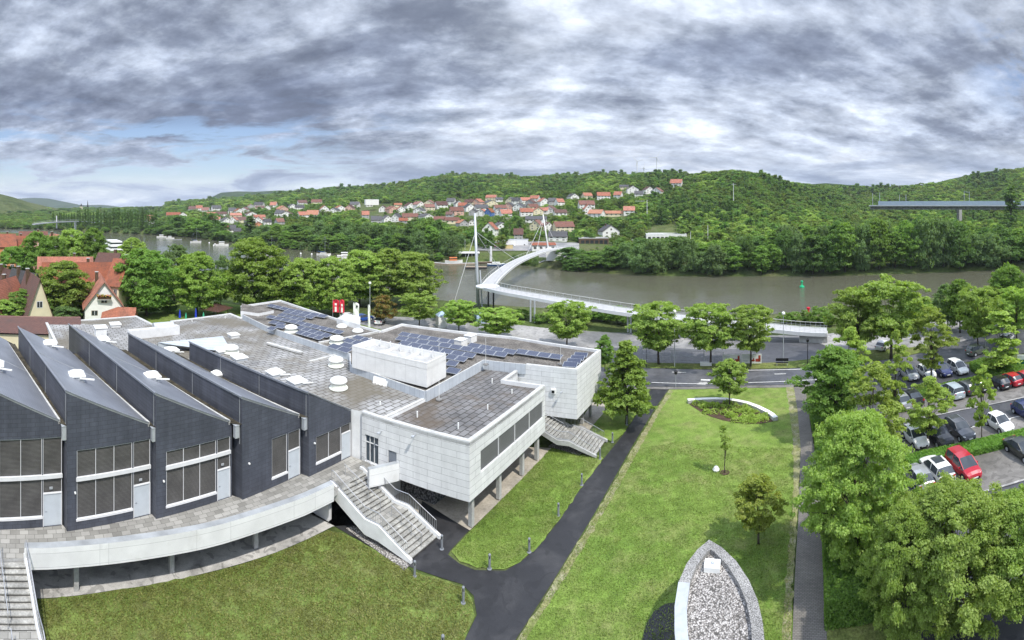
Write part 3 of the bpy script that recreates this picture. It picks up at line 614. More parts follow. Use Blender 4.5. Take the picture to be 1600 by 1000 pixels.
    # wall lamp at the left part of the front
    if 0 < i:
        lb = MB(); lp = c+u*.55-inn*.1; zl_ = ZF+2.55
        lb.box(Q(lp, zl_), .10, .16, .09, ux=u, m=M['white_plastic']); lb.tube(Q(lp+inn*.1, zl_+.05), Q(lp, zl_+.05), .02, m=M['steel']); lb.build('wall_lamp', None, hall)
# domelights on the hall roofs (curb + lid + opener arm)
def skylight(parent, p, s=1.15, ux=UD, open_=True):
    b = MB(); b.box(p-Vector((0, 0, .25)), s, s, .45, ux=ux, m=M['galv'])
    sk = b.build('skylight', None, parent)
    l = MB(); k = 1.12; top = p+Vector((0, 0, .26)); u = Vector(ux).normalized(); v = Vector((-u.y, u.x, 0)); N = 6
    g = [[top+u*(s*k*(i/N-.5))+v*(s*k*(j/N-.5))+Vector((0, 0, .24*(1-(2*i/N-1)**4)*(1-(2*j/N-1)**4))) for j in range(N+1)] for i in range(N+1)]
    for i in range(N):
        for j in range(N): l.poly([g[i][j], g[i+1][j], g[i+1][j+1], g[i][j+1]], M['white_plastic'])
    for ring in ([g[i][0] for i in range(N+1)], [g[N][j] for j in range(N+1)], [g[N-i][N] for i in range(N+1)], [g[0][N-j] for j in range(N+1)]):
        l.poly([ring[-1]+Vector((0, 0, -.1)), *[q for q in ring[::-1]], ring[0]+Vector((0, 0, -.1))][::-1], M['white_plastic'])
    l.build('lid', None, sk, smooth=False)
    if open_:
        a = MB(); q = p-v*s*.55+u*.15; a.beam(q+Vector((0, 0, .1)), q-v*.15+u*1.15+Vector((0, 0, -.02)), .10, .10, M['white_plastic']); a.build('opener_arm', None, sk)
    return sk
def bay_plane(i):
    c, e = Cc[i], Ee[i]; a = Vector((c.x, c.y, ZR_[i])); b = Vector((e.x, e.y, ZL_[i])); n = (b-a).cross(MD).normalized()
    return a, (n if n.z > 0 else -n)
for i, lst in ((0, [(-6, 575)]), (1, [(78, 541), (120, 591)]), (2, [(162, 534), (238, 592)]), (3, [(342, 588)])):
    for x, y in lst:
        a, n = bay_plane(i); skylight(hall, hit(x, y, a, n)+Vector((0, 0, .12)))
# ------------------------------------------------------------------ the white wing
ZT, ZS, ZB = 7.1, 7.8, 2.6
P1, P2, P5 = V2(-3.2, 35.4), V2(-12.8, 38.7), V2(3.3, 46.7); P3 = V2(-10.7, 38.0)
PN, PM = V2(-.7, 48.3), V2(.6, 50.9)
sN, sJ = V2(-3.2, 52.4), V2(-8.0, 42.9)
wing = thing('white_museum_wing', (-5, 46, 0), 'white panelled flat roofed wing with solar panels raised on concrete posts', 'building')
S_px = [(902, 578), (939, 547), (800, 526), (628, 506), (595, 517), (563, 509), (438, 469), (376, 478), (380, 492), (415, 509), (548, 553)]
S_w = [W(x, y, ZS) for x, y in S_px]; S_w[0] = V2(6.8, 48.9, ZS)
S_poly = S_w+[V2(-17.1, 48.0), sJ, sN, V2(1.5, 51.0)]
box_poly = [P1, P5, PN, PM, sN, sJ, P3]
hb5 = Ee[4]+MD*20
R1_poly = [W(70, 503, ZT), W(213, 494, ZT), W(248, 511, ZT), W(266, 502, ZT), W(360, 490, ZT), W(380, 498, ZT), V2(S_w[9].x, S_w[9].y), V2(S_w[10].x, S_w[10].y), V2(-17.1, 48.0), sJ, P3+UD*.3, P2+UD*.3, V2(Ee[4].x, Ee[4].y)+UD*.1, hb5, V2(-33.4, 41.0), V2(-42.5, 30.0), V2(-50.5, 34.5)][::-1]
xy = lambda P: [(p[0], p[1]) for p in P]
def body(poly, z0, z1, roofm, wallm, name, parent, ud=UD):
    b = MB(); b.ud = tuple(ud); b.prism(xy(poly), z0, z1, wallm, roofm); return b.build(name, None, parent)
b = MB(); b.ud = tuple(UD); b.prism(xy(S_poly), ZB, ZS-.22, M['white_panel'], M['gravel_roof'], bot=True); solar_roof = b.build('solar_roof', None, wing)
b = MB(); b.ud = tuple(UD); b.prism(xy(R1_poly), .05, ZT-.02, M['white_wall'], M['pavers_roof']); low_roof = b.build('paved_roof', None, wing)
# the corner room: walls with openings
front_h = []; s_, z_ = wall_sz(P2, P1, 570, 668); s2_, z2_ = wall_sz(P2, P1, 591, 716)
front_h.append((s_, s2_, ZF+.03, 5.35)); s3_, _ = wall_sz(P2, P1, 606.5, 700); s4_, _ = wall_sz(P2, P1, 619.5, 700); front_h.append((s3_, s4_, ZF+.03, ZF+1.72))
side_h = [(wall_sz(P1, P5, 751, 700)[0], wall_sz(P1, P5, 848.5, 650)[0], 4.15, 5.85)]
b = MB(); b.wall(P2, P1, ZB, ZT, ZT, front_h, M['white_panel'], rec=.2); b.wall(P1, P5, ZB, ZT, ZT, side_h, M['white_panel'], rec=.15)
for p, q in ((P5, PN), (PN, PM)): b.wall(p, q, ZB, ZT, ZT, [], M['white_panel'])
b.poly([(p.x, p.y, ZB) for p in [P1, P5, PN, PM, sN, sJ, P3, P2]][::-1], M['concrete'])
room = b.build('corner_room_wall', None, wing)
b = MB(); b.ud = tuple(UD); b.poly([(p.x, p.y, ZT-.25) for p in box_poly], M['pavers_box']); b.build('corner_room_roof', None, wing)
def pane(p0, p1, s0, s1, z0, z1, depth, m, name, parent, n=1, fr=None, hbars=()):
    u = (p1-p0).normalized(); inn = Vector((-u.y, u.x, 0)); Q = lambda s, z, d=depth: Vector((p0.x+u.x*s+inn.x*d, p0.y+u.y*s+inn.y*d, z))
    b = MB(); b.poly([Q(s0, z0), Q(s1, z0), Q(s1, z1), Q(s0, z1)], m); o = b.build(name, None, parent); f = MB(); fr = fr or M['frame_white']
    for k in range(n+1): f.box(Q(s0+.03+(s1-s0-.06)*k/n, z0, depth-.04), .06, .07, z1-z0, ux=u, m=fr)
    for z in (z0+.03, z1-.03, *hbars): f.beam(Q(s0+.06, z, depth-.04), Q(s1-.06, z, depth-.04), .07, .06, fr)
    f.build('frame', None, o); return o
h = side_h[0]; pane(P1, P5, h[0], h[1], h[2], h[3], .12, M['blind_gray'], 'window', wing, 4)
h = front_h[0]; o = pane(P2, P1, h[0], h[1], h[2], h[3], .16, M['glass_blue'], 'glass_door', wing, 3, hbars=(4.7,))
h = front_h[1]; u = (P1-P2).normalized(); inn = Vector((-u.y, u.x, 0)); b = MB(); pa, pb = P2+u*(h[0]+.03)+inn*.1, P2+u*(h[1]-.03)+inn*.1
b.beam((pa.x, pa.y, ZF+.88), (pb.x, pb.y, ZF+.88), .06, 1.68, M['door_dark']); d = b.build('door', None, wing)
b = MB(); b.tube((pa.x+.08, pa.y-.06, ZF+.8), (pa.x+.2, pa.y-.1, ZF+.8), .02, m=M['steel']); b.build('handle', None, d)
# parapets / copings
def coping(pts, z0, z1, wd=.36, m=None, top=None, side=1, name='parapet'):
    b = MB(); b.strip([(p[0], p[1]) for p in pts], wd, z0, z1, m or M['white_wall'], top or M['coping'], side=side); return b.build(name, None, wing)
coping([P2, P1, P5, PN, PM], ZT-.26, ZT+.12, .34)
coping([P3+UD*.1, sJ], ZT-.26, ZT+.06, .3, M['coping'])
coping([S_w[0], S_w[1], S_w[2], S_w[3], S_w[4]], ZS-.24, ZS+.06, .34); coping([S_w[4], S_w[5], S_w[6], S_w[7]], ZS-.24, ZS+.06, .34)
coping([S_w[3], S_w[4]], ZS-.24, ZS+.055, .3) if False else None
coping([V2(1.5, 51), V2(6.8, 48.9)], ZS-.24, ZS+.055, .34)
# zinc upstand between the paved roofs and the solar roof
coping([S_w[8], S_w[9]], ZT-.3, ZS+.07, .14, M['zinc'], M['coping'], side=-1, name='upstand')
coping([S_w[9], S_w[10], V2(-17.1, 48.0), sJ], ZT-.3, ZS+.07, .14, M['zinc'], M['coping'], side=-1, name='upstand')
coping([sJ, sN, V2(1.5, 51.0)], ZT-.3, ZS+.075, .14, M['zinc'], M['coping'], side=-1, name='upstand')
# edge of the lower paved roof
coping([R1_poly[-1], R1_poly[-2], R1_poly[-3]], ZT-.3, ZT+.1, .4, side=-1); coping([R1_poly[-4], R1_poly[-5], R1_poly[-6]], ZT-.3, ZT+.1, .4, side=-1)
coping([R1_poly[0], R1_poly[-1]], ZT-.3, ZT+.1, .4, side=-1)
coping([W(485, 566, ZT), W(547, 550, ZT)], ZT-.05, ZT+.12, .35, M['coping'])
b = MB(); b.beam(W(418, 536, ZT+.2), W(472, 551, ZT+.2), .5, .22, M['coping']); b.build('roof_beam', None, wing)
coping([S_w[4]+Vector((-.5, -.3, 0)), W(497, 534, ZS)], ZS-.24, ZS+.02, .3, M['coping'], name='roof_curb')
# white raised corner behind the flags, white low walls at the far left of the solar roof
b = MB(); b.prism(xy([W(526, 503, ZS), W(563, 513, ZS), W(563, 500, ZS), W(540, 494, ZS)]), ZT, ZS+.5, M['white_wall'], M['coping']); b.build('raised_corner', None, wing)
b = MB(); b.prism(xy([W(376, 492, ZT+.3), W(404, 496, ZT+.3), W(428, 491, ZT+.3), W(378, 480, ZT+.3)]), ZT-.2, ZS+.25, M['white_wall'], M['gravel_roof']); b.build('raised_corner', None, wing)
# little white rooftop house with sloped metal sheets
pa, pb = W(203, 531, ZT), W(281, 522, ZT); b = MB(); n_ = (pb-pa).normalized(); back = Vector((-n_.y, n_.x, 0))*1.0
b.prism(xy([pa, pb, pb+back, pa+back]), ZT-.1, ZT+1.15, M['white_wall'], M['coping']); hs = b.build('roof_house', None, wing)
q0, q1, q2, q3 = W(245, 541, ZT+.1), W(340, 548, ZT+.2), W(362, 549, ZT), W(348, 525, ZT+1.2)
b = MB(); b.ud = tuple(UD); b.poly([q0, q1, W(364, 552, ZT+.05), q3+Vector((0, 0, 0)), W(247, 535, ZT+1.1)], M['zinc_roof']); b.poly([W(247, 535, ZT+1.1), q3, q3-Vector((0, 0, 1.3)), W(247, 535, ZT+1.1)-Vector((0, 0, 1.3))], M['zinc_roof']); b.build('metal_slope', None, wing)
b = MB(); pc = W(256, 508, ZT+.5); b.tube(pc-UD*1.6-Vector((0, 0, .3)), pc+UD*1.4-Vector((0, 0, .3)), .75, .75, 14, M['galv']); b.build('air_duct', None, wing)
# plant box on the roof
g0, g1 = W(667, 606, ZS), W(550, 574, ZS); q = W(697, 589, ZS); ex = (g1-g0).normalized(); g1 = g0+ex*((g1-g0).length); ew = (q-g0); g3 = g0+ew; g2 = g1+ew
b = MB(); b.prism(xy([g0, g3, g2, g1]), ZS+.02, ZS+1.75, M['white_box'], M['concrete']); pb_ = b.build('plant_box', None, wing)
b = MB(); b.strip(xy([g0, g3, g2, g1]), .08, ZS+1.7, ZS+2.35, M['white_box'], M['white_box'], side=1, closed=True); b.build('screen_wall', None, pb_)
b = MB()
for k in range(8):
    b = MB(); p = g2.lerp(g3, k/7)-ew.normalized()*.3; b.box((p.x, p.y, ZS+1.75), .07, .07, .85, m=M['white_wall']); b.beam((p.x, p.y, ZS+2.5), (*(p-ew.normalized()*.5)[:2], ZS+2.5), .05, .05, M['white_wall']); b.build('rail_post', None, pb_)
for k in (.35, .68):
    b = MB(); p, q_ = g0.lerp(g1, k), g3.lerp(g2, k); b.beam((p.x, p.y, ZS+1.85), (q_.x, q_.y, ZS+1.85), .2, .2, M['white_wall']); b.build('roof_beam', None, pb_)
b = MB(); wv0 = g0.lerp(g1, .66); wv1 = g0.lerp(g1, .46); od = Vector((ex.y, -ex.x, 0))
if od.dot(-g0) < 0: od = -od
NN = 14; cols = []
for k in range(NN+1):
    p = wv0.lerp(wv1, k/NN); col_ = []
    for j in range(6):
        zz_ = ZS-.05-.72*j/5+(.03*math.sin(k*2.1) if j == 5 else 0); col_.append(Vector((p.x, p.y, zz_))+od*(.18+.10*(j/5)*math.sin(k*1.9)+.20*j/5+.12))
    cols.append(col_)
for k in range(NN):
    for j in range(5): b.poly([cols[k][j], cols[k+1][j], cols[k+1][j+1], cols[k][j+1]][::-1], M['canvas'])
tarp = b.build('tarpaulin', None, wing, smooth=True)
# mushroom vents
def mushroom(x, y, z, r=.85, hgt=1.0, dome_only=False):
    p = W(x, y, z); b = MB()
    if dome_only: b.lathe(p, [(r, 0), (r, .12), (r*.8, .3), (r*.45, .42), (.05, .46)], 20, M['white_plastic']); return b.build('roof_dome', None, wing, smooth=True)
    b.lathe(p, [(r*.95, 0), (r*1.02, .08), (r*.98, .16), (r*.80, .18), (r*.80, hgt*.55)], 24, M['dome']); o = b.build('roof_vent', None, wing)
    c = MB(); c.lathe(p+Vector((0, 0, hgt*.55)), [(r*.92, 0), (r*.95, .1), (r*.85, .28), (r*.5, .42), (r*.18, .50), (.05, .56)], 24, M['white_plastic']); c.build('vent_cap', None, o, smooth=True); return o
mushroom(455, 519, ZS-.2, .95); mushroom(526, 537, ZS-.2, .95); mushroom(525, 572, ZT, .9, 1.1); mushroom(529, 607, ZT, .92, 1.2)
mushroom(534, 511, ZS-.2, .8, dome_only=True); mushroom(559, 518, ZS-.2, .8, dome_only=True)
mushroom(388, 546.5-0, ZT, .9, .9, dome_only=True) if False else None
mushroom(361, 551, ZT, 1.0, .9)
for x, y, op_ in ((347, 549, False), (374, 560, False), (430, 584, True), (464, 597, True), (268, 548, True)): skylight(wing, W(x, y, ZT+.12), 1.45, UD, op_)
for x, y in ((720, 541), (735, 534)):
    b = MB(); b.box(W(x, y, ZS-.2), 1.3, 1.1, .85, ux=UD, m=M['white_box']); b.box(W(x, y, ZS-.2)+Vector((0, 0, .85)), 1.4, 1.2, .06, ux=UD, m=M['white_wall']); b.build('roof_unit', None, wing)
for x, y, s in ((157, 524, 1.5), (180, 510, 1.4), (365, 527, 1.2)):
    p = W(x, y, ZT); b = MB(); b.box(p, s, s, .35 if x != 157 else 1.1, ux=UD, m=M['white_wall']); o = b.build('roof_unit', None, wing)
    b = MB(); b.box(p+Vector((0, 0, .36 if x != 157 else 1.12)), s*1.15, s*1.15, .14, ux=UD, m=M['white_plastic']); b.build('lid', None, o)
# solar panels
SP = []
def prow(x0, y0, x1, y1, n, gap=.06):
    a, b_ = W(x0, y0, ZS+.05), W(x1, y1, ZS+.05); d = b_-a
    for k in range(n): SP.append((a+d*((k+.5)/n), d.normalized(), d.length/n-gap))
def px3(ox, oy, sc, *v): return [(ox+v[k]/sc, oy+v[k+1]/sc) for k in range(0, len(v), 2)]
T = 6.667
for x0, y0, x1, y1, n in [(130, 118, 330, 165, 3), (330, 165, 735, 240, 5), (290, 185, 600, 250, 4), (240, 215, 500, 275, 4), (120, 235, 430, 300, 4), (430, 300, 900, 410, 6), (150, 290, 290, 325, 2), (430, 345, 770, 445, 5), (130, 355, 200, 372, 1), (430, 395, 690, 470, 4), (210, 335, 300, 350, 1),
                          (1020, 450, 1200, 495, 2), (920, 480, 1110, 530, 2), (890, 525, 1000, 560, 1), (770, 540, 870, 570, 1), (870, 570, 980, 605, 1)]:
    prow(400+x0/T, 460+y0/T, 400+x1/T, 460+y1/T, n)
T = 5.0
for x0, y0, x1, y1, n in [(25, 112, 490, 185, 6), (560, 200, 930, 262, 4), (930, 250, 1290, 300, 4), (0, 145, 420, 212, 5), (420, 212, 860, 282, 5), (25, 180, 350, 245, 4), (350, 245, 610, 290, 3), (390, 290, 545, 320, 2), (390, 340, 475, 355, 1), (390, 395, 490, 415, 1)]:
    prow(620+x0/T, 500+y0/T, 620+x1/T, 500+y1/T, n)
ga, gb_ = W(620+1340/T, 500+370/T, ZS+.05), W(620+1450/T, 500+268/T, ZS+.05)
for k in range(4): SP.append((ga.lerp(gb_, (k+.5)/4), Vector((DD.x, DD.y, 0)), 1.55))
for (p, d, wdt) in SP:
    d = Vector((d.x, d.y, 0)).normalized(); v = Vector((-d.y, d.x, 0))
    if v.dot(Vector((0, 1, 0))) < 0: v = -v
    v = (v-d*.0); hh = .52; tl = .10
    c = Vector((p.x, p.y, ZS+.06)); pl = MB()
    A_, B_ = c-d*wdt/2-v*hh, c+d*wdt/2-v*hh; C_, D_ = B_+v*hh*2+Vector((0, 0, tl*2)), A_+v*hh*2+Vector((0, 0, tl*2)); n_ = Vector((0, 0, .04))
    cx_ = max(0.001, wdt)
    pl.poly([A_+n_, B_+n_, C_+n_, D_+n_], M['solar'], uv=[(0, 0), (cx_, 0), (cx_, 1), (0, 1)])
    for a, b_ in ((A_, B_), (B_, C_), (C_, D_), (D_, A_)): pl.poly([a, b_, b_+n_, a+n_], M['galv'])
    pl.poly([D_, C_, B_, A_], M['galv'])
    fr = .035; Fz = Vector((0, 0, .046))
    for a, b_, w_ in ((A_, B_, v), (C_, D_, -v), (B_, C_, -d), (D_, A_, d)): pl.poly([a+Fz, b_+Fz, b_+Fz+w_*fr+(Vector((0, 0, fr*tl/hh)) if w_ is v else Vector((0, 0, -fr*tl/hh)) if w_ == -v else Vector((0, 0, 0))), a+Fz+w_*fr], M['galv'])
    o = pl.build('solar_panel', None, wing)
# lightning rods and roof pipes
for x, y, hh in ((700, 550, .5),):
    pass
for x, y, z, hh in ((769, 599, ZT, .5), (800, 615, ZT, .4), (762, 640, ZT, .45), (716, 670, ZT, .5), (652, 652, ZT, .5), (594, 636, ZT, .5), (431, 500, ZS, .5), (686, 625, ZT, 4.5), (759, 570, ZS, 3.0), (686, 553, ZS, 2.0), (876, 570, ZS, 2.2), (500, 520, ZS, .5), (300, 505, ZT, .5), (352, 499, ZT, .5)):
    p = W(x, y, z-.2); b = MB(); b.tube(p, p+Vector((0, 0, hh)), .025 if hh > 1 else .06, .012 if hh > 1 else .06, 6, M['white_plastic'])
    if hh > 1: b.lathe(p, [(.3, 0), (.3, .1), (.05, .15)], 10, M['concrete_dark'])
    b.build('lightning_rod' if hh > 1 else 'vent_pipe', None, wing)
# posts, ground core, gabion wall
b = MB()
for s in (1.1, 5.2, 9.3, 12.3):
    p = P1+(P5-P1).normalized()*s+MD*.55; o = MB(); o.box((p.x, p.y, .1), .34, .34, ZB-.1, ux=UD, m=M['concrete']); o.build('post', None, wing)
for p in (P5-UD*.5+MD*.6, V2(5.6, 50.9), V2(9.5, 54.9)+MD*.3, V2(8.5, 53.2)+MD*.5):
    o = MB(); o.box((p.x, p.y, .1), .3, .3, ZB-.1, ux=UD, m=M['concrete']); o.build('post', None, wing)
b = MB(); b.prism(xy([P1+MD*4.6+UD*2.2, P1+MD*4.6+UD*14, P1+MD*16+UD*14, P1+MD*16+UD*2.2]), .03, ZB-.01, M['gabion'], M['concrete']); b.build('ground_floor_wall', None, wing)
b = MB(); b.prism(xy([V2(-3, 51.5), V2(5, 53), V2(8, 58), V2(-6, 64), V2(-12, 56)]), .03, ZB-.01, M['concrete_dark'], M['concrete']); b.build('ground_floor_wall', None, wing)
b = MB(); dn = (Ee[4]-P2)
for p, q in ((Cc[1]+MD*4, Cc[4]+MD*4), ): b.strip(xy([p-UD*9, q+UD*3]), .3, 0.02, ZF-.65, M['concrete'])
b.build('undercroft_wall', None, hall)
# wall flood lamps
def flood(p0, p1, x, y, out=.5):
    s, z = wall_sz(p0, p1, x, y); u = (p1-p0).normalized(); on = Vector((u.y, -u.x, 0)); p = Vector((p0.x+u.x*s, p0.y+u.y*s, z))
    b = MB(); b.tube(p, p+on*out+Vector((0, 0, .05)), .025, m=M['steel']); b.box(p+on*out-Vector((0, 0, .02)), .2, .26, .12, ux=u, m=M['galv']); b.build('wall_lamp', None, wing)
flood(P2, P1, 597, 674); flood(P2, P1, 650, 679); flood(V2(1.5, 51), V2(6.8, 48.9), 879, 611, .5)
s, z = wall_sz(V2(1.5, 51), V2(6.8, 48.9), 865, 611); b = MB(); u = (V2(6.8, 48.9)-V2(1.5, 51)).normalized(); p = V2(1.5, 51)+u*s+Vector((u.y, -u.x, 0))*.1; b.box((p.x, p.y, z-.25), .45, .2, .5, ux=u, m=M['white_plastic']); b.box((p.x+u.y*.12, p.y-u.x*.12, z-.15), .3, .03, .28, ux=u, m=M['black']); b.build('wall_light', None, wing)
# ------------------------------------------------------------------ raised walkway with its parapet
wk = thing('raised_walkway', W(280, 880), 'white concrete parapet walkway on posts in front of the slate hall', 'walkway')
par_px = [(38, 856.5), (75, 856), (120, 853), (160, 849.5), (200, 845), (240, 839.5), (280, 833), (315, 826.5), (350, 818), (390, 806), (430, 793), (478, 776), (522, 755.5)]
parw = [W(x, y, 3.8) for x, y in par_px]
b = MB(); b.strip(xy(parw), .5, 2.45, 3.8, M['parapet'], M['flashing'], side=1); b.build('parapet', None, wk)
tp = [V2(p.x, p.y)+MD*.3 for p in parw]; st0 = V2(-13.7, 34.6)
floor = tp+[st0+UD*3.2, st0+UD*3.2+MD*0, P2+(P1-P2).normalized()*3.0, P2, Ee[4]]
for i in (4, 3, 2, 1, 0): floor += [Ee[i]+MD*.3, Cc[i]+MD*.3] if i < 4 else [Cc[i]+MD*.3]
floor += [V2(-33, 9), V2(-28.5, 8), V2(-26.5, 12.2)]
b = MB(); b.ud = tuple(UD); b.prism(xy(floor), 2.5, ZF, M['concrete'], M['terrace']); b.build('deck', None, wk)
for x, y in ((119, 921), (268, 893), (399, 855)):
    p = W(x, y); b = MB(); b.box(p, .32, .32, 2.5, ux=UD, m=M['concrete']); b.build('post', None, wk)
for s in (0, 1):
    pass
b = MB(); q0 = st0+MD*.4-UD*.1; b.strip(xy([q0, q0+MD*5]), .4, 0, 2.5, M['white_wall']); b.build('support_wall', None, wk)
b = MB(); a_, c_ = V2(*W(577, 734, 3.95)[:2]), P2+(P1-P2).normalized()*(wall_sz(P2, P1, 624, 720)[0]); b.strip(xy([a_, c_]), .42, 2.5, 3.95, M['parapet'], M['flashing'], side=1); b.build('parapet', None, wk)
b = MB(); p = a_+UD*2.2-MD*.3; b.box((p.x+MD.x*1.5, p.y+MD.y*1.5, 0), .3, .3, 2.5, ux=UD, m=M['concrete']); b.build('post', None, wk)
b = MB(); p = W(149, 759, ZF); 
# ------------------------------------------------------------------ outside stairs
def stairs(O, wd, label, cat='staircase', solid_white=True, group='outdoor stairs', rail=True):
    th = thing('outdoor_staircase', (O.x, O.y, 0), label, cat, group)
    n1, n2, rise, run, ld = 10, 9, ZF/19, .315, 1.25
    def P(s, w_, z): p = O+DD*s+UD*w_; return Vector((p.x, p.y, z))
    prof = []; s, z = 0.0, ZF; steps = []
    for k in range(n1): z -= rise; steps.append((s, s+run, z)); s += run
    sl = s; steps.append((s, s+ld, z)); s += ld; zl = z
    for k in range(n2-1): z -= rise; steps.append((s, s+run, z)); s += run
    send = s
    fl = [MB(), MB(), MB()]; 
    for k, (a, b_, zt) in enumerate(steps):
        f = fl[0] if k < n1 else fl[1] if k == n1 else fl[2]
        zb = max(.0, zt-.42)
        if k == n1: f.ud = tuple(UD)
        c = [P(a-.02, .0, 0), P(b_+.03, .0, 0), P(b_+.03, wd, 0), P(a-.02, wd, 0)]
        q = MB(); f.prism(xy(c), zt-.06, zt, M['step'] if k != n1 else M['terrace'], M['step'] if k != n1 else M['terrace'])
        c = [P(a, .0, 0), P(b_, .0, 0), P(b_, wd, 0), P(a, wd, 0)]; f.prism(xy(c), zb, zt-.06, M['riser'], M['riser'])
    fl[0].build('flight', None, th); fl[1].build('landing', None, th); fl[2].build('flight', None, th)
    zn = lambda s_: ZF-.0-(s_/run)*rise if s_ <= sl else (zl if s_ <= sl+ld else zl-((s_-sl-ld)/run)*rise)
    ks = [-.35, 0.0, sl, sl+ld, send+.25]; zk = [ZF, ZF, zl+.02, zl+.02, .0]
    wm = M['white_wall'] if solid_white else M['concrete']
    for w_, sg in ((-.11, -1), (wd+.11, 1)):
        b = MB(); hi, lo = (.20, -.95) if solid_white else (-.02, -.5)
        for q in range(4):
            A0, A1 = ks[q], ks[q+1]; za, zb_ = zk[q], zk[q+1]
            for d in (0,):
                lf = [P(A0, w_-.11, 0), P(A1, w_-.11, 0), P(A1, w_+.11, 0), P(A0, w_+.11, 0)]
                t_ = [za+hi, zb_+hi, zb_+hi, za+hi]; l_ = [max(0, za+lo), max(0, zb_+lo), max(0, zb_+lo), max(0, za+lo)]
                if q == 3: t_[1] = t_[2] = .25
                T_ = [Vector((lf[j].x, lf[j].y, t_[j])) for j in range(4)]; B_ = [Vector((lf[j].x, lf[j].y, l_[j])) for j in range(4)]
                b.poly(T_, wm); b.poly(B_[::-1], wm)
                for j in range(4): jj = (j+1) % 4; b.poly([B_[j], B_[jj], T_[jj], T_[j]], wm)
        b.build('stringer', None, th)
        if rail:
            r = MB(); tops = []
            N = 46
            for k in range(N+1):
                s_ = -.2+(send+.1)*k/N; zb_ = zn(max(0, min(send, s_)))+(.2 if solid_white else 0.0); a = P(s_, w_, zb_); r.tube(a, a+Vector((0, 0, .86)), .015, n=4, m=M['steel'])
            for hh in (.1, .88):
                pts = [P(s_, w_, zn(max(0, min(send, s_)))+(.2 if solid_white else 0)+hh) for s_ in (-.2, 0, sl, sl+ld, send-.1)]; r.path(pts, .022 if hh < .5 else .03, 6, M['steel'])
            r.build('railing', None, th)
    r = MB(); wc = wd*.5
    for (a, b_) in ((-.5, sl+.0), (sl+ld-.35, send-.1)):
        pts = [P(a, wc, zn(max(0, a))+.92), P(b_, wc, zn(b_)+.92)]; r.path(pts, .026, 6, M['steel'])
        for k in range(4): s_ = a+.1+(b_-a-.15)*k/3; z_ = zn(max(0, s_)); r.tube(P(s_, wc, z_-.1), P(s_, wc, ZF*0+pts[0].z+(pts[1].z-pts[0].z)*(s_-a)/(b_-a)), .02, n=6, m=M['steel'])
    r.build('handrail', None, th)
    return th
stairs(st0, 3.0, 'white sided outdoor staircase down from the walkway beside the gabion wall')
stairs(V2(-25.15, 14.9)-UD*3.1, 3.1, 'partly cropped outdoor staircase at the left end of the walkway')
stairs(V2(1.65, 48.4), 3.1, 'bare concrete staircase under the east end of the white wing by the asphalt path', solid_white=False)
# ------------------------------------------------------------------ trees
import numpy as np
def leafmat(name, a, b_, c_, trans=.46, vs=1.3, hue=.012):
    m, t, b = newmat(name); g = t.n('ShaderNodeNewGeometry'); oi = t.n('ShaderNodeObjectInfo')
    c = t.ramp(t.noise(g.outputs['Position'], vs, 3, .6), [(.28, a), (.5, b_), (.74, c_)])
    c = t.mix(1.0, c, t.ramp(t.noise(g.outputs['Position'], vs*6, 2, .5), [(.3, .80), (.7, 1.22)]), 'MULTIPLY')
    hs = t.n('ShaderNodeHueSaturation'); t.l(c, hs.inputs['Color'])
    t.l(t.math('MULTIPLY_ADD', oi.outputs['Random'], hue, .5-hue/2), hs.inputs['Hue']); t.l(t.math('MULTIPLY_ADD', oi.outputs['Random'], .34, 1.02), hs.inputs['Value']); hs.inputs['Saturation'].default_value = 1.0
    t.l(hs.outputs[0], b.inputs['Base Color']); b.inputs['Roughness'].default_value = .55; b.inputs['Specular IOR Level'].default_value = .25
    tr = t.n('ShaderNodeBsdfTranslucent'); t.l(t.mix(1.0, hs.outputs[0], (1.35, 1.35, .55), 'MULTIPLY'), tr.inputs[0])
    mx = t.n('ShaderNodeMixShader'); mx.inputs[0].default_value = trans; t.l(b.outputs[0], mx.inputs[1]); t.l(tr.outputs[0], mx.inputs[2])
    o = [n for n in t.t.nodes if n.type == 'OUTPUT_MATERIAL'][0]; t.l(mx.outputs[0], o.inputs[0]); return m
M['leaf_fresh'] = leafmat('leaf_fresh', (.178, .270, .052), (.255, .362, .085), (.350, .450, .145))
M['leaf_lime'] = leafmat('leaf_lime', (0.195, 0.271, 0.052), (0.269, 0.359, 0.079), (0.350, 0.438, 0.131))
M['leaf_mid'] = leafmat('leaf_mid', (.105, .195, .036), (.155, .262, .055), (.225, .340, .090))
M['leaf_gold'] = leafmat('leaf_gold', (.200, .265, .045), (.285, .345, .070), (.380, .420, .120), hue=.0)
M['leaf_dark'] = leafmat('leaf_dark', (.070, .135, .032), (.105, .190, .050), (.160, .250, .075))
M['leaf_olive'] = leafmat('leaf_olive', (.145, .230, .040), (.205, .300, .060), (.280, .375, .100))
M['leaf_willow'] = leafmat('leaf_willow', (0.098, 0.166, 0.061), (0.146, 0.228, 0.088), (0.203, 0.289, 0.131))
M['leaf_forest'] = leafmat('leaf_forest', (.085, .145, .034), (.135, .215, .052), (.215, .295, .085), vs=.045, hue=.05)
M['leaf_hedge'] = leafmat('leaf_hedge', (0.081, 0.175, 0.026), (0.138, 0.254, 0.044), (0.203, 0.333, 0.070), vs=2.5)
M['leaf_autumn'] = leafmat('leaf_autumn', (0.260, 0.123, 0.052), (0.212, 0.175, 0.052), (0.163, 0.228, 0.061))
M['bark'] = pmat('bark', (.075, .062, .05), .35, 3, .9, .6, 20); M['bark_pale'] = pmat('bark_pale', (.16, .145, .12), .3, 3, .9)
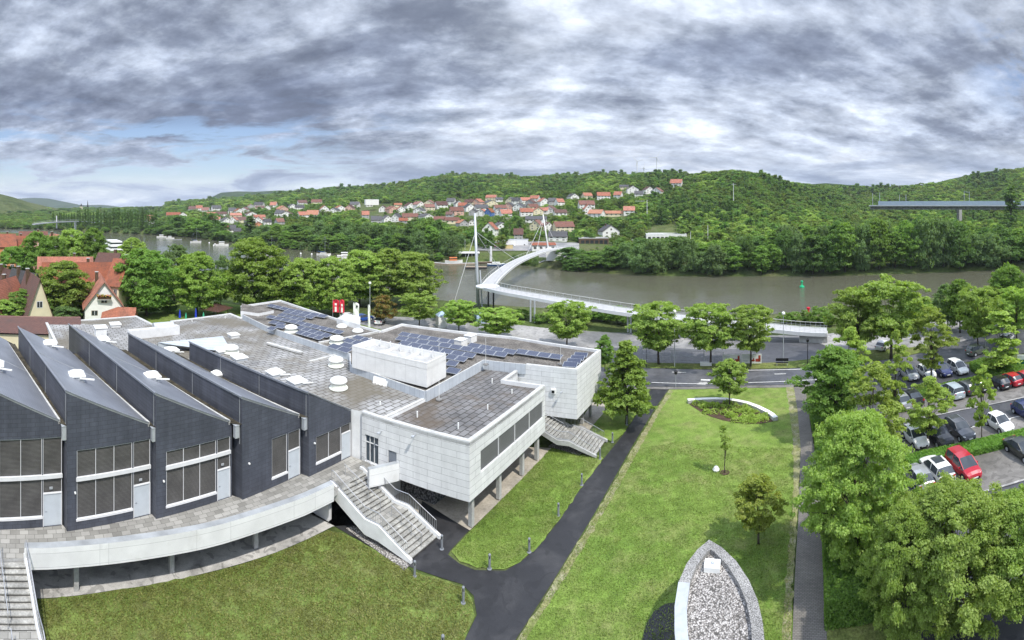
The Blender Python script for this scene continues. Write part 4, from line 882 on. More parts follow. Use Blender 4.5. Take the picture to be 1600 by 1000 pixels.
def np_mesh(name, verts, quads, mats, midx=None):
    me = bpy.data.meshes.new(name); nv, nf = len(verts), len(quads)
    me.vertices.add(nv); me.vertices.foreach_set('co', verts.astype(np.float32).ravel())
    me.loops.add(nf*4); me.loops.foreach_set('vertex_index', quads.astype(np.int32).ravel())
    me.polygons.add(nf); me.polygons.foreach_set('loop_start', np.arange(0, nf*4, 4, dtype=np.int32))
    try: me.polygons.foreach_set('loop_total', np.full(nf, 4, dtype=np.int32))
    except Exception: pass
    for m in mats: me.materials.append(m)
    if midx is not None: me.polygons.foreach_set('material_index', midx.astype(np.int32))
    me.update(calc_edges=True); me.validate(); return me
def leaf_cards(rs, C, N, size, jit=.55):
    """quads centred on C, roughly facing N"""
    n = len(C); nn = N+rs.normal(0, jit, (n, 3)); nn /= np.linalg.norm(nn, axis=1)[:, None]+1e-9
    t = np.cross(nn, rs.normal(0, 1, (n, 3))); t /= np.linalg.norm(t, axis=1)[:, None]+1e-9; b = np.cross(nn, t)
    s = size*rs.uniform(.55, 1.25, (n, 1)); k = rs.uniform(.45, .8, (n, 1))
    v = np.stack([C-t*s, C-b*s*k+nn*s*.25, C+t*s, C+b*s*k+nn*s*.25], 1).reshape(-1, 3)
    return v, np.arange(n*4).reshape(n, 4)
def crown_pts(rs, shape, h, w, base, ncl, rc, gaps=.0):
    """cluster centres in the crown's volume. h height, w width, base = crown base height"""
    out = []
    ch = h-base
    while len(out) < ncl:
        t = rs.uniform(0, 1); 
        if shape == 'round': pr = math.sqrt(max(0, 1-(2*t-.92)**2/1.18))
        elif shape == 'oval': pr = math.sin(math.pi*min(1, (t*.92+.06)))**.75
        elif shape == 'cone': pr = (1-t)**.75*min(1, t*6+.35)
        elif shape == 'column': pr = min(1, t*4+.4)*(1-t**3)**.6
        elif shape == 'spread': pr = math.sqrt(max(0, 1-(2*t-1.1)**2/1.25))*(.75+.25*t)
        elif shape == 'spiky': pr = min(1, t*3+.3)*(1-t)**.55*(.8+.5*math.sin(t*23))
        else: pr = 1
        a = rs.uniform(0, 2*math.pi); lob = 1+.16*math.sin(a*3+t*5+ncl)+.10*math.sin(a*5-t*7)
        rr = math.sqrt(rs.uniform(.18, 1))*pr*(w/2-rc*.55)*lob
        out.append((rr*math.cos(a), rr*math.sin(a), base+rc*.5+t*(ch-rc*1.0), rr/(w/2)))
    return np.array(out)
def make_crown(name, seed, shape, h, w, base, ncl, rc, nleaf, size, mat, droop=0.0):
    rs = np.random.RandomState(seed); cl = crown_pts(rs, shape, h, w, base, ncl, rc)
    # every cluster splits into a few twigs pointing outwards, so the outline frays
    tw = rs.normal(0, 1, (ncl, 4, 3)); tw /= np.linalg.norm(tw, axis=2)[:, :, None]; tw[:, :, 2] = np.abs(tw[:, :, 2])*.7-.12
    sub = cl[:, None, :3]+tw*rc*rs.uniform(.25, 1.15, (ncl, 4, 1)); cl0 = cl; ncl = ncl*4; cl = np.concatenate([sub.reshape(-1, 3), np.repeat(cl[:, 3:], 4, 0)], 1); rc = rc*.52
    per = max(3, nleaf//ncl); rcs = rc*rs.uniform(.5, 1.5, ncl)
    d = rs.normal(0, 1, (ncl, per, 3)); d /= np.linalg.norm(d, axis=2)[:, :, None]
    d[:, :, 2] = np.where(d[:, :, 2] < -.3, -d[:, :, 2]*.6, d[:, :, 2])
    rad = rs.uniform(.1, 1.15, (ncl, per, 1))**.6
    off = d*rad*rcs[:, None, None]; off[:, :, 2] *= .72
    if droop: off[:, :, 2] -= droop*rs.uniform(0, 1, (ncl, per))**2*rcs[:, None]*1.8
    C = (cl[:, None, :3]+off).reshape(-1, 3); mid = np.array([0, 0, base+(h-base)*.42])
    out = (C-mid); out /= np.linalg.norm(out, axis=1)[:, None]+1e-9
    N = d.reshape(-1, 3)*.45+out*.45+np.array([0, 0, .45])
    v, q = leaf_cards(rs, C, N, size, .75); return np_mesh(name, v, q, [mat]), cl0
def make_trunk(name, seed, h, base, cl, r0, mat, nb=9, straight=1.0):
    rs = random.Random(seed); b = MB(); p = Vector((0, 0, -.15)); top = h*.80; K = 5; pts = [p]
    for k in range(1, K+1): pts.append(Vector((rs.uniform(-.03, .03)*h*k/K, rs.uniform(-.03, .03)*h*k/K, top*k/K)))
    rad = [r0*(1.15 if k == 0 else (1-.78*k/K)) for k in range(K+1)]
    for k in range(K): b.tube(pts[k], pts[k+1], rad[k], rad[k+1], 8)
    idx = list(range(len(cl))); rs.shuffle(idx)
    for i in idx[:nb]:
        c = Vector(cl[i][:3]); f = max(.3, min(.85, (c.z/h)*.62+rs.uniform(-.05, .05))); s = pts[0].lerp(pts[-1], f); k = min(K-1, int(f*K)); s = pts[k].lerp(pts[k+1], f*K-k)
        m = s.lerp(c, .5)+Vector((0, 0, .06*h)); rr = r0*(.45-.3*f); b.tube(s, m, rr, rr*.6, 5); b.tube(m, s.lerp(c, .97), rr*.6, rr*.2, 5)
    return b, mat
class Proto: pass
PROTO = {}
def proto(key, seed, shape, h, w, basef, ncl, rc, nleaf, size, mat, bark='bark', r0=None, nb=10, droop=0.0):
    p = Proto(); base = h*basef; p.h, p.w = h, w
    p.crown, cl = make_crown('crown', seed, shape, h, w, base, ncl, rc, nleaf, size, M[mat], droop)
    co = np.empty(len(p.crown.vertices)*3, np.float32); p.crown.vertices.foreach_get('co', co); co = co.reshape(-1, 3); p.h = float(np.percentile(co[:, 2], 99.7)); p.w = 2*float(np.percentile(np.hypot(co[:, 0], co[:, 1]), 98))
    tb, m = make_trunk('trunk', seed+1, h, base, cl, r0 or h*.017, M[bark], nb)
    me = bpy.data.meshes.new('trunk'); me.from_pydata(tb.v, [], tb.f); me.materials.append(M[bark]); me.polygons.foreach_set('use_smooth', [True]*len(tb.f)); p.trunk = me
    PROTO.setdefault(key, []).append(p)
def put_tree(key, loc, h, w, label, cat='tree', group=None, name='tree', rot=None, var=None, with_parts=True):
    p = PROTO[key][var if var is not None else R.randrange(len(PROTO[key]))]
    t = thing(name, loc, label, cat, group, rot if rot is not None else R.uniform(0, 6.28)); t.scale = (w/p.w, w/p.w*R.uniform(.94, 1.06), h/p.h)
    for nm, me in (('trunk', p.trunk), ('crown', p.crown)):
        o = bpy.data.objects.new(nm, me); COL.objects.link(o); o.parent = t
    return t
# near protos (nominal height, width)
for s in range(3): proto('maple', 11+s, 'round', 9.5, 9, .14, 290, .75, 120000, .086, 'leaf_fresh', nb=26, r0=.17)
for s in range(2): proto('dense', 21+s, 'oval', 8, 6, .16, 190, .62, 42000, .105, 'leaf_mid', nb=16)
for s in range(2): proto('light', 31+s, 'oval', 8, 5, .18, 62, .52, 19000, .105, 'leaf_lime', nb=22, r0=.10)
for s in range(2): proto('plane', 41+s, 'spread', 8, 8, .22, 140, .7, 32000, .13, 'leaf_fresh', nb=16)
for s in range(2): proto('round_park', 51+s, 'round', 6, 5, .28, 130, .5, 22000, .11, 'leaf_fresh', nb=12)
proto('conic_park', 61, 'cone', 8, 5.5, .12, 170, .5, 30000, .12, 'leaf_olive', nb=14)
proto('golden_park', 62, 'oval', 5.5, 4.4, .24, 100, .42, 17000, .10, 'leaf_gold', nb=12)
proto('sapling', 63, 'spiky', 4.2, 1.4, .42, 16, .28, 700, .09, 'leaf_olive', nb=8, r0=.045)
for s in range(2): proto('spiky', 65+s, 'spiky', 8, 4, .10, 60, .5, 8000, .13, 'leaf_lime', nb=20, r0=.09)
for s in range(3): proto('mid_green', 71+s, 'round', 12, 11, .10, 200, 1.15, 34000, .20, 'leaf_mid', nb=10)
for s in range(2): proto('mid_fresh', 81+s, 'round', 12, 11, .10, 200, 1.1, 34000, .20, 'leaf_fresh', nb=10)
for s in range(2): proto('mid_olive', 85+s, 'round', 12, 11, .08, 200, 1.15, 34000, .20, 'leaf_olive', nb=10)
for s in range(2): proto('mid_willow', 88+s, 'round', 12, 11, .10, 110, 1.1, 15000, .22, 'leaf_willow', nb=8, droop=.5)
for s in range(3): proto('bank_dark', 91+s, 'round', 14, 13, .02, 80, 1.9, 7500, .40, 'leaf_dark', nb=5)
for s in range(3): proto('bank_willow', 95+s, 'round', 12, 14, .0, 80, 1.8, 7500, .36, 'leaf_willow', nb=5, droop=.5)
for s in range(3): proto('bank_mid', 101+s, 'oval', 15, 12, .03, 80, 1.8, 7500, .40, 'leaf_mid', nb=5)
for s in range(2): proto('poplar', 105+s, 'column', 22, 6, .04, 90, 1.2, 5000, .45, 'leaf_dark', nb=4)
for s in range(2): proto('bush', 108+s, 'round', 2.2, 3, .0, 36, .5, 4500, .10, 'leaf_mid', nb=4, r0=.04)
proto('bush_autumn', 111, 'round', 5, 5, .15, 50, .6, 6000, .15, 'leaf_autumn', nb=8)
# ---- nearby trees, placed on the photo:  key, x, ybase, ytop, width px, label, name, category
NEAR_T = [
 ('maple', 1338, 893, 655, 178, 'large bushy maple overhanging the brick footpath at the corner of the car park'),
 ('maple', 1490, 985, 768, 205, 'large maple at the bottom right in front of the hidden white cars'),
 ('maple', 1592, 960, 782, 160, 'large maple cut by the right edge at the bottom of the photo'),
 ('maple', 1415, 1010, 800, 130, 'maple behind the clipped hedge block left of the bottom right maples'),
 ('dense', 1303, 674, 548, 104, 'dark green round tree standing beside the top of the brick footpath'),
 ('light', 1362, 740, 575, 110, 'loose yellow green tree in the middle of the row along the car park'),
 ('light', 1326, 640, 515, 66, 'slender yellow green tree rising behind the dark round tree'),
 ('light', 1398, 655, 520, 50, 'narrow pale tree between the loose tree and the parked silver car'),
 ('plane', 1392, 560, 440, 108, 'tall broad bright green plane tree near the loop road'),
 ('plane', 1340, 566, 455, 88, 'broad bright green plane tree left of the tallest one by the loop road'),
 ('light', 1455, 598, 484, 72, 'light green tree standing in the hedge strip over the white hatchback'),
 ('light', 1450, 698, 592, 76, 'yellow green tree in the hedge strip above the black car'),
 ('light', 1534, 693, 576, 44, 'slim yellow green tree in the hedge strip beside the white parked car'),
 ('spiky', 1565, 583, 490, 58, 'sparse tree with a red brown trunk on the clipped hedge island'),
 ('plane', 1528, 553, 452, 66, 'round green street tree beside the green grey hatchback on the road'),
 ('plane', 1588, 540, 452, 62, 'round green street tree at the right edge above the car park'),
 ('plane', 1029, 569, 478, 88, 'leftmost of the three street trees in front of the footbridge'),
 ('plane', 1110, 571, 480, 84, 'middle one of the three street trees in front of the footbridge'),
 ('plane', 1173, 572, 482, 70, 'rightmost of the three street trees, beside the banners'),
 ('plane', 886, 548, 474, 68, 'street tree behind the white wing under the footbridge deck'),
 ('conic_park', 979, 662, 538, 80, 'tall cone shaped tree beside the asphalt path and the white wing'),
 ('dense', 945, 580, 526, 28, 'small dark tree just behind the corner of the white wing'),
 ('round_park', 1140, 634, 566, 55, 'young round tree in the lens shaped planting bed'),
 ('sapling', 1132, 739, 668, 24, 'thin newly planted sapling on the lawn beside a white stone'),
 ('golden_park', 1185, 850, 748, 76, 'small golden leaved tree with a dark trunk on the lawn'),
 ('plane', 655, 512, 460, 58, 'small street tree right of the white flags behind the solar roof'),
 ('plane', 717, 520, 472, 52, 'small street tree between the tents behind the solar roof'),
 ('plane', 776, 532, 484, 72, 'wide low street tree behind the roof below the bridge mast'),
 ('bush_autumn', 600, 507, 463, 42, 'small reddish tree between the white flags'),
 ('mid_olive', 398, 488, 377, 98, 'tallest olive green tree behind the hall roofs'),
 ('mid_green', 229, 494, 394, 84, 'dark green round tree right of the white gabled house'),
 ('mid_olive', 308, 492, 398, 84, 'yellowish broad tree over the closed parasols'),
 ('mid_willow', 272, 470, 386, 56, 'grey green willow between the dark tree and the yellowish tree'),
 ('mid_willow', 345, 478, 402, 34, 'thin pale willow at the gap towards the river'),
 ('mid_olive', 440, 490, 425, 60, 'lower olive tree right of the tallest olive green tree'),
 ('mid_fresh', 475, 492, 408, 72, 'bright green tree above the far corner of the solar roof'),
 ('mid_fresh', 520, 494, 406, 66, 'bright green tree directly behind the red flags'),
 ('mid_fresh', 562, 478, 394, 72, 'bright green bank tree left of the lamp post'),
 ('mid_fresh', 606, 476, 392, 80, 'broad bright green bank tree over the reddish tree'),
 ('mid_fresh', 648, 480, 398, 66, 'bright green bank tree at the end of the riverside row'),
 ('mid_olive', 97, 500, 412, 82, 'big yellow green tree between the cream gable and the white gable house'),
 ('mid_green', 40, 512, 455, 66, 'bushy green garden tree in front of the cream gable'),
 ('mid_fresh', 10, 515, 470, 50, 'light green garden tree at the left edge above the brown tiles'),
 ('mid_fresh', 52, 512, 478, 46, 'low light green garden shrub tree above the brown tiles'),
 ('mid_willow', 100, 512, 480, 50, 'low grey green shrub tree under the big yellow green tree'),
 ('mid_green', 58, 455, 366, 56, 'dark round tree behind the brown gables at the left'),
 ('mid_fresh', 112, 440, 362, 46, 'round green tree behind the large red roof'),
 ('mid_green', 146, 440, 360, 44, 'dark round tree left of the white river ship'),
 ('mid_green', 85, 445, 372, 44, 'green tree between the two dark round trees behind the red roof'),
 ('mid_fresh', 206, 440, 374, 44, 'round green tree right of the white river ship'),
 ('mid_green', 20, 455, 388, 50, 'green tree below the orange house at the left edge'),
 ('mid_green', 232, 462, 398, 40, 'green tree beside the river behind the dark round tree'),
 ('bank_mid', 1500, 520, 440, 52, 'grey green bush tree on the river bank at the right'),
 ('mid_green', 1575, 512, 418, 60, 'dark tree at the right edge beside the river'),
 ('mid_fresh', 1545, 520, 452, 56, 'light green tree on the river bank at the right'),
 ('mid_willow', 1480, 512, 446, 44, 'pale willow on the river bank right of the plane trees'),
 ('dense', 1440, 520, 468, 44, 'dark green bush tree on the bank behind the tallest plane tree'),
 ('poplar', 1580, 470, 293, 28, 'single tall poplar in front of the motorway bridge'),
]
for key, x, yb, yt, wp, label in NEAR_T:
    if key == 'poplar': r = 380.; base = G(x, r)
    else: base = W(x, yb); r = math.hypot(base.x, base.y); base.z = min(0, height_xr(x, r))
    h = ZR(yt, r)-base.z; put_tree(key, base, h*1.03, wp*r/F*(1.24 if key == 'mid_fresh' else 1.14 if key.startswith('mid') else 1.08), label)
# bushes along the bank
NB = [(815, 498, 22), (845, 505, 20), (870, 500, 26), (905, 506, 30), (925, 500, 24), (945, 502, 34), (965, 505, 30), (985, 508, 28), (760, 500, 22), (740, 502, 24), (690, 500, 26), (1225, 505, 20), (1262, 506, 26), (1280, 504, 30), (1295, 508, 26), (1420, 500, 28), (1445, 490, 30), (1550, 492, 30), (1590, 500, 36), (795, 505, 20), (720, 498, 20), (1240, 503, 20), (1330, 512, 24)]
for k, (x, y, wp) in enumerate(NB):
    p = W(x, y); r = math.hypot(p.x, p.y); put_tree('bush', p, wp*r/F*R.uniform(.55, .9), wp*r/F*1.25, 'low green bush in the overgrown strip along the near river bank', 'bush', 'bushes along the near river bank', 'bush')
for x, y, wp, lb in ((135, 498, 24, 'green climbing bush against the white gabled house'), (200, 492, 30, 'low dark bush behind the red annexe roof'), (233, 490, 30, 'low dark hedge bush behind the lawn with parasols'), (262, 488, 28, 'dark hedge bush left of the closed parasols')):
    p = W(x, y); r = rng(y); put_tree('bush', p, wp*r/F*.8, wp*r/F*1.2, lb, 'bush', None, 'bush')
# ---- the far bank's trees one can tell apart
KW = dict(bank_willow='grey green willow', bank_dark='dark green rounded tree', bank_mid='mid green oval tree', poplar='poplar')
def bank_tree(x, dr, yt, wp, key, label, group):
    if '%s' in label: label = label % KW[key]
    rn, rf = bank(x); r = rf+dr; z = height_xr(x, r)-.3; h = ZR(yt, r)-z; put_tree(key, A(x, r, z), max(4, h), wp*r/F, label, 'tree', group, 'riverside_tree')
TOPR = [(885, 392), (920, 396), (960, 386), (1000, 382), (1060, 374), (1100, 386), (1140, 380), (1200, 366), (1250, 358), (1300, 352), (1350, 350), (1400, 352), (1450, 350), (1500, 352), (1550, 356), (1600, 356), (1680, 356)]
x = 888
while x < 1660:
    wp = R.uniform(34, 52); key = R.choice(['bank_dark', 'bank_willow', 'bank_mid', 'bank_dark', 'bank_mid']) if x > 930 else 'bank_dark'
    if 960 < x < 1120: key = R.choice(['bank_willow', 'bank_willow', 'bank_mid'])
    bank_tree(x, R.uniform(3, 9), interp(TOPR, x)+R.uniform(-9, 20), wp, key, '%s in the front row along the far river bank', 'front row of trees on the far bank'); x += wp*.55
x = 905
while x < 1660:
    wp = R.uniform(34, 50); bank_tree(x, R.uniform(18, 30), interp(TOPR, x)+R.uniform(-14, 2)+(0 if x > 1120 else 4), wp, R.choice(['bank_dark', 'bank_mid', 'bank_mid', 'bank_willow']), '%s in the second row along the far river bank', 'second row of trees on the far bank'); x += wp*.62
TOPL = [(205, 349), (240, 352), (265, 342), (300, 336), (330, 333), (350, 345), (375, 362), (395, 362), (410, 352), (440, 352), (480, 348), (520, 346), (560, 344), (600, 352), (640, 360), (668, 338), (700, 352), (730, 366)]
x = 246
while x < 722:
    wp = R.uniform(20, 38); bank_tree(x, R.uniform(4, 12), interp(TOPL, x)+R.uniform(8, 24), wp, R.choice(['bank_dark', 'bank_willow', 'bank_mid', 'bank_mid']), '%s at the water edge of the far bank by the moored boats', 'waterside trees by the moored boats'); x += wp*.6
x = 250
while x < 730:
    wp = R.uniform(22, 36)
    if not (360 < x < 392): bank_tree(x, R.uniform(20, 50), interp(TOPL, x)+R.uniform(-3, 8), wp, R.choice(['bank_dark', 'bank_dark', 'bank_mid', 'bank_willow']), '%s behind the water edge between the village and the moored boats', 'trees between village and moored boats')
    x += wp*.6
bank_tree(669, 30, 340, 44, 'bank_mid', 'broad light green tree above the landing stage', None)
bank_tree(640, 26, 345, 18, 'poplar', 'slim pale poplar among the far bank trees', None); bank_tree(528, 22, 338, 14, 'poplar', 'slim pale poplar above the white sailing boat', None)
bank_tree(391, 30, 338, 22, 'poplar', 'dark pointed tree right of the white riverside tower house', None)
for k in range(40):
    x = 84+k*4.1+R.uniform(-1.6, 1.6); rn, rf = bank(x); r = rf+R.uniform(4, 14); h = ZR(R.uniform(324.5, 334)+(0 if x > 130 else 4), r)-(-1)
    put_tree('poplar', A(x, r, -1), h, h*.20, 'tall poplar in the long row on the far bank beyond the distant footbridge', 'tree', 'poplar row on the far bank', 'poplar_tree')

x = -10
while x < 905:
    rn, rf = bank(x); wp = R.uniform(12, 24); r = rf+R.uniform(.5, 3.5); skip = 690 < x < 800 or 838 < x < 882
    if not skip: put_tree(R.choice(['bank_willow', 'bank_mid', 'bank_dark']), A(x, r, -4.2), R.uniform(3.2, 6.0)*(1+.0006*r), wp*r/F*.8, 'low willow shrub at the very edge of the far bank', 'shrub', 'shrubs on the far water edge', 'waterside_shrub')
    x += wp*(.62 if x > 240 else .8)
# ------------------------------------------------------------------ houses
HB = []    # screen boxes of the houses, kept free of wood in front: (x0, x1, ytop, ybase, r)
WALLS = dict(w='plaster_white', c='plaster_cream', y='plaster_yellow', p='plaster_pink', b='plaster_blue', g='plaster_gray', o='plaster_orange', k='wood')
ROOFS = dict(r='tile_red', b='tile_brown', g='tile_gray', o='tile_orange', w='tile_weather', f='concrete')
def house(loc, w, d, he, hr, rz, wall, roof, label, side='eave', nwin=3, floors=2, chim=True, group=None, big=False, cat='house', name='house', over=.45, dorm=0):
    """gabled house. local x = ridge direction when side=='eave' (eave faces the camera side -y) ; 'gable' turns the gable to -y"""
    h = thing(name, loc, label, cat, group, rz); Wm, Rm = M[WALLS[wall]], M[ROOFS[roof]]; L0 = wloc(h)*0
    def bld(mb, nm, parent): 
        o = mb.build(nm, None, None); o.parent = parent; return o
    if side == 'gable': lx, ly = d, w; rot = math.pi/2
    else: lx, ly = w, d; rot = 0.0
    T = (lambda x, y, z: (x, y, z)) if rot == 0 else (lambda x, y, z: (-y, x, z))
    b = MB(); X, Y = lx/2, ly/2; z0 = -1.5
    q = lambda *p: [Vector(T(*v)) for v in p]
    b.poly(q((-X, -Y, z0), (X, -Y, z0), (X, -Y, he), (-X, -Y, he)), Wm); b.poly(q((X, Y, z0), (-X, Y, z0), (-X, Y, he), (X, Y, he)), Wm)
    b.poly(q((X, -Y, z0), (X, Y, z0), (X, Y, he), (X, 0, he+hr), (X, -Y, he)), Wm); b.poly(q((-X, Y, z0), (-X, -Y, z0), (-X, -Y, he), (-X, 0, he+hr), (-X, Y, he)), Wm)
    bld(b, 'wall', h)
    r = MB(); o = over; sl = hr/Y; t = .16; e = -o*sl
    for sg in (-1, 1):
        A_ = [(-X-o, sg*(Y+o), he+e+.03), (X+o, sg*(Y+o), he+e+.03), (X+o, 0, he+hr+.03), (-X-o, 0, he+hr+.03)]
        if sg > 0: A_ = [A_[1], A_[0], A_[3], A_[2]]
        up = [(x, y, z+t) for x, y, z in A_]; r.poly(q(*up), Rm); r.poly(q(*A_[::-1]), Rm)
        r.poly(q(A_[0], A_[1], up[1], up[0]), M['wood']); r.poly(q(A_[1], A_[2], up[2], up[1]), M['wood']); r.poly(q(A_[3], A_[0], up[0], up[3]), M['wood'])
    ro = bld(r, 'roof', h)
    if chim:
        c = MB(); p = T(X*.35, Y*.25, he+hr*.6); c.box(p, .7, .6, hr*.4+.9, m=M['wood']); c.box((p[0], p[1], p[2]+hr*.4+.9), .8, .7, .12, m=M['concrete']); bld(c, 'chimney', ro)
    def win(px, pz, ww, wh, face):
        f = MB(); g = MB()
        if face == 's': P = lambda a, z, o_: T(px+a, -Y-o_, z)
        elif side == 'gable': P = lambda a, z, o_: T(-X-o_, px-a, z)
        else: P = lambda a, z, o_: T(X+o_, px+a, z)
        for o_, k, m_, mb in ((.03, 1.0, M['frame_white'] if wall not in 'w' else M['wood_light'], f), (.05, .84, M['glass'], g)):
            a = ww/2*k; c = wh/2*k; zc = pz
            mb.poly([Vector(P(-a, zc-c, o_)), Vector(P(a, zc-c, o_)), Vector(P(a, zc+c, o_)), Vector(P(-a, zc+c, o_))], m_)
        if k: g.poly([Vector(P(-.04, pz-wh*.42, .06)), Vector(P(.04, pz-wh*.42, .06)), Vector(P(.04, pz+wh*.42, .06)), Vector(P(-.04, pz+wh*.42, .06))], M['frame_white'])
        fo = bld(f, 'window', h); bld(g, 'pane', fo)
    fh = he/floors
    for fl in range(floors):
        zc = fh*fl+fh*.55
        for k in range(nwin): win(-X+lx*(k+.5)/nwin, zc, min(1.5, lx/nwin*.5), fh*.45, 's')
        for k in range(2): win(-Y+ly*(k+.5)/2, zc, min(1.3, ly*.2), fh*.45, 'e')
    win(0, he+hr*.32, 1.2, min(1.3, hr*.35), 'e')
    return h
def ghit(x, y, rmin=None):
    """range at which the ray of a pixel meets the far ground"""
    r = (bank(x)[1]+14) if rmin is None else rmin
    while r < 2200:
        if ZR(y, r) <= height_xr(x, r): return r
        r += 3
    return 900
SIZE = {}
VILL = []
def vh(x, yb, wp, hp, wall, roof, side='eave', rot=0, label='', r=None, **k):
    """village house: base pixel, width px, total height px"""
    rr = r or ghit(x, yb); z = height_xr(x, rr); z = min(z, ZR(yb, rr)) if r else z; w_ = 1.0*wp*rr/F; h_ = 1.03*hp*rr/F
    w_ = max(6, w_); h_ = max(5, h_); p = A(x, rr, z); az = az_of(x); rz = -az+math.radians(rot)
    he = h_*.50 if side == 'eave' else h_*.52; dd = max(7, min(11, w_*.85)); 
    house(p, w_, dd, he, h_-he, rz, wall, roof, label, side, nwin=max(2, int(w_/3.5)), floors=2 if h_ > 6 else 1, **k)
    HB.append((x-wp/2-2, x+wp/2+2, yb-hp, yb, rr))
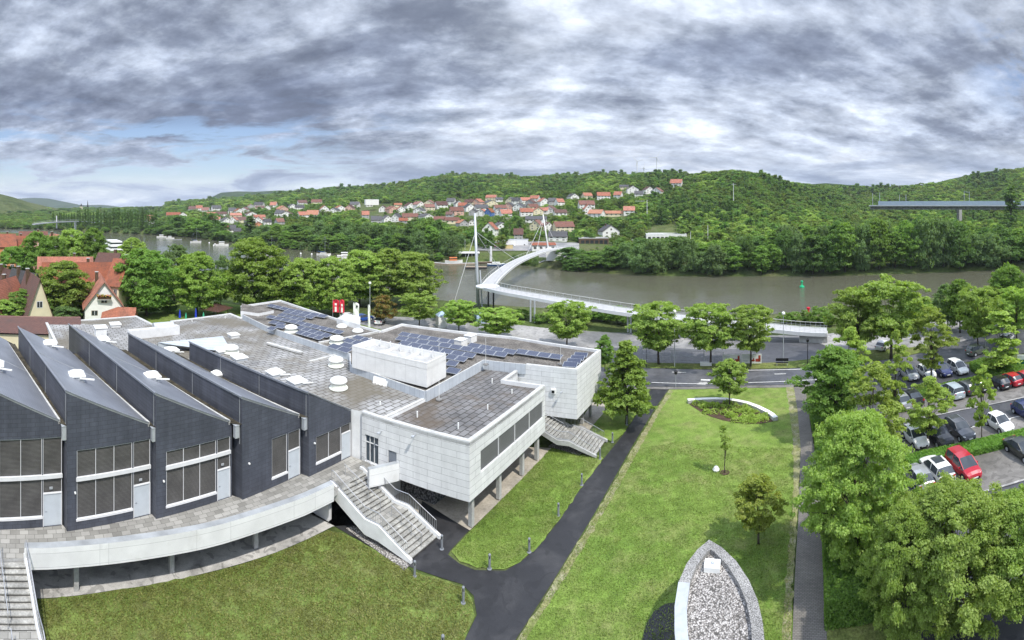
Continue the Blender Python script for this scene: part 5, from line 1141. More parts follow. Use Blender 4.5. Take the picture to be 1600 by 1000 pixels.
V_ = [ # x, ybase, w, h, wall, roof, side, rot, label
 (472, 321, 14, 8, 'w', 'b', 'eave', 15, 'brown roofed house at the top left of the distant village'), (495, 320, 16, 8, 'c', 'w', 'eave', -10, 'brownish red roofed cream house beside the topmost left houses'),
 (457, 326, 12, 7, 'w', 'g', 'gable', 20, 'small grey gabled house in the upper left village'), (468, 328, 14, 7, 'w', 'g', 'eave', 5, 'low grey roofed house among the upper left village roofs'),
 (441, 331, 16, 9, 'p', 'o', 'gable', 30, 'pink gabled house with orange roof in the left village'), (418, 328, 9, 7, 'w', 'g', 'gable', 0, 'white box like house at the left of the pink gabled one'),
 (406, 327, 14, 5, 'c', 'b', 'eave', 0, 'long low brown roofed house at the left village edge'), (405, 343, 18, 7, 'w', 'r', 'eave', 8, 'long red roofed house above the orange shed at the left'),
 (404, 354, 10, 6, 'o', 'o', 'gable', 10, 'small orange shed like house near the left village trees'), (472, 341, 14, 10, 'w', 'r', 'eave', 25, 'red roofed white house left of the brightest red roof'),
 (489, 342, 18, 13, 'w', 'o', 'eave', -12, 'white house with the brightest red roof in the left village'), (571, 341, 11, 11, 'g', 'r', 'eave', 5, 'small square house with red roof alone among trees'),
 (599, 331, 12, 9, 'w', 'b', 'gable', -15, 'white gabled house with brown roof standing alone in the trees'), (577, 323, 10, 5, 'w', 'r', 'eave', 10, 'tiny red roofed house above the lone white gabled house'),
 (588, 349, 16, 11, 'g', 'g', 'eave', 0, 'grey house with slate roof at the left of the lower row'), (604, 347, 14, 10, 'w', 'g', 'gable', 25, 'white gabled grey roofed house in the lower row'), (620, 346, 14, 12, 'w', 'g', 'gable', -30, 'white house with dark gable beside the cream block'),
 (641, 344, 24, 10, 'c', 'c' if False else 'w', 'eave', 0, 'wide cream house with pale roof in the lower village row'), (630, 349, 13, 8, 'g', 'r', 'eave', 0, 'small grey house with red roof before the wide cream house'), (665, 343, 20, 9, 'w', 'g', 'gable', 40, 'white house with long grey green roof left of the big light tree'),
 (622, 323, 12, 5, 'c', 'o', 'eave', 0, 'tiny orange roofed house at the left end of the upper row'), (640, 327, 15, 10, 'w', 'b', 'gable', 25, 'brown roofed white gable, first of the upper row'), (654, 325, 16, 10, 'w', 'w', 'gable', 40, 'second brown roofed house of the upper row'), (671, 322, 15, 9, 'c', 'w', 'gable', -20, 'cream gable in the upper row with two brown neighbours'),
 (689, 326, 18, 11, 'w', 'b', 'eave', 20, 'purple brown roofed house by itself in the upper row'), (705, 320, 13, 10, 'w', 'g', 'eave', -20, 'dark slate roofed white house high in the upper row'), (716, 323, 12, 9, 'w', 'g', 'gable', 20, 'white gable under a slate roof next to the dark roofed one'),
 (713, 336, 20, 12, 'p', 'w', 'eave', 15, 'long pinkish house with brown red roof below the slate roofs'), (733, 330, 16, 11, 'w', 'g', 'gable', 25, 'white house with black roof in the village centre'), (734, 321, 14, 9, 'c', 'b', 'eave', -20, 'brown roofed house behind the pink gable'), (747, 321, 15, 10, 'p', 'r', 'gable', -35, 'pink gabled house with pale red roof'),
 (752, 330, 20, 10, 'w', 'g', 'eave', 10, 'long slate roofed terrace left of the orange painted house'), (766, 322, 20, 9, 'c', 'g', 'gable', 30, 'pale cream gable in the upper village centre'), (768, 313, 16, 8, 'c', 'r', 'eave', -15, 'red roofed house highest above the mast tip'), (780, 315, 11, 6, 'w', 'g', 'eave', 0, 'small flat white house at the top of the village'),
 (765, 338, 12, 12, 'b', 'o', 'gable', -30, 'bright blue walled house with orange roof'), (781, 330, 18, 9, 'w', 'w', 'eave', 15, 'brown roofed house right of the blue one'), (796, 327, 14, 10, 'p', 'g', 'gable', -25, 'salmon gable with slate roof right of the mast'), (790, 340, 18, 12, 'w', 'r', 'eave', 20, 'red roofed white house with two gables right of the blue house'), (799, 319, 15, 10, 'c', 'g', 'gable', -30, 'cream house with grey roof in the upper right village'),
 (820, 318, 15, 9, 'w', 'r', 'eave', 25, 'red roofed house at the upper right of the village'), (812, 329, 18, 11, 'w', 'g', 'gable', -25, 'white gable under a wide slate roof'), (822, 337, 19, 11, 'w', 'r', 'eave', 8, 'long red roofed house in the right part of the village'), (838, 347, 32, 9, 'w', 'g', 'eave', -5, 'long low grey roofed hall at the village foot'),
 (836, 315, 14, 9, 'w', 'r', 'eave', -20, 'red roofed white house left of the clustered right end'), (849, 321, 16, 11, 'w', 'r', 'gable', 25, 'white gable with red roof at the right end cluster'), (863, 320, 13, 10, 'g', 'g', 'eave', 10, 'dark grey house at the right end cluster'), (832, 328, 16, 9, 'c', 'w', 'eave', 30, 'tan house below the right end cluster'), (839, 335, 16, 10, 'c', 'r', 'gable', 20, 'cream gable with red roof low in the right cluster'),
 (850, 334, 15, 9, 'w', 'r', 'eave', -18, 'red roofed house touching the purple grey house'), (860, 332, 16, 10, 'w', 'b', 'gable', -25, 'purple grey roofed white house beside the trees'), (875, 337, 19, 9, 'w', 'b', 'eave', 12, 'brown roofed house on the wood edge'), (895, 312, 15, 9, 'w', 'g', 'gable', 30, 'grey roofed white gable on the slope above the wood'), (917, 311, 14, 9, 'c', 'r', 'eave', 25, 'left one of three red roofed houses in a line on the slope'),
 (943, 312, 20, 11, 'w', 'r', 'eave', 5, 'widest of three red roofed houses in a line on the slope'), (966, 310, 12, 10, 'w', 'r', 'eave', -20, 'right one of three red roofed houses in a line on the slope'), (916, 326, 24, 12, 'w', 'w', 'eave', 12, 'large brown red house above the crimson roofed gable'), (918, 334, 13, 14, 'w', 'r', 'gable', 15, 'white gable with crimson roof on the slope'),
 (932, 339, 22, 11, 'w', 'o', 'eave', -20, 'white gabled house with orange red roof under the crimson roofed one'), (959, 338, 28, 6, 'c', 'o', 'eave', 0, 'long low orange roofed house beside the square red one'), (983, 335, 17, 12, 'w', 'r', 'eave', 0, 'square white house with red roof at the edge of the wood'), (975, 295, 14, 6, 'c', 'g', 'eave', 0, 'grey roofed bungalow left of the white hillside villas'),
 (988, 302, 18, 11, 'w', 'g', 'gable', 10, 'largest white villa high on the hillside'), (998, 308, 13, 9, 'w', 'g', 'eave', 0, 'lower white villa on the hillside'), (1013, 302, 15, 10, 'w', 'b', 'gable', 25, 'brown roofed white villa on the hillside'), (1027, 306, 17, 12, 'w', 'w', 'gable', -20, 'rightmost white villa of the hillside cluster'), (1057, 293, 18, 12, 'w', 'r', 'eave', -12, 'lone white house with red roof high in the wood'),
 (766, 369, 21, 21, 'w', 'r', 'gable', -18, 'tall white gabled house with red roof right of the bridge mast'), (782, 357, 17, 9, 'w', 'g', 'gable', 30, 'white house with grey roof behind the tall white gabled one'), (810, 374, 12, 16, 'g', 'b', 'eave', 0, 'old dark barn house among trees right of the mast'), (687, 347, 18, 8, 'c', 'w', 'eave', 0, 'long brown red roofed house above the landing stage trees'), (706, 349, 22, 9, 'c', 'w', 'eave', 5, 'wide brown red roofed house beside the orange roofed one'), (722, 354, 16, 10, 'g', 'o', 'gable', 30, 'grey gable with orange roof left of the mast'),
 (738, 352, 10, 7, 'w', 'g', 'gable', 0, 'small white gable directly left of the mast'), (839, 360, 18, 15, 'c', 'w', 'gable', -25, 'cream gable with brown roof left of the second mast'), (855, 360, 16, 12, 'w', 'b', 'gable', 30, 'cream house with brown roof behind the second mast'), (880, 362, 30, 15, 'c', 'w', 'eave', 18, 'big farmhouse with weathered orange brown roof'), (872, 376, 28, 14, 'w', 'g', 'eave', -5, 'dark grey roofed barn below the big farmhouse'),
 (234, 352, 12, 15, 'w', 'r', 'eave', 30, 'red roofed house between the poplars and the round trees'), (271, 340, 22, 8, 'p', 'r', 'eave', 0, 'long red roofed house above the far bank trees'), (286, 340, 12, 8, 'w', 'r', 'gable', 0, 'white gable beside the long red roofed house'), (326, 340, 20, 8, 'c', 'r', 'eave', 5, 'red roofed terrace at the left of the riverside village'),
 (337, 347, 15, 9, 'w', 'o', 'eave', -10, 'bright orange roofed house in the riverside village'), (353, 349, 14, 9, 'w', 'g', 'gable', 25, 'white gable with grey roof in the riverside village'), (365, 349, 13, 10, 'w', 'r', 'gable', -20, 'white gable with red roof in the riverside village'), (376, 348, 16, 9, 'c', 'b', 'eave', 0, 'brown roofed house behind the pointed tree'), (345, 338, 18, 7, 'w', 'b', 'eave', 0, 'upper brown roofed house of the riverside village'), (368, 340, 18, 7, 'c', 'r', 'eave', 10, 'upper red roofed house of the riverside village'), (392, 338, 16, 7, 'w', 'b', 'gable', 20, 'small brown roofed house right in the riverside village'), (398, 347, 14, 9, 'w', 'r', 'gable', -20, 'red roofed white gable at the right end of the riverside village'),
 (355, 360, 9, 8, 'c', 'o', 'eave', 0, 'small orange roofed house left of the white tower house'), (363, 365, 7, 13, 'w', 'g', 'eave', 0, 'narrow white tower house by the river'), (371, 366, 9, 9, 'c', 'g', 'eave', 0, 'pale low building right of the white tower house')]
for v in V_:
    x, yb, wp, hp, wl, rf, sd, rt, lb = v; vh(x, yb, wp, hp, wl, 'w' if rf == 'c' else rf, sd, rt, lb, group='houses across the river')
rv_ = random.Random(21)
for (x0, x1, y0, y1, n) in ((372, 470, 322, 340, 13), (380, 440, 341, 352, 5), (470, 560, 322, 334, 9), (300, 372, 329, 336, 7), (610, 700, 328, 334, 6), (700, 800, 316, 342, 14), (800, 880, 312, 332, 9)):
    for k in range(n):
        x = x0+(x1-x0)*(k+rv_.random()*.8)/n; y = rv_.uniform(y0, y1)
        if any(a+3 < x < b_-3 and c-2 < y-5 < d for a, b_, c, d, e in HB): continue
        vh(x, y, rv_.uniform(10, 16), rv_.uniform(7, 10), rv_.choice('wwwcwgp'), rv_.choice('rrrbwgo'), rv_.choice(('eave', 'gable')), rv_.uniform(-35, 35), 'small distant village house squeezed between others across the river', group='small village houses across the river')
# black and white gabled house
rr = 345; z = ZR(371, rr); p = A(951, rr, z)
vh(951, 371, 28, 19, 'w', 'g', 'gable', 20, 'white house with dark blue gable and slate roof near the flat hall', r=345)
# flat roofed far halls
def hall_box(x0, x1, yt, yb, r, wm, rm, label, dep=10, bands=0, doors=0, cat='building', name='flat_roofed_hall', curved=False):
    a, c = A(x0, r), A(x1, r+3); u = (c-a).normalized(); n = Vector((-u.y, u.x, 0)); zb = ZR(yb, r); zt = ZR(yt, r)
    t = thing(name, (a.x, a.y, zb), label, cat); b = MB(); b.prism(xy([a, c, c+n*dep, a+n*dep]), zb-2, zt, wm, rm); b.build('wall', None, t)
    b = MB(); b.strip(xy([a, c, c+n*dep, a+n*dep]), .5, zt-.1, zt+.45, M['white_wall'] if wm is not M['wood'] else M['concrete'], side=1, closed=True); b.build('roof_edge', None, t)
    L = (c-a).length; k = 0; st = max(3, L/10); s = 1.2
    while s+st*.7 < L and (bands or doors):
        b = MB(); p0 = a+u*s-n*.05; p1 = a+u*(s+st*.7)-n*.05; z0_, z1_ = (zb+.1, zb+(zt-zb)*.75) if doors else (zb+(zt-zb)*.45, zb+(zt-zb)*.75)
        b.poly([(p0.x, p0.y, z0_), (p1.x, p1.y, z0_), (p1.x, p1.y, z1_), (p0.x, p0.y, z1_)], M['glass']); b.build('window', None, t); s += st
    HB.append((x0-2, x1+2, yt, yb, r)); return t
hall_box(1010, 1073, 367, 380, 330, M['plaster_white'], M['concrete'], 'long white flat roofed modern hall half hidden by bank trees', 18, 1)
hall_box(992, 1012, 376, 384, 322, M['plaster_white'], M['concrete'], 'small white annexe left of the modern hall', 8)
hall_box(1018, 1052, 358, 366, 372, M['plaster_white'], M['concrete'], 'white building showing between trees behind the modern hall', 10)
hall_box(905, 951, 373, 384, 300, M['wood'], M['tile_gray'] if False else M['concrete'], 'long brown timber hall behind the far bank trees', 10, 0, 1)
hall_box(571, 592, 312, 318, 620, M['plaster_white'], M['concrete'], 'long pale retaining building on the village slope', 10)
# boat shed with the red roof
def far_z(x, r): return height_xr(x, r)
rs_ = 262.; p = A(849, rs_, far_z(849, rs_)); house(p, 13, 7, 3.1, 1.1, -az_of(849)+.1, 'w', 'r', 'low white shed with long red roof by the end of the footbridge', 'eave', 4, 1, False, cat='shed', name='boat_shed'); HB.append((828, 872, 380, 394, rs_))
# ---- the houses on this side at the left
def nh(x, yb, yt, wp, wall, roof, side, rot, label, dep=10, hef=.5, **k):
    r = rng(yb); p = A(x, r, 0); h_ = ZR(yt, r); w_ = wp*r/F; house(p, w_, dep, h_*hef, h_*(1-hef), -az_of(x)+math.radians(rot), wall, roof, label, side, **k)
    return p, r
nh(159, 503, 434, 56, 'w', 'r', 'gable', 4, 'white gabled house with balcony and flower boxes behind the hall roofs', 14, .48, nwin=2, floors=2)
nh(120, 485, 411, 104, 'w', 'r', 'eave', 2, 'large house with a broad red tiled roof behind the white gabled house', 12, .36, nwin=5)
nh(102, 468, 402, 82, 'w', 'r', 'eave', 0, 'long red roofed house behind the large broad roof', 11, .45, nwin=4)
nh(51, 512, 429, 38, 'c', 'b', 'gable', 12, 'pale gabled house with brown tiled roof left of the big yellow green tree', 13, .35, nwin=1)
nh(38, 495, 424, 24, 'w', 'g', 'gable', 30, 'narrow white house with dark gable behind the cream one', 11, .5, nwin=1)
nh(4, 505, 438, 44, 'w', 'r', 'gable', -28, 'red roofed house cut by the left edge of the photo', 12, .4, nwin=2)
nh(10, 478, 420, 34, 'w', 'b', 'gable', 20, 'brown roofed house behind the cropped red roofed one', 11, .4, nwin=1)
nh(171, 468, 396, 34, 'w', 'b', 'eave', -24, 'white house with brown roof and red flank right of the long red roof', 13, .5, nwin=3)
nh(190, 492, 405, 22, 'c', 'r', 'eave', -25, 'pale yellow house with steep red roof beside the dark round tree', 10, .60, nwin=2)
nh(6, 428, 366, 34, 'o', 'r', 'eave', 4, 'orange terrace house with red roof far left', 10, .72, nwin=3)
nh(28, 426, 369, 24, 'w', 'r', 'eave', -6, 'white terrace house with red roof next to the orange one', 10, .6, nwin=2)
nh(52, 420, 362, 42, 'p', 'w', 'eave', 0, 'house with long pale pink roof behind the dark round tree', 10, .8, nwin=2)
nh(86, 424, 366, 24, 'w', 'r', 'gable', 20, 'small red roofed house with white gable before the distant footbridge', 9, .7, nwin=1)
nh(187, 516, 481, 46, 'w', 'r', 'eave', -12, 'low annexe with red hipped tile roof right of the white gabled house', 5, .45, nwin=2, floors=1, chim=False)
# balcony of the white gable house
p, r = A(163, rng(503), 0), rng(503); az = az_of(163); f = Vector((-math.sin(az), -math.cos(az), 0)); s_ = Vector((math.cos(az), -math.sin(az), 0)); c = p+f*7.3
# (gable front is 7 m before the centre)
bt = thing('balcony', (c.x, c.y, ZR(470, r-7)), 'dark balcony with yellow and red flowers on the white gable', 'balcony'); b = MB(); zb = ZR(468, r-7)
b.box((c.x, c.y, zb), 2.8, .9, .15, ux=s_, m=M['concrete']); b.box((c.x+f.x*.4, c.y+f.y*.4, zb+.15), 2.8, .08, .8, ux=s_, m=M['wood']); b.build('balcony_rail', None, bt)
fl = MB(); rsf = random.Random(3); fm = [pmat('flower_yellow', (.7, .5, .05)), pmat('flower_red', (.55, .1, .12)), M['leaf_fresh']]
for k in range(160):
    q = Vector((c.x, c.y, zb+.95))+s_*rsf.uniform(-1.5, 1.5)+f*(.55+rsf.uniform(-.15, .2))+Vector((0, 0, rsf.uniform(-.25, .25))); a = Vector((rsf.uniform(-1, 1), rsf.uniform(-1, 1), rsf.uniform(-1, 1))).normalized()*.12; d_ = a.cross(Vector((.3, .5, .8))).normalized()*.12
    fl.poly([q-a, q-d_, q+a, q+d_], fm[rsf.choice((0, 0, 1, 2))])
fl.build('flower_box', None, bt)
# long brown tiled roof just behind the halls at the far left
rr = 74.0; a, c = A(-60, rr+2), A(126, rr); u = (c-a).normalized(); n = Vector((-u.y, u.x, 0)); zr_ = ZR(496, rr); ze_ = ZR(521, rr-6)
bt = thing('tiled_outbuilding', a, 'long low outbuilding with brown tiled roof between the halls and the gardens', 'building'); b = MB(); sd_ = -n if n.y > 0 else n
b.prism(xy([a+sd_*6, c+sd_*6, c-sd_*4, a-sd_*4]), 0, ze_-.3, M['plaster_cream'], M['concrete']); b.build('wall', None, bt)
b = MB(); Z = lambda p, z: Vector((p.x, p.y, z)); q = [Z(a+sd_*6.4, ze_), Z(c+sd_*6.4, ze_), Z(c, zr_), Z(a, zr_)]
if (q[1]-q[0]).cross(q[2]-q[0]).z < 0: q.reverse()
b.poly(q, M['tile_brown']); q = [Z(a-sd_*4.4, ze_), Z(c-sd_*4.4, ze_), Z(c, zr_-.01), Z(a, zr_-.01)]
if (q[1]-q[0]).cross(q[2]-q[0]).z < 0: q.reverse()
b.poly(q, M['tile_weather']); b.poly([Z(c+sd_*6, ze_-.3), Z(c-sd_*4, ze_-.3), Z(c, zr_-.1)], M['wood']); b.build('roof', None, bt)
# open brown roofed pavilion
p = W(337, 495); b = MB(); pv = thing('pavilion', p, 'small brown tiled pavilion roof under the trees behind the hall', 'pavilion')
for sx in (-1, 1):
    for sy in (-1, 1): o = MB(); o.tube(p+Vector((sx*1.9, sy*1.9, 0)), p+Vector((sx*1.9, sy*1.9, 1.9)), .08, m=M['wood']); o.build('post', None, pv)
q = [p+Vector((a_*2.9, c_*2.9, 1.9)) for a_, c_ in ((-1, -1), (1, -1), (1, 1), (-1, 1))]; tp_ = p+Vector((0, 0, 3.1))
for i in range(4): b.poly([q[i], q[(i+1) % 4], tp_], M['tile_brown'])
b.poly(q[::-1], M['wood']); b.build('roof', None, pv)
# ------------------------------------------------------------------ footbridge over the river
def smooth(pts, n=6):
    out = []
    for i in range(len(pts)-1):
        p0 = pts[max(0, i-1)]; p1 = pts[i]; p2 = pts[i+1]; p3 = pts[min(len(pts)-1, i+2)]
        for k in range(n):
            t = k/n; out.append(.5*((2*p1)+(p2-p0)*t+(2*p0-5*p1+4*p2-p3)*t*t+(3*p1-p0-3*p2+p3)*t**3))
    out.append(pts[-1]); return out
M['bridge_white'] = pmat('bridge_white', (.66, .67, .67), .05, 1, .5)
M['bridge_deck'] = pmat('bridge_deck', (.40, .40, .395), .1, 1, .7)
fb = thing('footbridge', W(830, 503), 'white angled cable footbridge over the river with two leaning masts', 'footbridge')
seg1 = smooth([W(1292, 517.5, 1.8), W(1250, 515.5, 2.0), W(1200, 510.5, 2.5), W(1100, 500, 3.3), W(1000, 489, 4.1), W(900, 473.5, 4.9), W(830, 461.5, 5.3), W(790, 454.5, 5.45), W(764, 448.5, 5.5)])
seg2 = smooth([W(763, 446, 5.5), W(776, 431, 5.5), W(800, 412.5, 5.5), W(825, 400.5, 5.4), W(850, 392, 5.2), W(872, 388, 4.8), W(900, 385.5, 3.6)])
for sg in (seg1, seg2):
    P = [(p.x, p.y) for p in sg]; Z1 = [p.z for p in sg]
    b = MB(); b.strip(P, 3.2, [z-.35 for z in Z1], Z1, M['bridge_white'], M['bridge_deck']); b.build('deck', None, fb)
    for sd in (-1, 1):
        Q_ = []
        for i, p in enumerate(sg):
            d = (sg[min(i+1, len(sg)-1)]-sg[max(0, i-1)]); d.z = 0; d.normalize(); Q_.append(p+Vector((-d.y, d.x, 0))*1.7*sd)
        b = MB(); b.strip(xy(Q_), .25, [q.z-.55 for q in Q_], [q.z+.12 for q in Q_], M['bridge_white']); b.build('edge_beam', None, fb)
        b = MB()
        for hh in (1.15,): b.path([q+Vector((0, 0, hh)) for q in Q_], .03, 4, M['bridge_white'])
        for q in Q_[::1]: b.tube(q, q+Vector((0, 0, 1.15)), .02, n=4, m=M['galv'])
        b.path([q+Vector((0, 0, .6)) for q in Q_], .012, 4, M['galv'])
        b.build('railing', None, fb)
kk = W(762, 447, 5.5); b = MB(); b.lathe((kk.x, kk.y, 4.95), [(2.6, 0), (2.9, .3), (2.9, .6)], 20, M['bridge_white']); b.build('deck_corner', None, fb)
def mast(x0, r0, z0, x1, z1, ra, rb, m):
    b = MB(); p, q = A(x0, r0, z0), A(x1, r0, z1); b.tube(p, q, ra, rb, 12, m); o = b.build('mast', None, fb, smooth=True); return p, q
m0, m1 = mast(748, 118, -4, 742, ZR(333, 118), .50, .26, M['galv']); n0, n1 = mast(861, 226, -4.5, 848.5, ZR(335, 226), .48, .26, M['bridge_white'])
b = MB(); b.tube(A(755, 117, -4), A(750, 117.5, 9), .22, .16, 8, M['galv']); b.build('prop', None, fb)
for a, c in ((m0.lerp(m1, .83), W(708, 478, 0)), (m0.lerp(m1, .83), seg2[8]), (m0.lerp(m1, .83), seg2[14]), (n0.lerp(n1, .93), seg2[17]), (n0.lerp(n1, .93), seg2[21]), (n0.lerp(n1, .93), seg2[30]), (n0.lerp(n1, .93), A(826, 262, 0))):
    b = MB(); b.tube(a, c, .07 if a.y < 150 else .06, n=5, m=M['bridge_white']); b.build('cable', None, fb)
for x, y, zt in ((829, 503, 4.9), (835.5, 504, 4.9), (981, 519, 3.8), (985.5, 520, 3.8), (763, 485, 5.0), (771, 485, 5.0), (1090, 532, 3.0), (1098, 533, 3.0)):
    p = W(x, y); b = MB(); b.tube(Vector((p.x, p.y, -5 if x < 780 else 0)), Vector((p.x, p.y, zt)), .20, n=8, m=M['galv'] if x > 780 else M['dark_metal']); b.build('pier', None, fb)
a, c = W(1250, 532), W(1293, 533); b = MB(); b.strip(xy([a, c]), 2.6, -.1, 1.55, M['concrete']); b.build('abutment', None, fb)
a, c = W(1196, 529), W(1248, 532); b = MB()
for hh in (.3, .9, 1.5): b.tube(a+Vector((0, 0, hh)), c+Vector((0, 0, hh)), .05, n=4, m=M['galv'])
b.build('under_rail', None, fb)
# distant footbridge at the left
db_ = thing('distant_footbridge', A(118, 561, ZW), 'distant low grey footbridge with a single pier far up the river', 'footbridge')
dpt = smooth([A(52, 500, 6.2), A(75, 515, 7.4), A(100, 540, 7.6), A(125, 565, 7.2), A(150, 590, 5.0), A(166, 600, 2.5)], 4)
b = MB(); b.strip(xy(dpt), 4, [p.z-1.2 for p in dpt], [p.z for p in dpt], M['galv'], M['plaza']); b.build('deck', None, db_)
b = MB(); b.path([p+Vector((0, 0, 1.3)) for p in dpt], .10, 4, M['galv']); b.build('railing', None, db_)
b = MB(); b.box(A(118, 561, ZW-2), 2.0, 2.0, 11.5, m=M['bridge_white']); b.build('pier', None, db_)
b = MB(); b.tube(A(88.5, 528, 0), A(88.5, 528, ZR(337, 528)), .8, .5, 8, M['bridge_white']); b.build('mast', None, db_)
# church far up the valley
ch = thing('church', A(137, 1500, 0), 'distant church with a thin dark spire on the horizon', 'church'); p = A(137, 1500, 0)
b = MB(); b.box(p, 7, 7, ZR(325, 1500), m=M['plaster_gray']); b.build('tower', None, ch); b = MB(); b.lathe(p+Vector((0, 0, ZR(325, 1500))), [(4.2, 0), (2.2, 7), (.2, 25)], 8, M['tile_gray']); b.build('spire', None, ch)
b = MB(); b.box(p+Vector((10, 12, 0)), 24, 13, 14, m=M['plaster_cream']); b.build('nave', None, ch)
ch = thing('church', A(127, 1400, 0), 'tiny pointed turret left of the thin dark spire', 'tower'); p = A(127, 1400, 0); b = MB(); b.box(p, 6, 6, 24, m=M['plaster_cream']); b.build('tower', None, ch); b = MB(); b.lathe(p+Vector((0, 0, 24)), [(4, 0), (.2, 9)], 8, M['tile_gray']); b.build('spire', None, ch)
# motorway bridge
rb_ = 485.; mb_ = thing('motorway_bridge', A(1498, rb_, 5), 'long grey motorway bridge with pale noise barrier above the woods', 'bridge')
a, c = A(1362, 497, 0), A(1800, 470, 0); za = ZR(320.5, rb_)
b = MB(); b.strip(xy([a, c]), 14, za-.9, za, M['concrete'], M['road']); b.build('deck', None, mb_)
b = MB(); b.strip(xy([a, c]), 8, za-4.6, za-.9, M['concrete_dark']); b.build('girder', None, mb_)
u_ = (c-a).normalized(); n_ = Vector((u_.y, -u_.x, 0)); M['barrier'] = pmat('barrier', (.50, .58, .68), .06, .3, .35)
if n_.dot(a) > 0: n_ = -n_
b = MB(); b.strip(xy([a+n_*6.6+u_*10, c+n_*6.6]), .3, za, za+4.0, M['barrier']); b.build('noise_barrier', None, mb_)
b = MB(); b.strip(xy([a+n_*7.0, c+n_*7.0]), .5, za-1.1, za-.1, M['bridge_white']); b.build('kerb', None, mb_)
for x in (1499, 1640):
    p = A(x, 482, 3); b = MB(); b.box(p, 5, 3, za-4.6-3, m=M['plaster_gray']); b.build('pillar', None, mb_)
HB.append((1366, 1640, 311, 319, 470))
for x, yt, lb in ((1363.5, 301, 'leftmost'), (1374.5, 301, 'second'), (1405.5, 304, 'third'), (1415.5, 304, 'fourth'), (1506.5, 298, 'fifth, with a crossbar'), (1514.5, 299, 'sixth and rightmost')):
    t = thing('line_mast', A(x, 492, za), lb+' of the thin masts standing on the motorway bridge', 'mast', 'masts on the motorway bridge'); b = MB(); p = A(x, 492, za); q = A(x, 492, ZR(yt, 492)); b.tube(p, q, .35, .25, 6, M['galv']); b.build('pole', None, t)
    if x > 1500: b = MB(); b.beam(q-Vector((0, 0, 1)), q-Vector((0, 0, 1))+u_*(3 if x < 1510 else -3), .3, .3, M['galv']); b.build('crossbar', None, t)
# power pole, lamps and wind turbines on the hill
for x, yt, yb, r, lb, arm in ((1146, 286, 308, 430, 'pale power pole standing in the wood right of the lone hillside house', True), (1106, 352, 376, 250, 'thin lamp post over the far bank trees', False), (1079, 362, 378, 250, 'shorter lamp post beside the modern hall', False), (1011, 312, 336, 400, 'grey crane like pole right of the square white house', True), (694, 284, 296, 900, 'tiny pole on the wooded slope left of the summit', False)):
    t = thing('utility_pole', A(x, r, ZR(yb, r)), lb, 'pole'); p = A(x, r, ZR(yb+6, r)); q = A(x, r, ZR(yt, r)); b = MB(); b.tube(p, q, .28*r/400, .2*r/400, 6, M['bridge_white']); b.build('pole', None, t)
    if arm: b = MB(); s_ = Vector((math.cos(az_of(x)), -math.sin(az_of(x)), 0)); b.beam(q-s_*2-Vector((0, 0, 1.2)), q+s_*(2 if x > 1100 else -10)-Vector((0, 0, 1.2)), .25, .25, M['bridge_white']); b.build('crossarm', None, t)
for x, yh_, yb, rot0, rl, lb in ((1026, 246, 270, .5, 13, 'larger wind turbine behind the wooded ridge'), (995.5, 252, 268, 1.3, 9, 'smaller wind turbine left of the larger one'), (1006, 262, 272, .2, 7, 'faintest wind turbine low behind the ridge')):
    r = 2600.; p = A(x, r, 60); hb_ = A(x, r, ZR(yh_, r)); t = thing('wind_turbine', p, lb, 'wind turbine'); b = MB(); b.tube(p, hb_, 4.0, 2.4, 8, M['bridge_white']); b.build('tower', None, t)
    s_ = Vector((math.cos(az_of(x)), -math.sin(az_of(x)), 0)); f_ = Vector((-math.sin(az_of(x)), -math.cos(az_of(x)), 0)); b = MB(); b.beam(hb_-f_*5, hb_+f_*4, 3, 3, M['bridge_white']); b.build('nacelle', None, t)
    for k in range(3):
        an = rot0+k*2.094; tip = hb_+f_*5+(s_*math.sin(an)+Vector((0, 0, math.cos(an))))*rl*r/F; b = MB(); b.tube(hb_+f_*5, tip, 2.4, .8, 5, M['bridge_white']); b.build('blade', None, t)
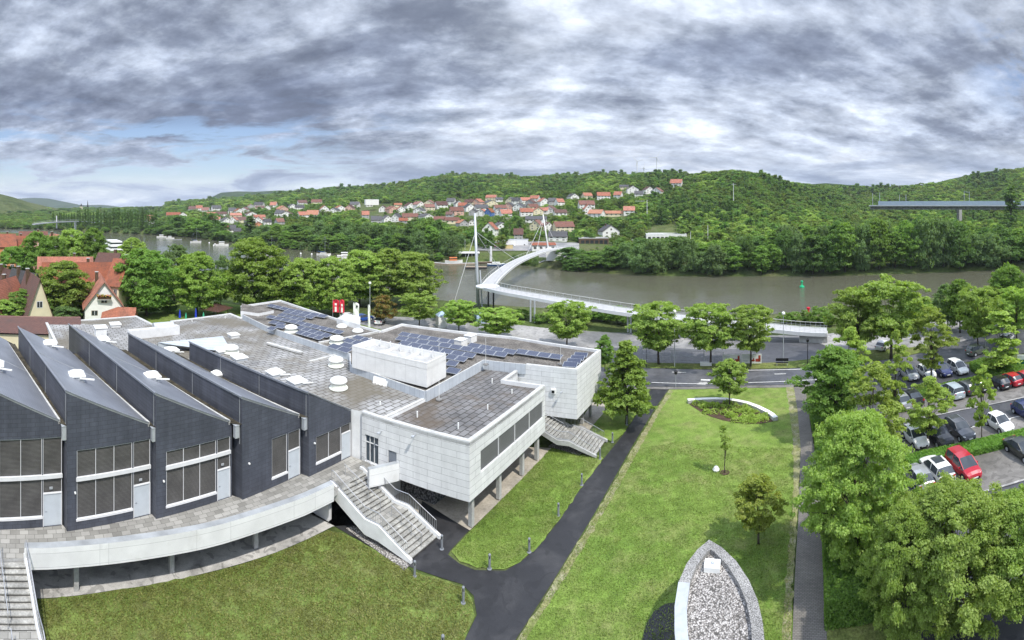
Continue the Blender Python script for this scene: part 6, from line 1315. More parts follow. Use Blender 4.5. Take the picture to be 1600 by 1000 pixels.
# ------------------------------------------------------------------ boats
def hull(mb, L, Wd, hh, m, top):
    st = [(-.5, .72, .9), (-.3, .95, .8), (0, 1, .78), (.25, .82, .84), (.42, .45, .95), (.5, .04, 1.05)]; rows = []
    for x, w_, z_ in st: rows.append([Vector((x*L*.92, 0, -.3*hh)), Vector((x*L, w_*Wd*.40, 0)), Vector((x*L, w_*Wd*.5, hh*z_)), Vector((x*L, 0, hh*z_-.05)), Vector((x*L, -w_*Wd*.5, hh*z_)), Vector((x*L, -w_*Wd*.40, 0))])
    for a, b in zip(rows[:-1], rows[1:]):
        for j, mm in ((0, m), (1, m), (2, top), (3, top), (4, m), (5, m)): k = (j+1) % 6; mb.poly([a[j], b[j], b[k], a[k]][::-1], mm)
    mb.poly(rows[0], m)
def boat(x, y, L, Wd, hh, label, hm='white_plastic', cabin=1.0, mst=0, ang=0, cm='white_plastic', tm='wood_light', cover=None, z=ZW):
    p = W(x, y, z); t = thing('boat' if not mst else 'sailing_boat', p, label, 'boat', 'moored boats', 0); t.rotation_euler = (0, 0, ang-az_of(x)); K = lambda b, nm, pr=None: (lambda o: (setattr(o, 'parent', pr or t), o)[1])(b.build(nm, None, None))
    b = MB(); hull(b, L, Wd, hh, M[hm], M[tm]); K(b, 'hull')
    if cabin: 
        b = MB(); b.prism([(-L*.25, -Wd*.33), (L*.18, -Wd*.30), (L*.18, Wd*.30), (-L*.25, Wd*.33)], hh*.8, hh*.8+cabin, M[cm]); c_ = K(b, 'cabin'); b = MB(); b.prism([(-L*.26, -Wd*.34), (L*.185, -Wd*.31), (L*.185, Wd*.31), (-L*.26, Wd*.34)], hh*.8+cabin*.45, hh*.8+cabin*.75, M['glass'], caps=False); K(b, 'window', c_)
    if mst:
        b = MB(); b.tube((L*.08, 0, 0), (L*.08, 0, mst), .07, .04, 6, M['galv']); K(b, 'mast'); b = MB(); b.tube((L*.05, 0, hh+.9), (-L*.42, 0, hh+.9), .16, .12, 6, M[cover or 'white_plastic']); K(b, 'boom')
        b = MB(); b.tube((L*.08, 0, mst), (L*.48, 0, hh), .02, n=4, m=M['galv']); b.tube((L*.08, 0, mst), (-L*.48, 0, hh), .02, n=4, m=M['galv']); K(b, 'rigging')
    return t
M['boat_blue'] = pmat('boat_blue', (.04, .09, .2), .1); M['boat_orange'] = pmat('boat_orange', (.65, .22, .08), .1)
boat(423, 392, 8, 2.6, 1.1, 'cream hulled sailing boat alone on the river at the left', 'plaster_cream', .5, 10, .1, 'wood_light'); boat(506, 398.5, 8.5, 2.6, 1.1, 'white sailing boat moored under the dark bank trees', cabin=.5, mst=11, ang=-.15, cover='boat_blue')
boat(539, 401, 9, 3, 1.2, 'white cabin cruiser partly hidden by the bright green trees', cabin=1.6, ang=.1); boat(532, 404, 7, 2.5, 1.0, 'small white boat just below the cabin cruiser', cabin=.8, ang=-.1)
boat(252.5, 371, 9, 3, 1.3, 'leftmost white motorboat in line on the upper river', cabin=1.5, ang=.2); boat(266, 373, 7.5, 2.8, 1.2, 'second white motorboat in line on the upper river', cabin=1.3, ang=-.3)
boat(277, 374.5, 8, 2, .7, 'low grey open boat right of the two white motorboats', 'galv', 0); boat(306, 379, 9, 2.8, 1.2, 'white sailing boat with two masts lines in mid river', cabin=.5, mst=12, ang=.3, cover='boat_blue')
boat(347, 384, 9.5, 3.2, 1.5, 'white cabin boat with blue deck line near the river trees', cabin=1.8, ang=.05, hm='white_plastic'); boat(380, 386, 7, 2.6, 1.1, 'small white boat in front of the olive green tree', cabin=1.0, ang=.4)
boat(110, 355.5, 16, 5, 2.2, 'small white passenger boat under the distant footbridge', cabin=2.4)
boat(709, 410.5, 9, 3.2, 1.5, 'white boat with orange cover at the landing stage', cabin=1.6, cm='boat_orange', ang=.1); boat(757, 411.5, 8, 2.4, .9, 'brown wooden boat behind the bridge mast', 'wood', 0, tm='wood_light'); boat(776, 415.5, 9, 3, 1.2, 'white boat with dark blue hull below the white crane post', 'boat_blue', .9, ang=.05, tm='white_plastic')
boat(781, 409, 7, 2.4, 1.0, 'small white motorboat above the blue hulled boat', cabin=1.0, ang=.6)
t = thing('floating_platform', W(744, 420, ZW), 'dark flat floating platform in the water beside the bridge mast', 'raft'); b = MB(); p = W(744, 420, ZW); b.box(p, 10, 3.4, .9, -az_of(744), m=M['dark_metal']); b.build('float', None, t); b = MB(); b.box(p+Vector((0, 0, .9)), 9.6, 3.0, .12, -az_of(744), m=M['wood_light']); b.build('planking', None, t)
t = thing('landing_stage', W(700, 411, ZW+.5), 'long low wooden landing stage along the far bank with boats', 'jetty'); b = MB(); b.strip(xy([W(660, 409, ZW+.5), W(700, 412, ZW+.5), W(742, 411, ZW+.5)]), 2.0, ZW-.2, ZW+.6, M['wood_light'], M['concrete']); b.build('planking', None, t)
# river ship
p = W(178, 400, ZW); r = rng(400, ZW); t = thing('river_ship', p, 'white river passenger ship half hidden between the round trees', 'ship'); rz = -az_of(178)+.2
b = MB(); b.box(p, 9, 24, 2.2, rz, m=M['white_plastic']); b.build('hull', None, t); wd_ = M['glass']
for k in range(3):
    b = MB(); b.box(p+Vector((0, 0, 2.2+k*2.3)), 7.6-k*.6, 20-k*2, 2.25, rz, m=M['white_plastic']); o = b.build('deck_house', None, t); b = MB(); b.box(p+Vector((0, 0, 2.9+k*2.3)), 7.7-k*.6, 20.1-k*2, .9, rz, m=wd_); b.build('window_band', None, o)
# buoys
def buoy(x, y, m, label, s=1.0):
    p = W(x, y, ZW); t = thing('river_buoy', p, label, 'buoy'); b = MB(); b.lathe(p, [(.9*s, -.3), (1.0*s, .1), (.95*s, .5), (.35*s, .7)], 14, M[m]); b.build('float', None, t); b = MB(); b.lathe(p+Vector((0, 0, .7*s)), [(.35*s, 0), (.22*s, 1.3*s), (.5*s, 1.35*s), (.5*s, 1.9*s), (.1*s, 2.0*s)], 10, M[m]); b.build('topmark', None, t)
M['buoy_green'] = pmat('buoy_green', (.02, .45, .2), .1, rough=.4); M['buoy_red'] = pmat('buoy_red', (.62, .02, .04), .1, rough=.4)
buoy(1253, 449, 'buoy_green', 'green navigation buoy in the middle of the river', .9); buoy(1263, 494, 'buoy_red', 'red navigation buoy near the close river bank', .9)
for x, y in ((312, 378), (327, 380), (336, 382), (334, 384), (417, 397), (470, 397), (487, 398), (514, 401)):
    p = W(x, y, ZW); b = MB(); b.lathe(p, [(.1, -.3), (.5, 0), (.55, .4), (.3, .8), (.05, .9)], 10, M['white_plastic']); b.build('mooring_buoy', None, None, smooth=True, label='tiny white mooring buoy floating among the moored boats', cat='mooring buoy', group='mooring buoys')
# boat yard on the far bank
def simple_box_thing(name, x, yb, r, w_, d, h_, m, label, cat, roofm=None, extra=None, rz=0):
    z = height_xr(x, r); p = A(x, r, z); t = thing(name, p, label, cat); b = MB(); b.box(p, w_, d, h_, -az_of(x)+rz, m=M[m]); b.build('body', None, t); 
    if roofm: b = MB(); b.box(p+Vector((0, 0, h_)), w_*1.05, d*1.06, .18, -az_of(x)+rz, m=M[roofm]); b.build('roof', None, t)
    return t, p
for x, w_, r, m, lb in ((795, 8, 282, 'white_plastic', 'white box trailer parked left on the far bank yard'), (811, 11, 285, 'white_wall', 'long white box trailer parked right on the far bank yard')):
    t, p = simple_box_thing('truck_trailer', x, 392, r, w_, 2.6, 3.6, m, lb, 'trailer', 'galv')
    for sx in (-.3, .3): b = MB(); b.tube(p+Vector((sx*w_, -1.45, .4)), p+Vector((sx*w_, -1.2, .4)), .45, n=12, m=M['black']); b.build('wheel', None, t)
t, p = simple_box_thing('truck', 781, 392, 276, 6, 2.5, 2.2, 'buoy_red', 'red lorry on the far bank yard', 'lorry'); b = MB(); b.box(p+Vector((2.6, -.4, .6)), 1.8, 2.4, 2.4, m=M['buoy_red']); o = b.build('cab', None, t); b = MB(); b.box(p+Vector((2.9, -1.0, 1.9)), 1.5, 1.3, .8, m=M['glass']); b.build('window', None, o)
simple_box_thing('container', 793, 397, 268, 6, 2.4, 2.3, 'plaster_yellow', 'pale yellow container beside the red lorry', 'container', 'concrete')
t = thing('canopy_tent', A(733, 250, -2), 'long white canopy roof on posts at the landing stage', 'canopy'); p = A(733, 250, ZR(403, 250)); b = MB(); b.box(p+Vector((0, 0, 2.6)), 11, 5, .5, -az_of(733), m=M['canvas']); b.build('roof', None, t)
for sx in (-5, -1.7, 1.7, 5): b = MB(); b.tube(p+Vector((sx, -2.2, 0)), p+Vector((sx, -2.2, 2.6)), .09, n=6, m=M['galv']); b.build('post', None, t)
t = thing('crane_post', A(767, 240, -3), 'white lifting post at the far landing stage', 'crane'); b = MB(); b.tube(A(767, 240, -4), A(767, 240, ZR(385, 240)), .7, .6, 10, M['bridge_white']); b.build('pole', None, t)
t = thing('sheet_covered_stand', A(866, 222, 0), 'white sheeted structure under the far end of the footbridge', 'tent'); p = A(866, 226, -.5); b = MB(); b.prism([(p.x-4, p.y-2), (p.x+3.5, p.y-2.5), (p.x+4.2, p.y+1.5), (p.x-3, p.y+2)], -1, [4.8, 4.2, 4.0, 4.9], M['canvas']); b.build('sheet', None, t)
for x, y0, y1, r, lb in ((640+577/6.667, 374, 402, 262, 'thin flagpole at the far landing stage'), (640+1452/6.667-6, 392, 400, 240, 'short white pole on the far yard')):
    b = MB(); b.tube(A(x, r, ZR(y1, r)), A(x, r, ZR(y0, r)), .09, .06, 6, M['bridge_white']); b.build('flagpole', None, None, label=lb, cat='flagpole')
def patch(name, x0, x1, r0, r1, m, lift=.4, n=8, k=4):
    b = MB()
    for i in range(n):
        for j in range(k):
            q = []
            for a, c in ((0, 0), (1, 0), (1, 1), (0, 1)): x = x0+(x1-x0)*(i+a)/n; r = r0+(r1-r0)*(j+c)/k; q.append(A(x, r, height_xr(x, r)+lift))
            b.poly(q, m)
    return b.build(name, None, kind='structure')
patch('yard', 742, 905, 258, 305, M['quay'], .25, 10, 6); patch('yard', 842, 905, 226, 258, M['quay'], .25, 8, 4); patch('field', 786, 852, 1075, 1205, pmat('field', (.34, .29, .17), .15, .02, 1), 6, 8, 5); patch('field', 880, 930, 1050, 1150, bpy.data.materials['field'], 4, 8, 5); patch('far_lawn', 742, 812, 305, 335, M['lawn'], .3)
patch('far_lawn', 690, 745, 250, 300, M['lawn_wild'], .3)
# ------------------------------------------------------------------ the near river bank: tents, flags, fence, lamps
def pole_lamp(x, yb, yt, label, globe=True, m='galv', arm=0, cat='street lamp', name='street_lamp', rad=.07):
    p = W(x, yb); r = rng(yb); h_ = ZR(yt, r); t = thing(name, p, label, cat); b = MB(); b.tube(p, p+Vector((0, 0, h_-.3)), rad, rad*.7, 8, M[m]); b.build('pole', None, t)
    b = MB(); q = p+Vector((0, 0, h_-.45))
    if globe: b.lathe(q, [(.08, 0), (.26, .1), (.30, .3), (.2, .5), (.04, .56)], 14, M['white_plastic']); b.build('lamp_head', None, t, smooth=True)
    else: b.lathe(q, [(.06, 0), (.22, .12), (.24, .4), (.3, .42), (.05, .6)], 10, M['black']); b.build('lamp_head', None, t)
    return t
pole_lamp(1224, 568, 488, 'tall street lamp with round white head beside the bench'); pole_lamp(1054, 573, 485, 'street lamp with white globe rising over the middle street tree'); pole_lamp(1262, 572, 530, 'short black lamp post at the end of the loop road', False, 'black'); pole_lamp(578, 515, 441, 'tall lamp post behind the white flags'); pole_lamp(1010, 575, 520, 'thin dark post between the first two street trees', False, 'dark_metal', rad=.04)
pole_lamp(1056, 606, 580, 'slim sign post on the pavement before the lawn', False, 'galv', cat='sign post', name='sign_post', rad=.03)
pole_lamp(1540, 573, 560, 'small road sign at the clipped hedge island', False, 'galv', cat='road sign', name='road_sign', rad=.04)
pole_lamp(1340+200, 548, 516, 'red topped sign post on the right side of the road', False, 'galv', cat='sign post', name='sign_post', rad=.04)
def flag(x, yt, yb, w_, m, label, mark=None):
    p = W(x, yb+18, 0); r = rng(yb+18); t = thing('beach_flag', p, label, 'flag'); zt, zb = ZR(yt, r), ZR(yb, r); s_ = Vector((math.cos(az_of(x)), -math.sin(az_of(x)), 0)); wm = w_*r/F
    b = MB(); b.tube(p, p+Vector((0, 0, zt)), .04, .025, 6, M['galv']); b.build('pole', None, t); n = 10; f_ = Vector((-s_.y, s_.x, 0)); b = MB()
    for k in range(n):
        for j in range(4):
            def P(a, c): return p+Vector((0, 0, zb+(zt-zb)*c/n))+s_*(wm*a/4*(1 if c < n else .6))+f_*(.08*math.sin(a*1.5+c*.8))
            b.poly([P(j, k), P(j+1, k), P(j+1, k+1), P(j, k+1)], M[m])
    fo = b.build('cloth', None, t)
    if mark:
        b = MB()
        for (u0, u1, v0, v1) in mark: 
            Q_ = lambda a, c: p+Vector((0, 0, zb+(zt-zb)*c))+s_*(wm*a)-f_*.14
            b.poly([Q_(u0, v0), Q_(u1, v0), Q_(u1, v1), Q_(u0, v1)], M['white_plastic'] if m == 'flag_red' else M['dark_metal'])
        b.build('emblem', None, fo)
M['flag_red'] = pmat('flag_red', (.62, .03, .06), .08, 2, .7)
flag(520, 468, 488, 10, 'flag_red', 'left red banner flag with white emblem', [(.3, .6, .05, .45), (.3, .62, .55, .72)]); flag(531, 468, 489, 7, 'flag_red', 'right red banner flag standing beside the left one', [(.3, .65, .05, .42), (.3, .65, .5, .68)]); flag(552, 473, 498, 9, 'white_plastic', 'white banner flag with small grey emblem', [(.45, .8, .72, .84)]); flag(575, 476, 511, 3.4, 'white_plastic', 'narrow tall white banner flag by the lamp post')
def tent(x, yb, yt, wp, label, topm, sidem='canvas'):
    p = W(x, yb); r = rng(yb); w_ = wp*r/F; h_ = ZR(yt, r); t = thing('tent', p, label, 'tent'); rz = -az_of(x)+.3; b = MB(); u = Vector((math.cos(rz), math.sin(rz), 0)); v = Vector((-u.y, u.x, 0)); q = [p+u*(a*w_/2)+v*(c*w_/2) for a, c in ((-1, -1), (1, -1), (1, 1), (-1, 1))]
    for i in range(4): j = (i+1) % 4; b.poly([q[i], q[j], q[j]+Vector((0, 0, h_*.72)), q[i]+Vector((0, 0, h_*.72))], M[sidem])
    b.build('side_wall', None, t); b = MB(); e = [c+(c-p)*.06+Vector((0, 0, h_*.70)) for c in q]
    for i in range(4): b.poly([e[i], e[(i+1) % 4], p+Vector((0, 0, h_))], M[topm])
    b.build('roof', None, t)
M['tent_blue'] = pmat('tent_blue', (.36, .47, .62), .08, 2, .6)
tent(690, 510, 485, 15, 'white tent with a blue top behind the solar roof', 'tent_blue'); tent(750, 503, 488, 15, 'left blue topped tent below the bridge mast', 'tent_blue', 'tent_blue'); tent(765, 502, 489, 12, 'right pale blue topped tent below the bridge mast', 'tent_blue', 'canvas')
for x, yt, m, lb in ((281, 484, 'umb_blue', 'closed blue parasol, left of the pair of blue ones'), (306, 482, 'umb_blue', 'closed blue parasol, right of the pair of blue ones'), (290.5, 489, 'umb_green', 'closed green parasol between the blue ones'), (318, 488, 'umb_green', 'closed green parasol right of both blue ones')):
    if m not in M: M[m] = pmat(m, (.02, .05, .5) if m == 'umb_blue' else (.05, .35, .2), .1, 2, .7)
    p = W(x, 502); r = rng(502); zt = ZR(yt, r); t = thing('closed_parasol', p, lb, 'parasol', 'closed parasols on the lawn'); b = MB(); b.tube(p, p+Vector((0, 0, zt)), .03, n=6, m=M['galv']); b.build('pole', None, t); b = MB(); b.lathe(p+Vector((0, 0, zt*.28)), [(.12, 0), (.26, .1), (.20, zt*.4), (.05, zt*.74)], 10, M[m]); b.build('canopy', None, t)
def fence(name, px, h_, m, label, step=2.5, mesh=True, cat='fence', solid=False):
    P = [W(x, y) for x, y in px]; t = thing(name, P[0], label, cat); b = MB(); posts = []
    for a, c in zip(P[:-1], P[1:]):
        n = max(1, int((c-a).length/step))
        for k in range(n): posts.append(a.lerp(c, k/n))
    posts.append(P[-1])
    for q in posts: o = MB(); o.tube(q, q+Vector((0, 0, h_)), .05 if not solid else .09, n=6, m=m); o.build('post', None, t)
    if solid: b.strip(xy(P), .08, 0, h_*.92, m)
    else:
        for f in (1.0, .08, .55): b.path([q+Vector((0, 0, h_*f)) for q in posts], .02, 4, m)
        if mesh:
            for a, c in zip(posts[:-1], posts[1:]):
                for k in range(1, 8): q = a.lerp(c, k/8); b.tube(q+Vector((0, 0, .1)), q+Vector((0, 0, h_)), .008, n=3, m=m, caps=False)
    b.build('panel', None, t); return t
fence('site_fence', [(1003, 562), (1050, 566), (1100, 568), (1130, 569)], 1.9, M['galv'], 'wire site fence under the street trees by the road', 3.4)
fence('rusty_bank_fence', [(726, 496), (760, 497), (800, 500)], 1.5, pmat('rust', (.09, .04, .03), .4, 2, .9), 'rusty brown fence on the river bank behind the tents', 2.2, solid=True)
# banners on the fence
def banner(x0, x1, yt, yb, label, flip):
    a, c = W(x0, yb), W(x1, yb); r = rng(yb); zt = ZR(yt, r); u = (c-a).normalized(); n = Vector((u.y, -u.x, 0)); L = (c-a).length; t = thing('banner', a, label, 'banner'); b = MB(); b.strip(xy([a, c]), .05, .25, zt, M['white_plastic']); b.build('cloth', None, t)
    P = lambda s, z: Vector((a.x, a.y, .25+(zt-.25)*z))+u*(L*s)+n*.05; b = MB()
    for s0, s1, z0, z1 in ((.70, .95, .18, .50), (.84, .95, .18, .86), (.50, .66, .22, .40), (.58, .64, .22, .55)): b.poly([P(s0, z0), P(s1, z0), P(s1, z1), P(s0, z1)], M['banner_red'])
    b.build('picture', None, t); b = MB()
    for z0, s1 in ((.78, .42), (.66, .36), (.54, .40), (.30, .34), (.2, .3)): b.poly([P(.06, z0), P(s1, z0), P(s1, z0+.05), P(.06, z0+.05)], M['galv'])
    b.build('lettering', None, t)
M['banner_red'] = pmat('banner_red', (.42, .07, .04), .1)
banner(1129, 1157, 554, 570, 'left white banner with red building picture beneath the street trees', 0); banner(1158.5, 1190, 553, 570, 'right white banner with red building picture beneath the street trees', 1)
t = thing('park_bench', W(1222, 571), 'dark bench at the roadside under the tall street lamp', 'bench'); p = W(1222, 571); s_ = Vector((math.cos(az_of(1222)), -math.sin(az_of(1222)), 0)); f_ = Vector((s_.y, -s_.x, 0))
b = MB(); b.box(p+Vector((0, 0, .42)), 2.0, .45, .06, ux=s_, m=M['black']); b.build('seat', None, t); b = MB(); b.box(p-f_*.25+Vector((0, 0, .6)), 2.0, .06, .45, ux=s_, m=M['black']); b.build('backrest', None, t)
for sx in (-.8, .8): b = MB(); b.box(p+s_*sx, .08, .42, .42, ux=s_, m=M['galv']); b.build('leg', None, t)
t = thing('concrete_block', W(1103, 571), 'low white concrete block lying on the verge', 'block'); b = MB(); b.box(W(1103, 571), 1.8, .6, .5, -az_of(1103), m=M['plaster_white']); b.build('block', None, t)
t = thing('info_board', W(1595, 577), 'green and white board at the right edge of the car park', 'sign'); p = W(1595, 577); s_ = Vector((math.cos(az_of(1595)), -math.sin(az_of(1595)), 0)); b = MB(); b.box(p+Vector((0, 0, .3)), 1.1, .12, 1.2, ux=s_, m=pmat('board_green', (.02, .16, .08), .1)); b.build('board', None, t); b = MB(); b.box(p+Vector((0, 0, 1.5)), 1.1, .12, .7, ux=s_, m=M['white_plastic']); b.build('board_top', None, t)
for sx in (-.4, .4): b = MB(); b.box(p+s_*sx, .08, .08, .3, ux=s_, m=M['galv']); b.build('leg', None, t)
# ------------------------------------------------------------------ bollard lights
BO = [(724, 942, 'standing at the rounded corner of the rough left lawn'), (648, 900, 'at the foot of the main outdoor staircase on its left side'), (690.5, 858, 'at the foot of the main outdoor staircase on its right side'), (765, 889, 'nearest the bottom corner of the middle lawn'), (827, 863, 'second along the middle lawn, where the path bends'), (872.5, 806, 'third along the middle lawn beside the path'), (909, 758, 'fourth along the middle lawn beside the path'), (937.5, 717, 'directly before the bare concrete staircase'), (957, 691, 'just behind the bare concrete staircase'), (979.5, 664, 'under the cone shaped tree'), (997.5, 637, 'beside the path near the road'), (692, 1021, 'cut off by the bottom edge of the photo')]
bp = None; M['bollard'] = pmat('bollard', (.20, .215, .235), .1, 3, .5)
for x, y, lb in BO:
    p = W(x, y)
    if bp is None:
        bp = thing('bollard_light', p, 'grey steel bollard light '+lb, 'bollard light', 'bollard lights along the path'); b = MB()
        b.lathe(p, [(.16, 0), (.16, .03), (.085, .05), (.085, .72)], 14, M['bollard']); b.build('post', None, bp); b = MB(); b.lathe(p+Vector((0, 0, .72)), [(.07, 0), (.07, .22)], 12, M['black']); b.build('louvre', None, bp)
        b = MB(); b.lathe(p+Vector((0, 0, .94)), [(.095, 0), (.095, .06), (.05, .11), (.01, .12)], 14, M['bollard']); b.build('cap', None, bp)
        for k in range(4): a = k*math.pi/2+.4; o = MB(); o.box(p+Vector((.08*math.cos(a), .08*math.sin(a), .72)), .02, .02, .22, m=M['galv']); o.build('fin', None, bp)
    else: copy_tree(bp, loc=p, label='grey steel bollard light '+lb)
# ------------------------------------------------------------------ small boat shaped building at the bottom
ZRB = 3.3; op = [(1108, 845), (1128, 857), (1150, 878), (1170, 908), (1184, 940), (1192, 975), (1195, 1010), (1193, 1060), (1180, 1110), (1160, 1140), (1110, 1150), (1080, 1130), (1066, 1080), (1058, 1030), (1054, 990), (1054, 950), (1060, 912), (1073, 882), (1090, 860)]
OW = [W(x, y, ZRB) for x, y in op]; bb = thing('boat_shaped_pavilion', OW[0], 'small boat shaped building with pebble roof and stone rim at the bottom edge', 'building')
b = MB(); b.prism(xy(OW), 0, ZRB-.2, M['concrete'], M['pebble']); b.build('wall', None, bb)
b = MB(); b.strip(xy(OW), .62, ZRB-.3, ZRB+.08, M['pebble_fine'], M['pebble_fine'], side=-1, closed=True); b.build('roof_rim', None, bb)
b = MB(); b.strip(xy(OW[11:17]), .66, ZRB-.32, ZRB+.11, M['galv'], M['galv'], side=-1); b.build('metal_rim', None, bb)
b = MB(); p = W(1113, 888, ZRB-.2); b.box(p, .95, .75, .3, -.1-az_of(1113), m=M['white_plastic']); o = b.build('roof_hatch', None, bb); b = MB(); b.tube(p+Vector((0, 0, .3)), p+Vector((.1, 0, .36)), .12, n=8, m=M['galv']); b.build('hatch_vent', None, o)
# ------------------------------------------------------------------ planting bed with the stone bench wall
bw = [(1074.5, 629.5), (1085, 628.5), (1100, 627.8), (1118, 627.3), (1135, 628), (1152, 630.5), (1168, 634), (1184, 640), (1198, 647), (1206, 652), (1212, 657.5)]
BWp = [W(x, y) for x, y in bw]; t = thing('bench_wall', BWp[0], 'curved white stone bench wall around the lens shaped bed', 'bench'); b = MB(); b.strip(xy(BWp), .6, 0, .42, M['concrete'], M['plaster_white']); b.build('stone', None, t)
bed_px = bw+[(1205, 659.5), (1190, 662), (1170, 662.5), (1150, 661), (1130, 657), (1110, 651), (1094, 643), (1080, 634)]
sheet('planting_bed', bed_px, pmat('soil', (.07, .045, .03), .3, 2, .95), 6)
def in_poly(x, y, P):
    c = False; j = len(P)-1
    for i in range(len(P)):
        if (P[i][1] > y) != (P[j][1] > y) and x < (P[j][0]-P[i][0])*(y-P[i][1])/(P[j][1]-P[i][1])+P[i][0]: c = not c
        j = i
    return c
def scatter(P, n, rs):
    xs_ = [p[0] for p in P]; ys_ = [p[1] for p in P]; out = []
    while len(out) < n:
        x, y = rs.uniform(min(xs_), max(xs_)), rs.uniform(min(ys_), max(ys_))
        if in_poly(x, y, P): out.append((x, y))
    return out
def shrink(P, k):
    cx_ = sum(p[0] for p in P)/len(P); cy_ = sum(p[1] for p in P)/len(P); return [(cx_+(p[0]-cx_)*k, cy_+(p[1]-cy_)*k) for p in P]
def cards_obj(name, C, N, size, mat, jit=.6, seed=1, **kw):
    rs = np.random.RandomState(seed); v, q = leaf_cards(rs, np.array(C), np.array(N), size, jit); me = np_mesh(name, v, q, [M[mat]]); o = bpy.data.objects.new(name, me); COL.objects.link(o); return tag(o, **kw)
bedP = [(p.x, p.y) for p in [W(x, y) for x, y in bed_px]]; rs = random.Random(9); C_ = []
mounds = [(x, y, rs.uniform(.4, .9), rs.uniform(.25, .6)) for x, y in scatter(shrink(bedP, .88), 46, rs)]
for (x, y, rr_, hh) in mounds:
    for k in range(150): a = rs.uniform(0, 6.28); q = math.sqrt(rs.random())*rr_; C_.append((x+q*math.cos(a), y+q*math.sin(a), .03+hh*(1-(q/rr_)**2)*rs.uniform(.6, 1.05)))
cards_obj('bed_plants', C_, [(0, 0, 1)]*len(C_), .11, 'leaf_lime', .8, label='low yellow green ground cover in the lens shaped bed', cat='ground cover', kind='stuff')
t = thing('white_stone', W(1119, 736), 'small white boulder beside the thin sapling', 'stone'); b = MB(); b.lathe(W(1119, 736), [(.25, 0), (.34, .15), (.2, .4), (.05, .5)], 7, M['plaster_white']); b.build('stone', None, t)
sheet('planting_ground', [(1124, 740), (1130, 743), (1138, 742), (1141, 738), (1136, 735), (1128, 735)], bpy.data.materials['soil'], 7)
# ------------------------------------------------------------------ hedges
def hedge(px, h_, label, n, size=.09, mat='leaf_hedge', kind='hedge', z0=0):
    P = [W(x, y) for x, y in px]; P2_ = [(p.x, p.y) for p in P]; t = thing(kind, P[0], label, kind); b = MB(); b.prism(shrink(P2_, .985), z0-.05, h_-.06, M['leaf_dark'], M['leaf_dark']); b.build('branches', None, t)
    rs = random.Random(len(px)*7+n); C, N = [], []; per = [(P[(i+1) % len(P)]-P[i]).length for i in range(len(P))]; tot = sum(per)
    ar = abs(sum(P2_[i][0]*P2_[(i+1) % len(P)][1]-P2_[(i+1) % len(P)][0]*P2_[i][1] for i in range(len(P))))/2; nt = int(n*ar/(ar+tot*h_))
    for x, y in scatter(P2_, nt, rs): C.append((x, y, h_+rs.uniform(-.1, .05)+.06*noise.noise(Vector((x*1.5, y*1.5, 0))))); N.append((0, 0, 1))
    area = sum(P2_[i][0]*P2_[(i+1) % len(P)][1]-P2_[(i+1) % len(P)][0]*P2_[i][1] for i in range(len(P))); sg = 1 if area > 0 else -1
    for i in range(len(P)):
        a, c = P[i], P[(i+1) % len(P)]; d = (c-a).normalized(); nn = Vector((d.y, -d.x, 0))*sg
        for k in range(int((n-nt)*per[i]/tot)):
            q = a.lerp(c, rs.random())+nn*rs.uniform(-.06, .06); C.append((q.x, q.y, rs.uniform(.0, h_))); N.append((nn.x, nn.y, .3))
    o = cards_obj('foliage', C, N, size, mat, .65, 3); me = o.data; wl = wloc(t); me.transform(Matrix.Translation(-wl)); o.parent = t; return t
hedge([(1290, 985), (1345, 978), (1392, 968), (1398, 900), (1385, 830), (1340, 812), (1284, 800), (1286, 850), (1289, 920)], 1.75, 'tall clipped hedge block beside the brick footpath at the bottom right', 26000, .085)
hedge([(1266, 650), (1300, 646), (1330, 645), (1336, 668), (1304, 671), (1270, 675)], .9, 'low clipped hedge beside the trunk of the dark round tree', 5000, .1)
hedge([(1273, 690), (1320, 686), (1345, 700), (1352, 730), (1320, 740), (1278, 745)], .5, 'ground hugging hedge patch by the upper brick footpath', 6000, .1)
hedge([(1386, 640), (1400, 622), (1460, 607), (1500, 598), (1540, 592), (1600, 582), (1690, 570), (1690, 576), (1600, 589), (1540, 600), (1500, 607), (1460, 616), (1404, 632), (1392, 646)], .55, 'long low hedge strip between the two upper car rows', 15000, .12)
hedge([(1515, 574), (1535, 566), (1570, 571), (1600, 578), (1690, 566), (1690, 560), (1700, 590), (1640, 596), (1600, 593), (1560, 592), (1530, 588), (1518, 581)], .85, 'clipped hedge island with the red trunked tree', 12000, .12)
hedge([(1412, 722), (1440, 713), (1500, 701), (1550, 689), (1600, 677), (1690, 655), (1690, 670), (1600, 693), (1550, 706), (1500, 718), (1450, 731), (1425, 736)], .6, 'long wide hedge strip with two slim trees between the lower car rows', 20000, .1)
# grass blades on the near lawns
rs = random.Random(11)
def tufts(px, n, sz, mat, label, seed):
    P = [(p.x, p.y) for p in [W(x, y) for x, y in px]]; C = []; 
    for x, y in scatter(P, n, rs):
        if noise.noise(Vector((x*.9, y*.9, 1))) > -.25 or rs.random() < .35: C.append((x, y, rs.uniform(.02, .09)))
    cards_obj('grass', C, [(0, 0, .6)]*len(C), sz, mat, .9, seed, label=label, cat='grass', kind='stuff')
M['grass_blade'] = leafmat('grass_blade', (.10, .155, .03), (.15, .21, .045), (.21, .26, .07), .3, .8); M['grass_rough'] = leafmat('grass_rough', (.105, .12, .03), (.155, .17, .045), (.22, .22, .085), .3, 1.2)
tufts([(58, 940), (180, 924), (320, 898), (430, 866), (512, 830), (540, 836), (640, 892), (722, 918), (740, 945), (726, 1000), (690, 1060), (60, 1060)], 60000, .055, 'grass_rough', 'rough mossy grass of the left lawn', 4)
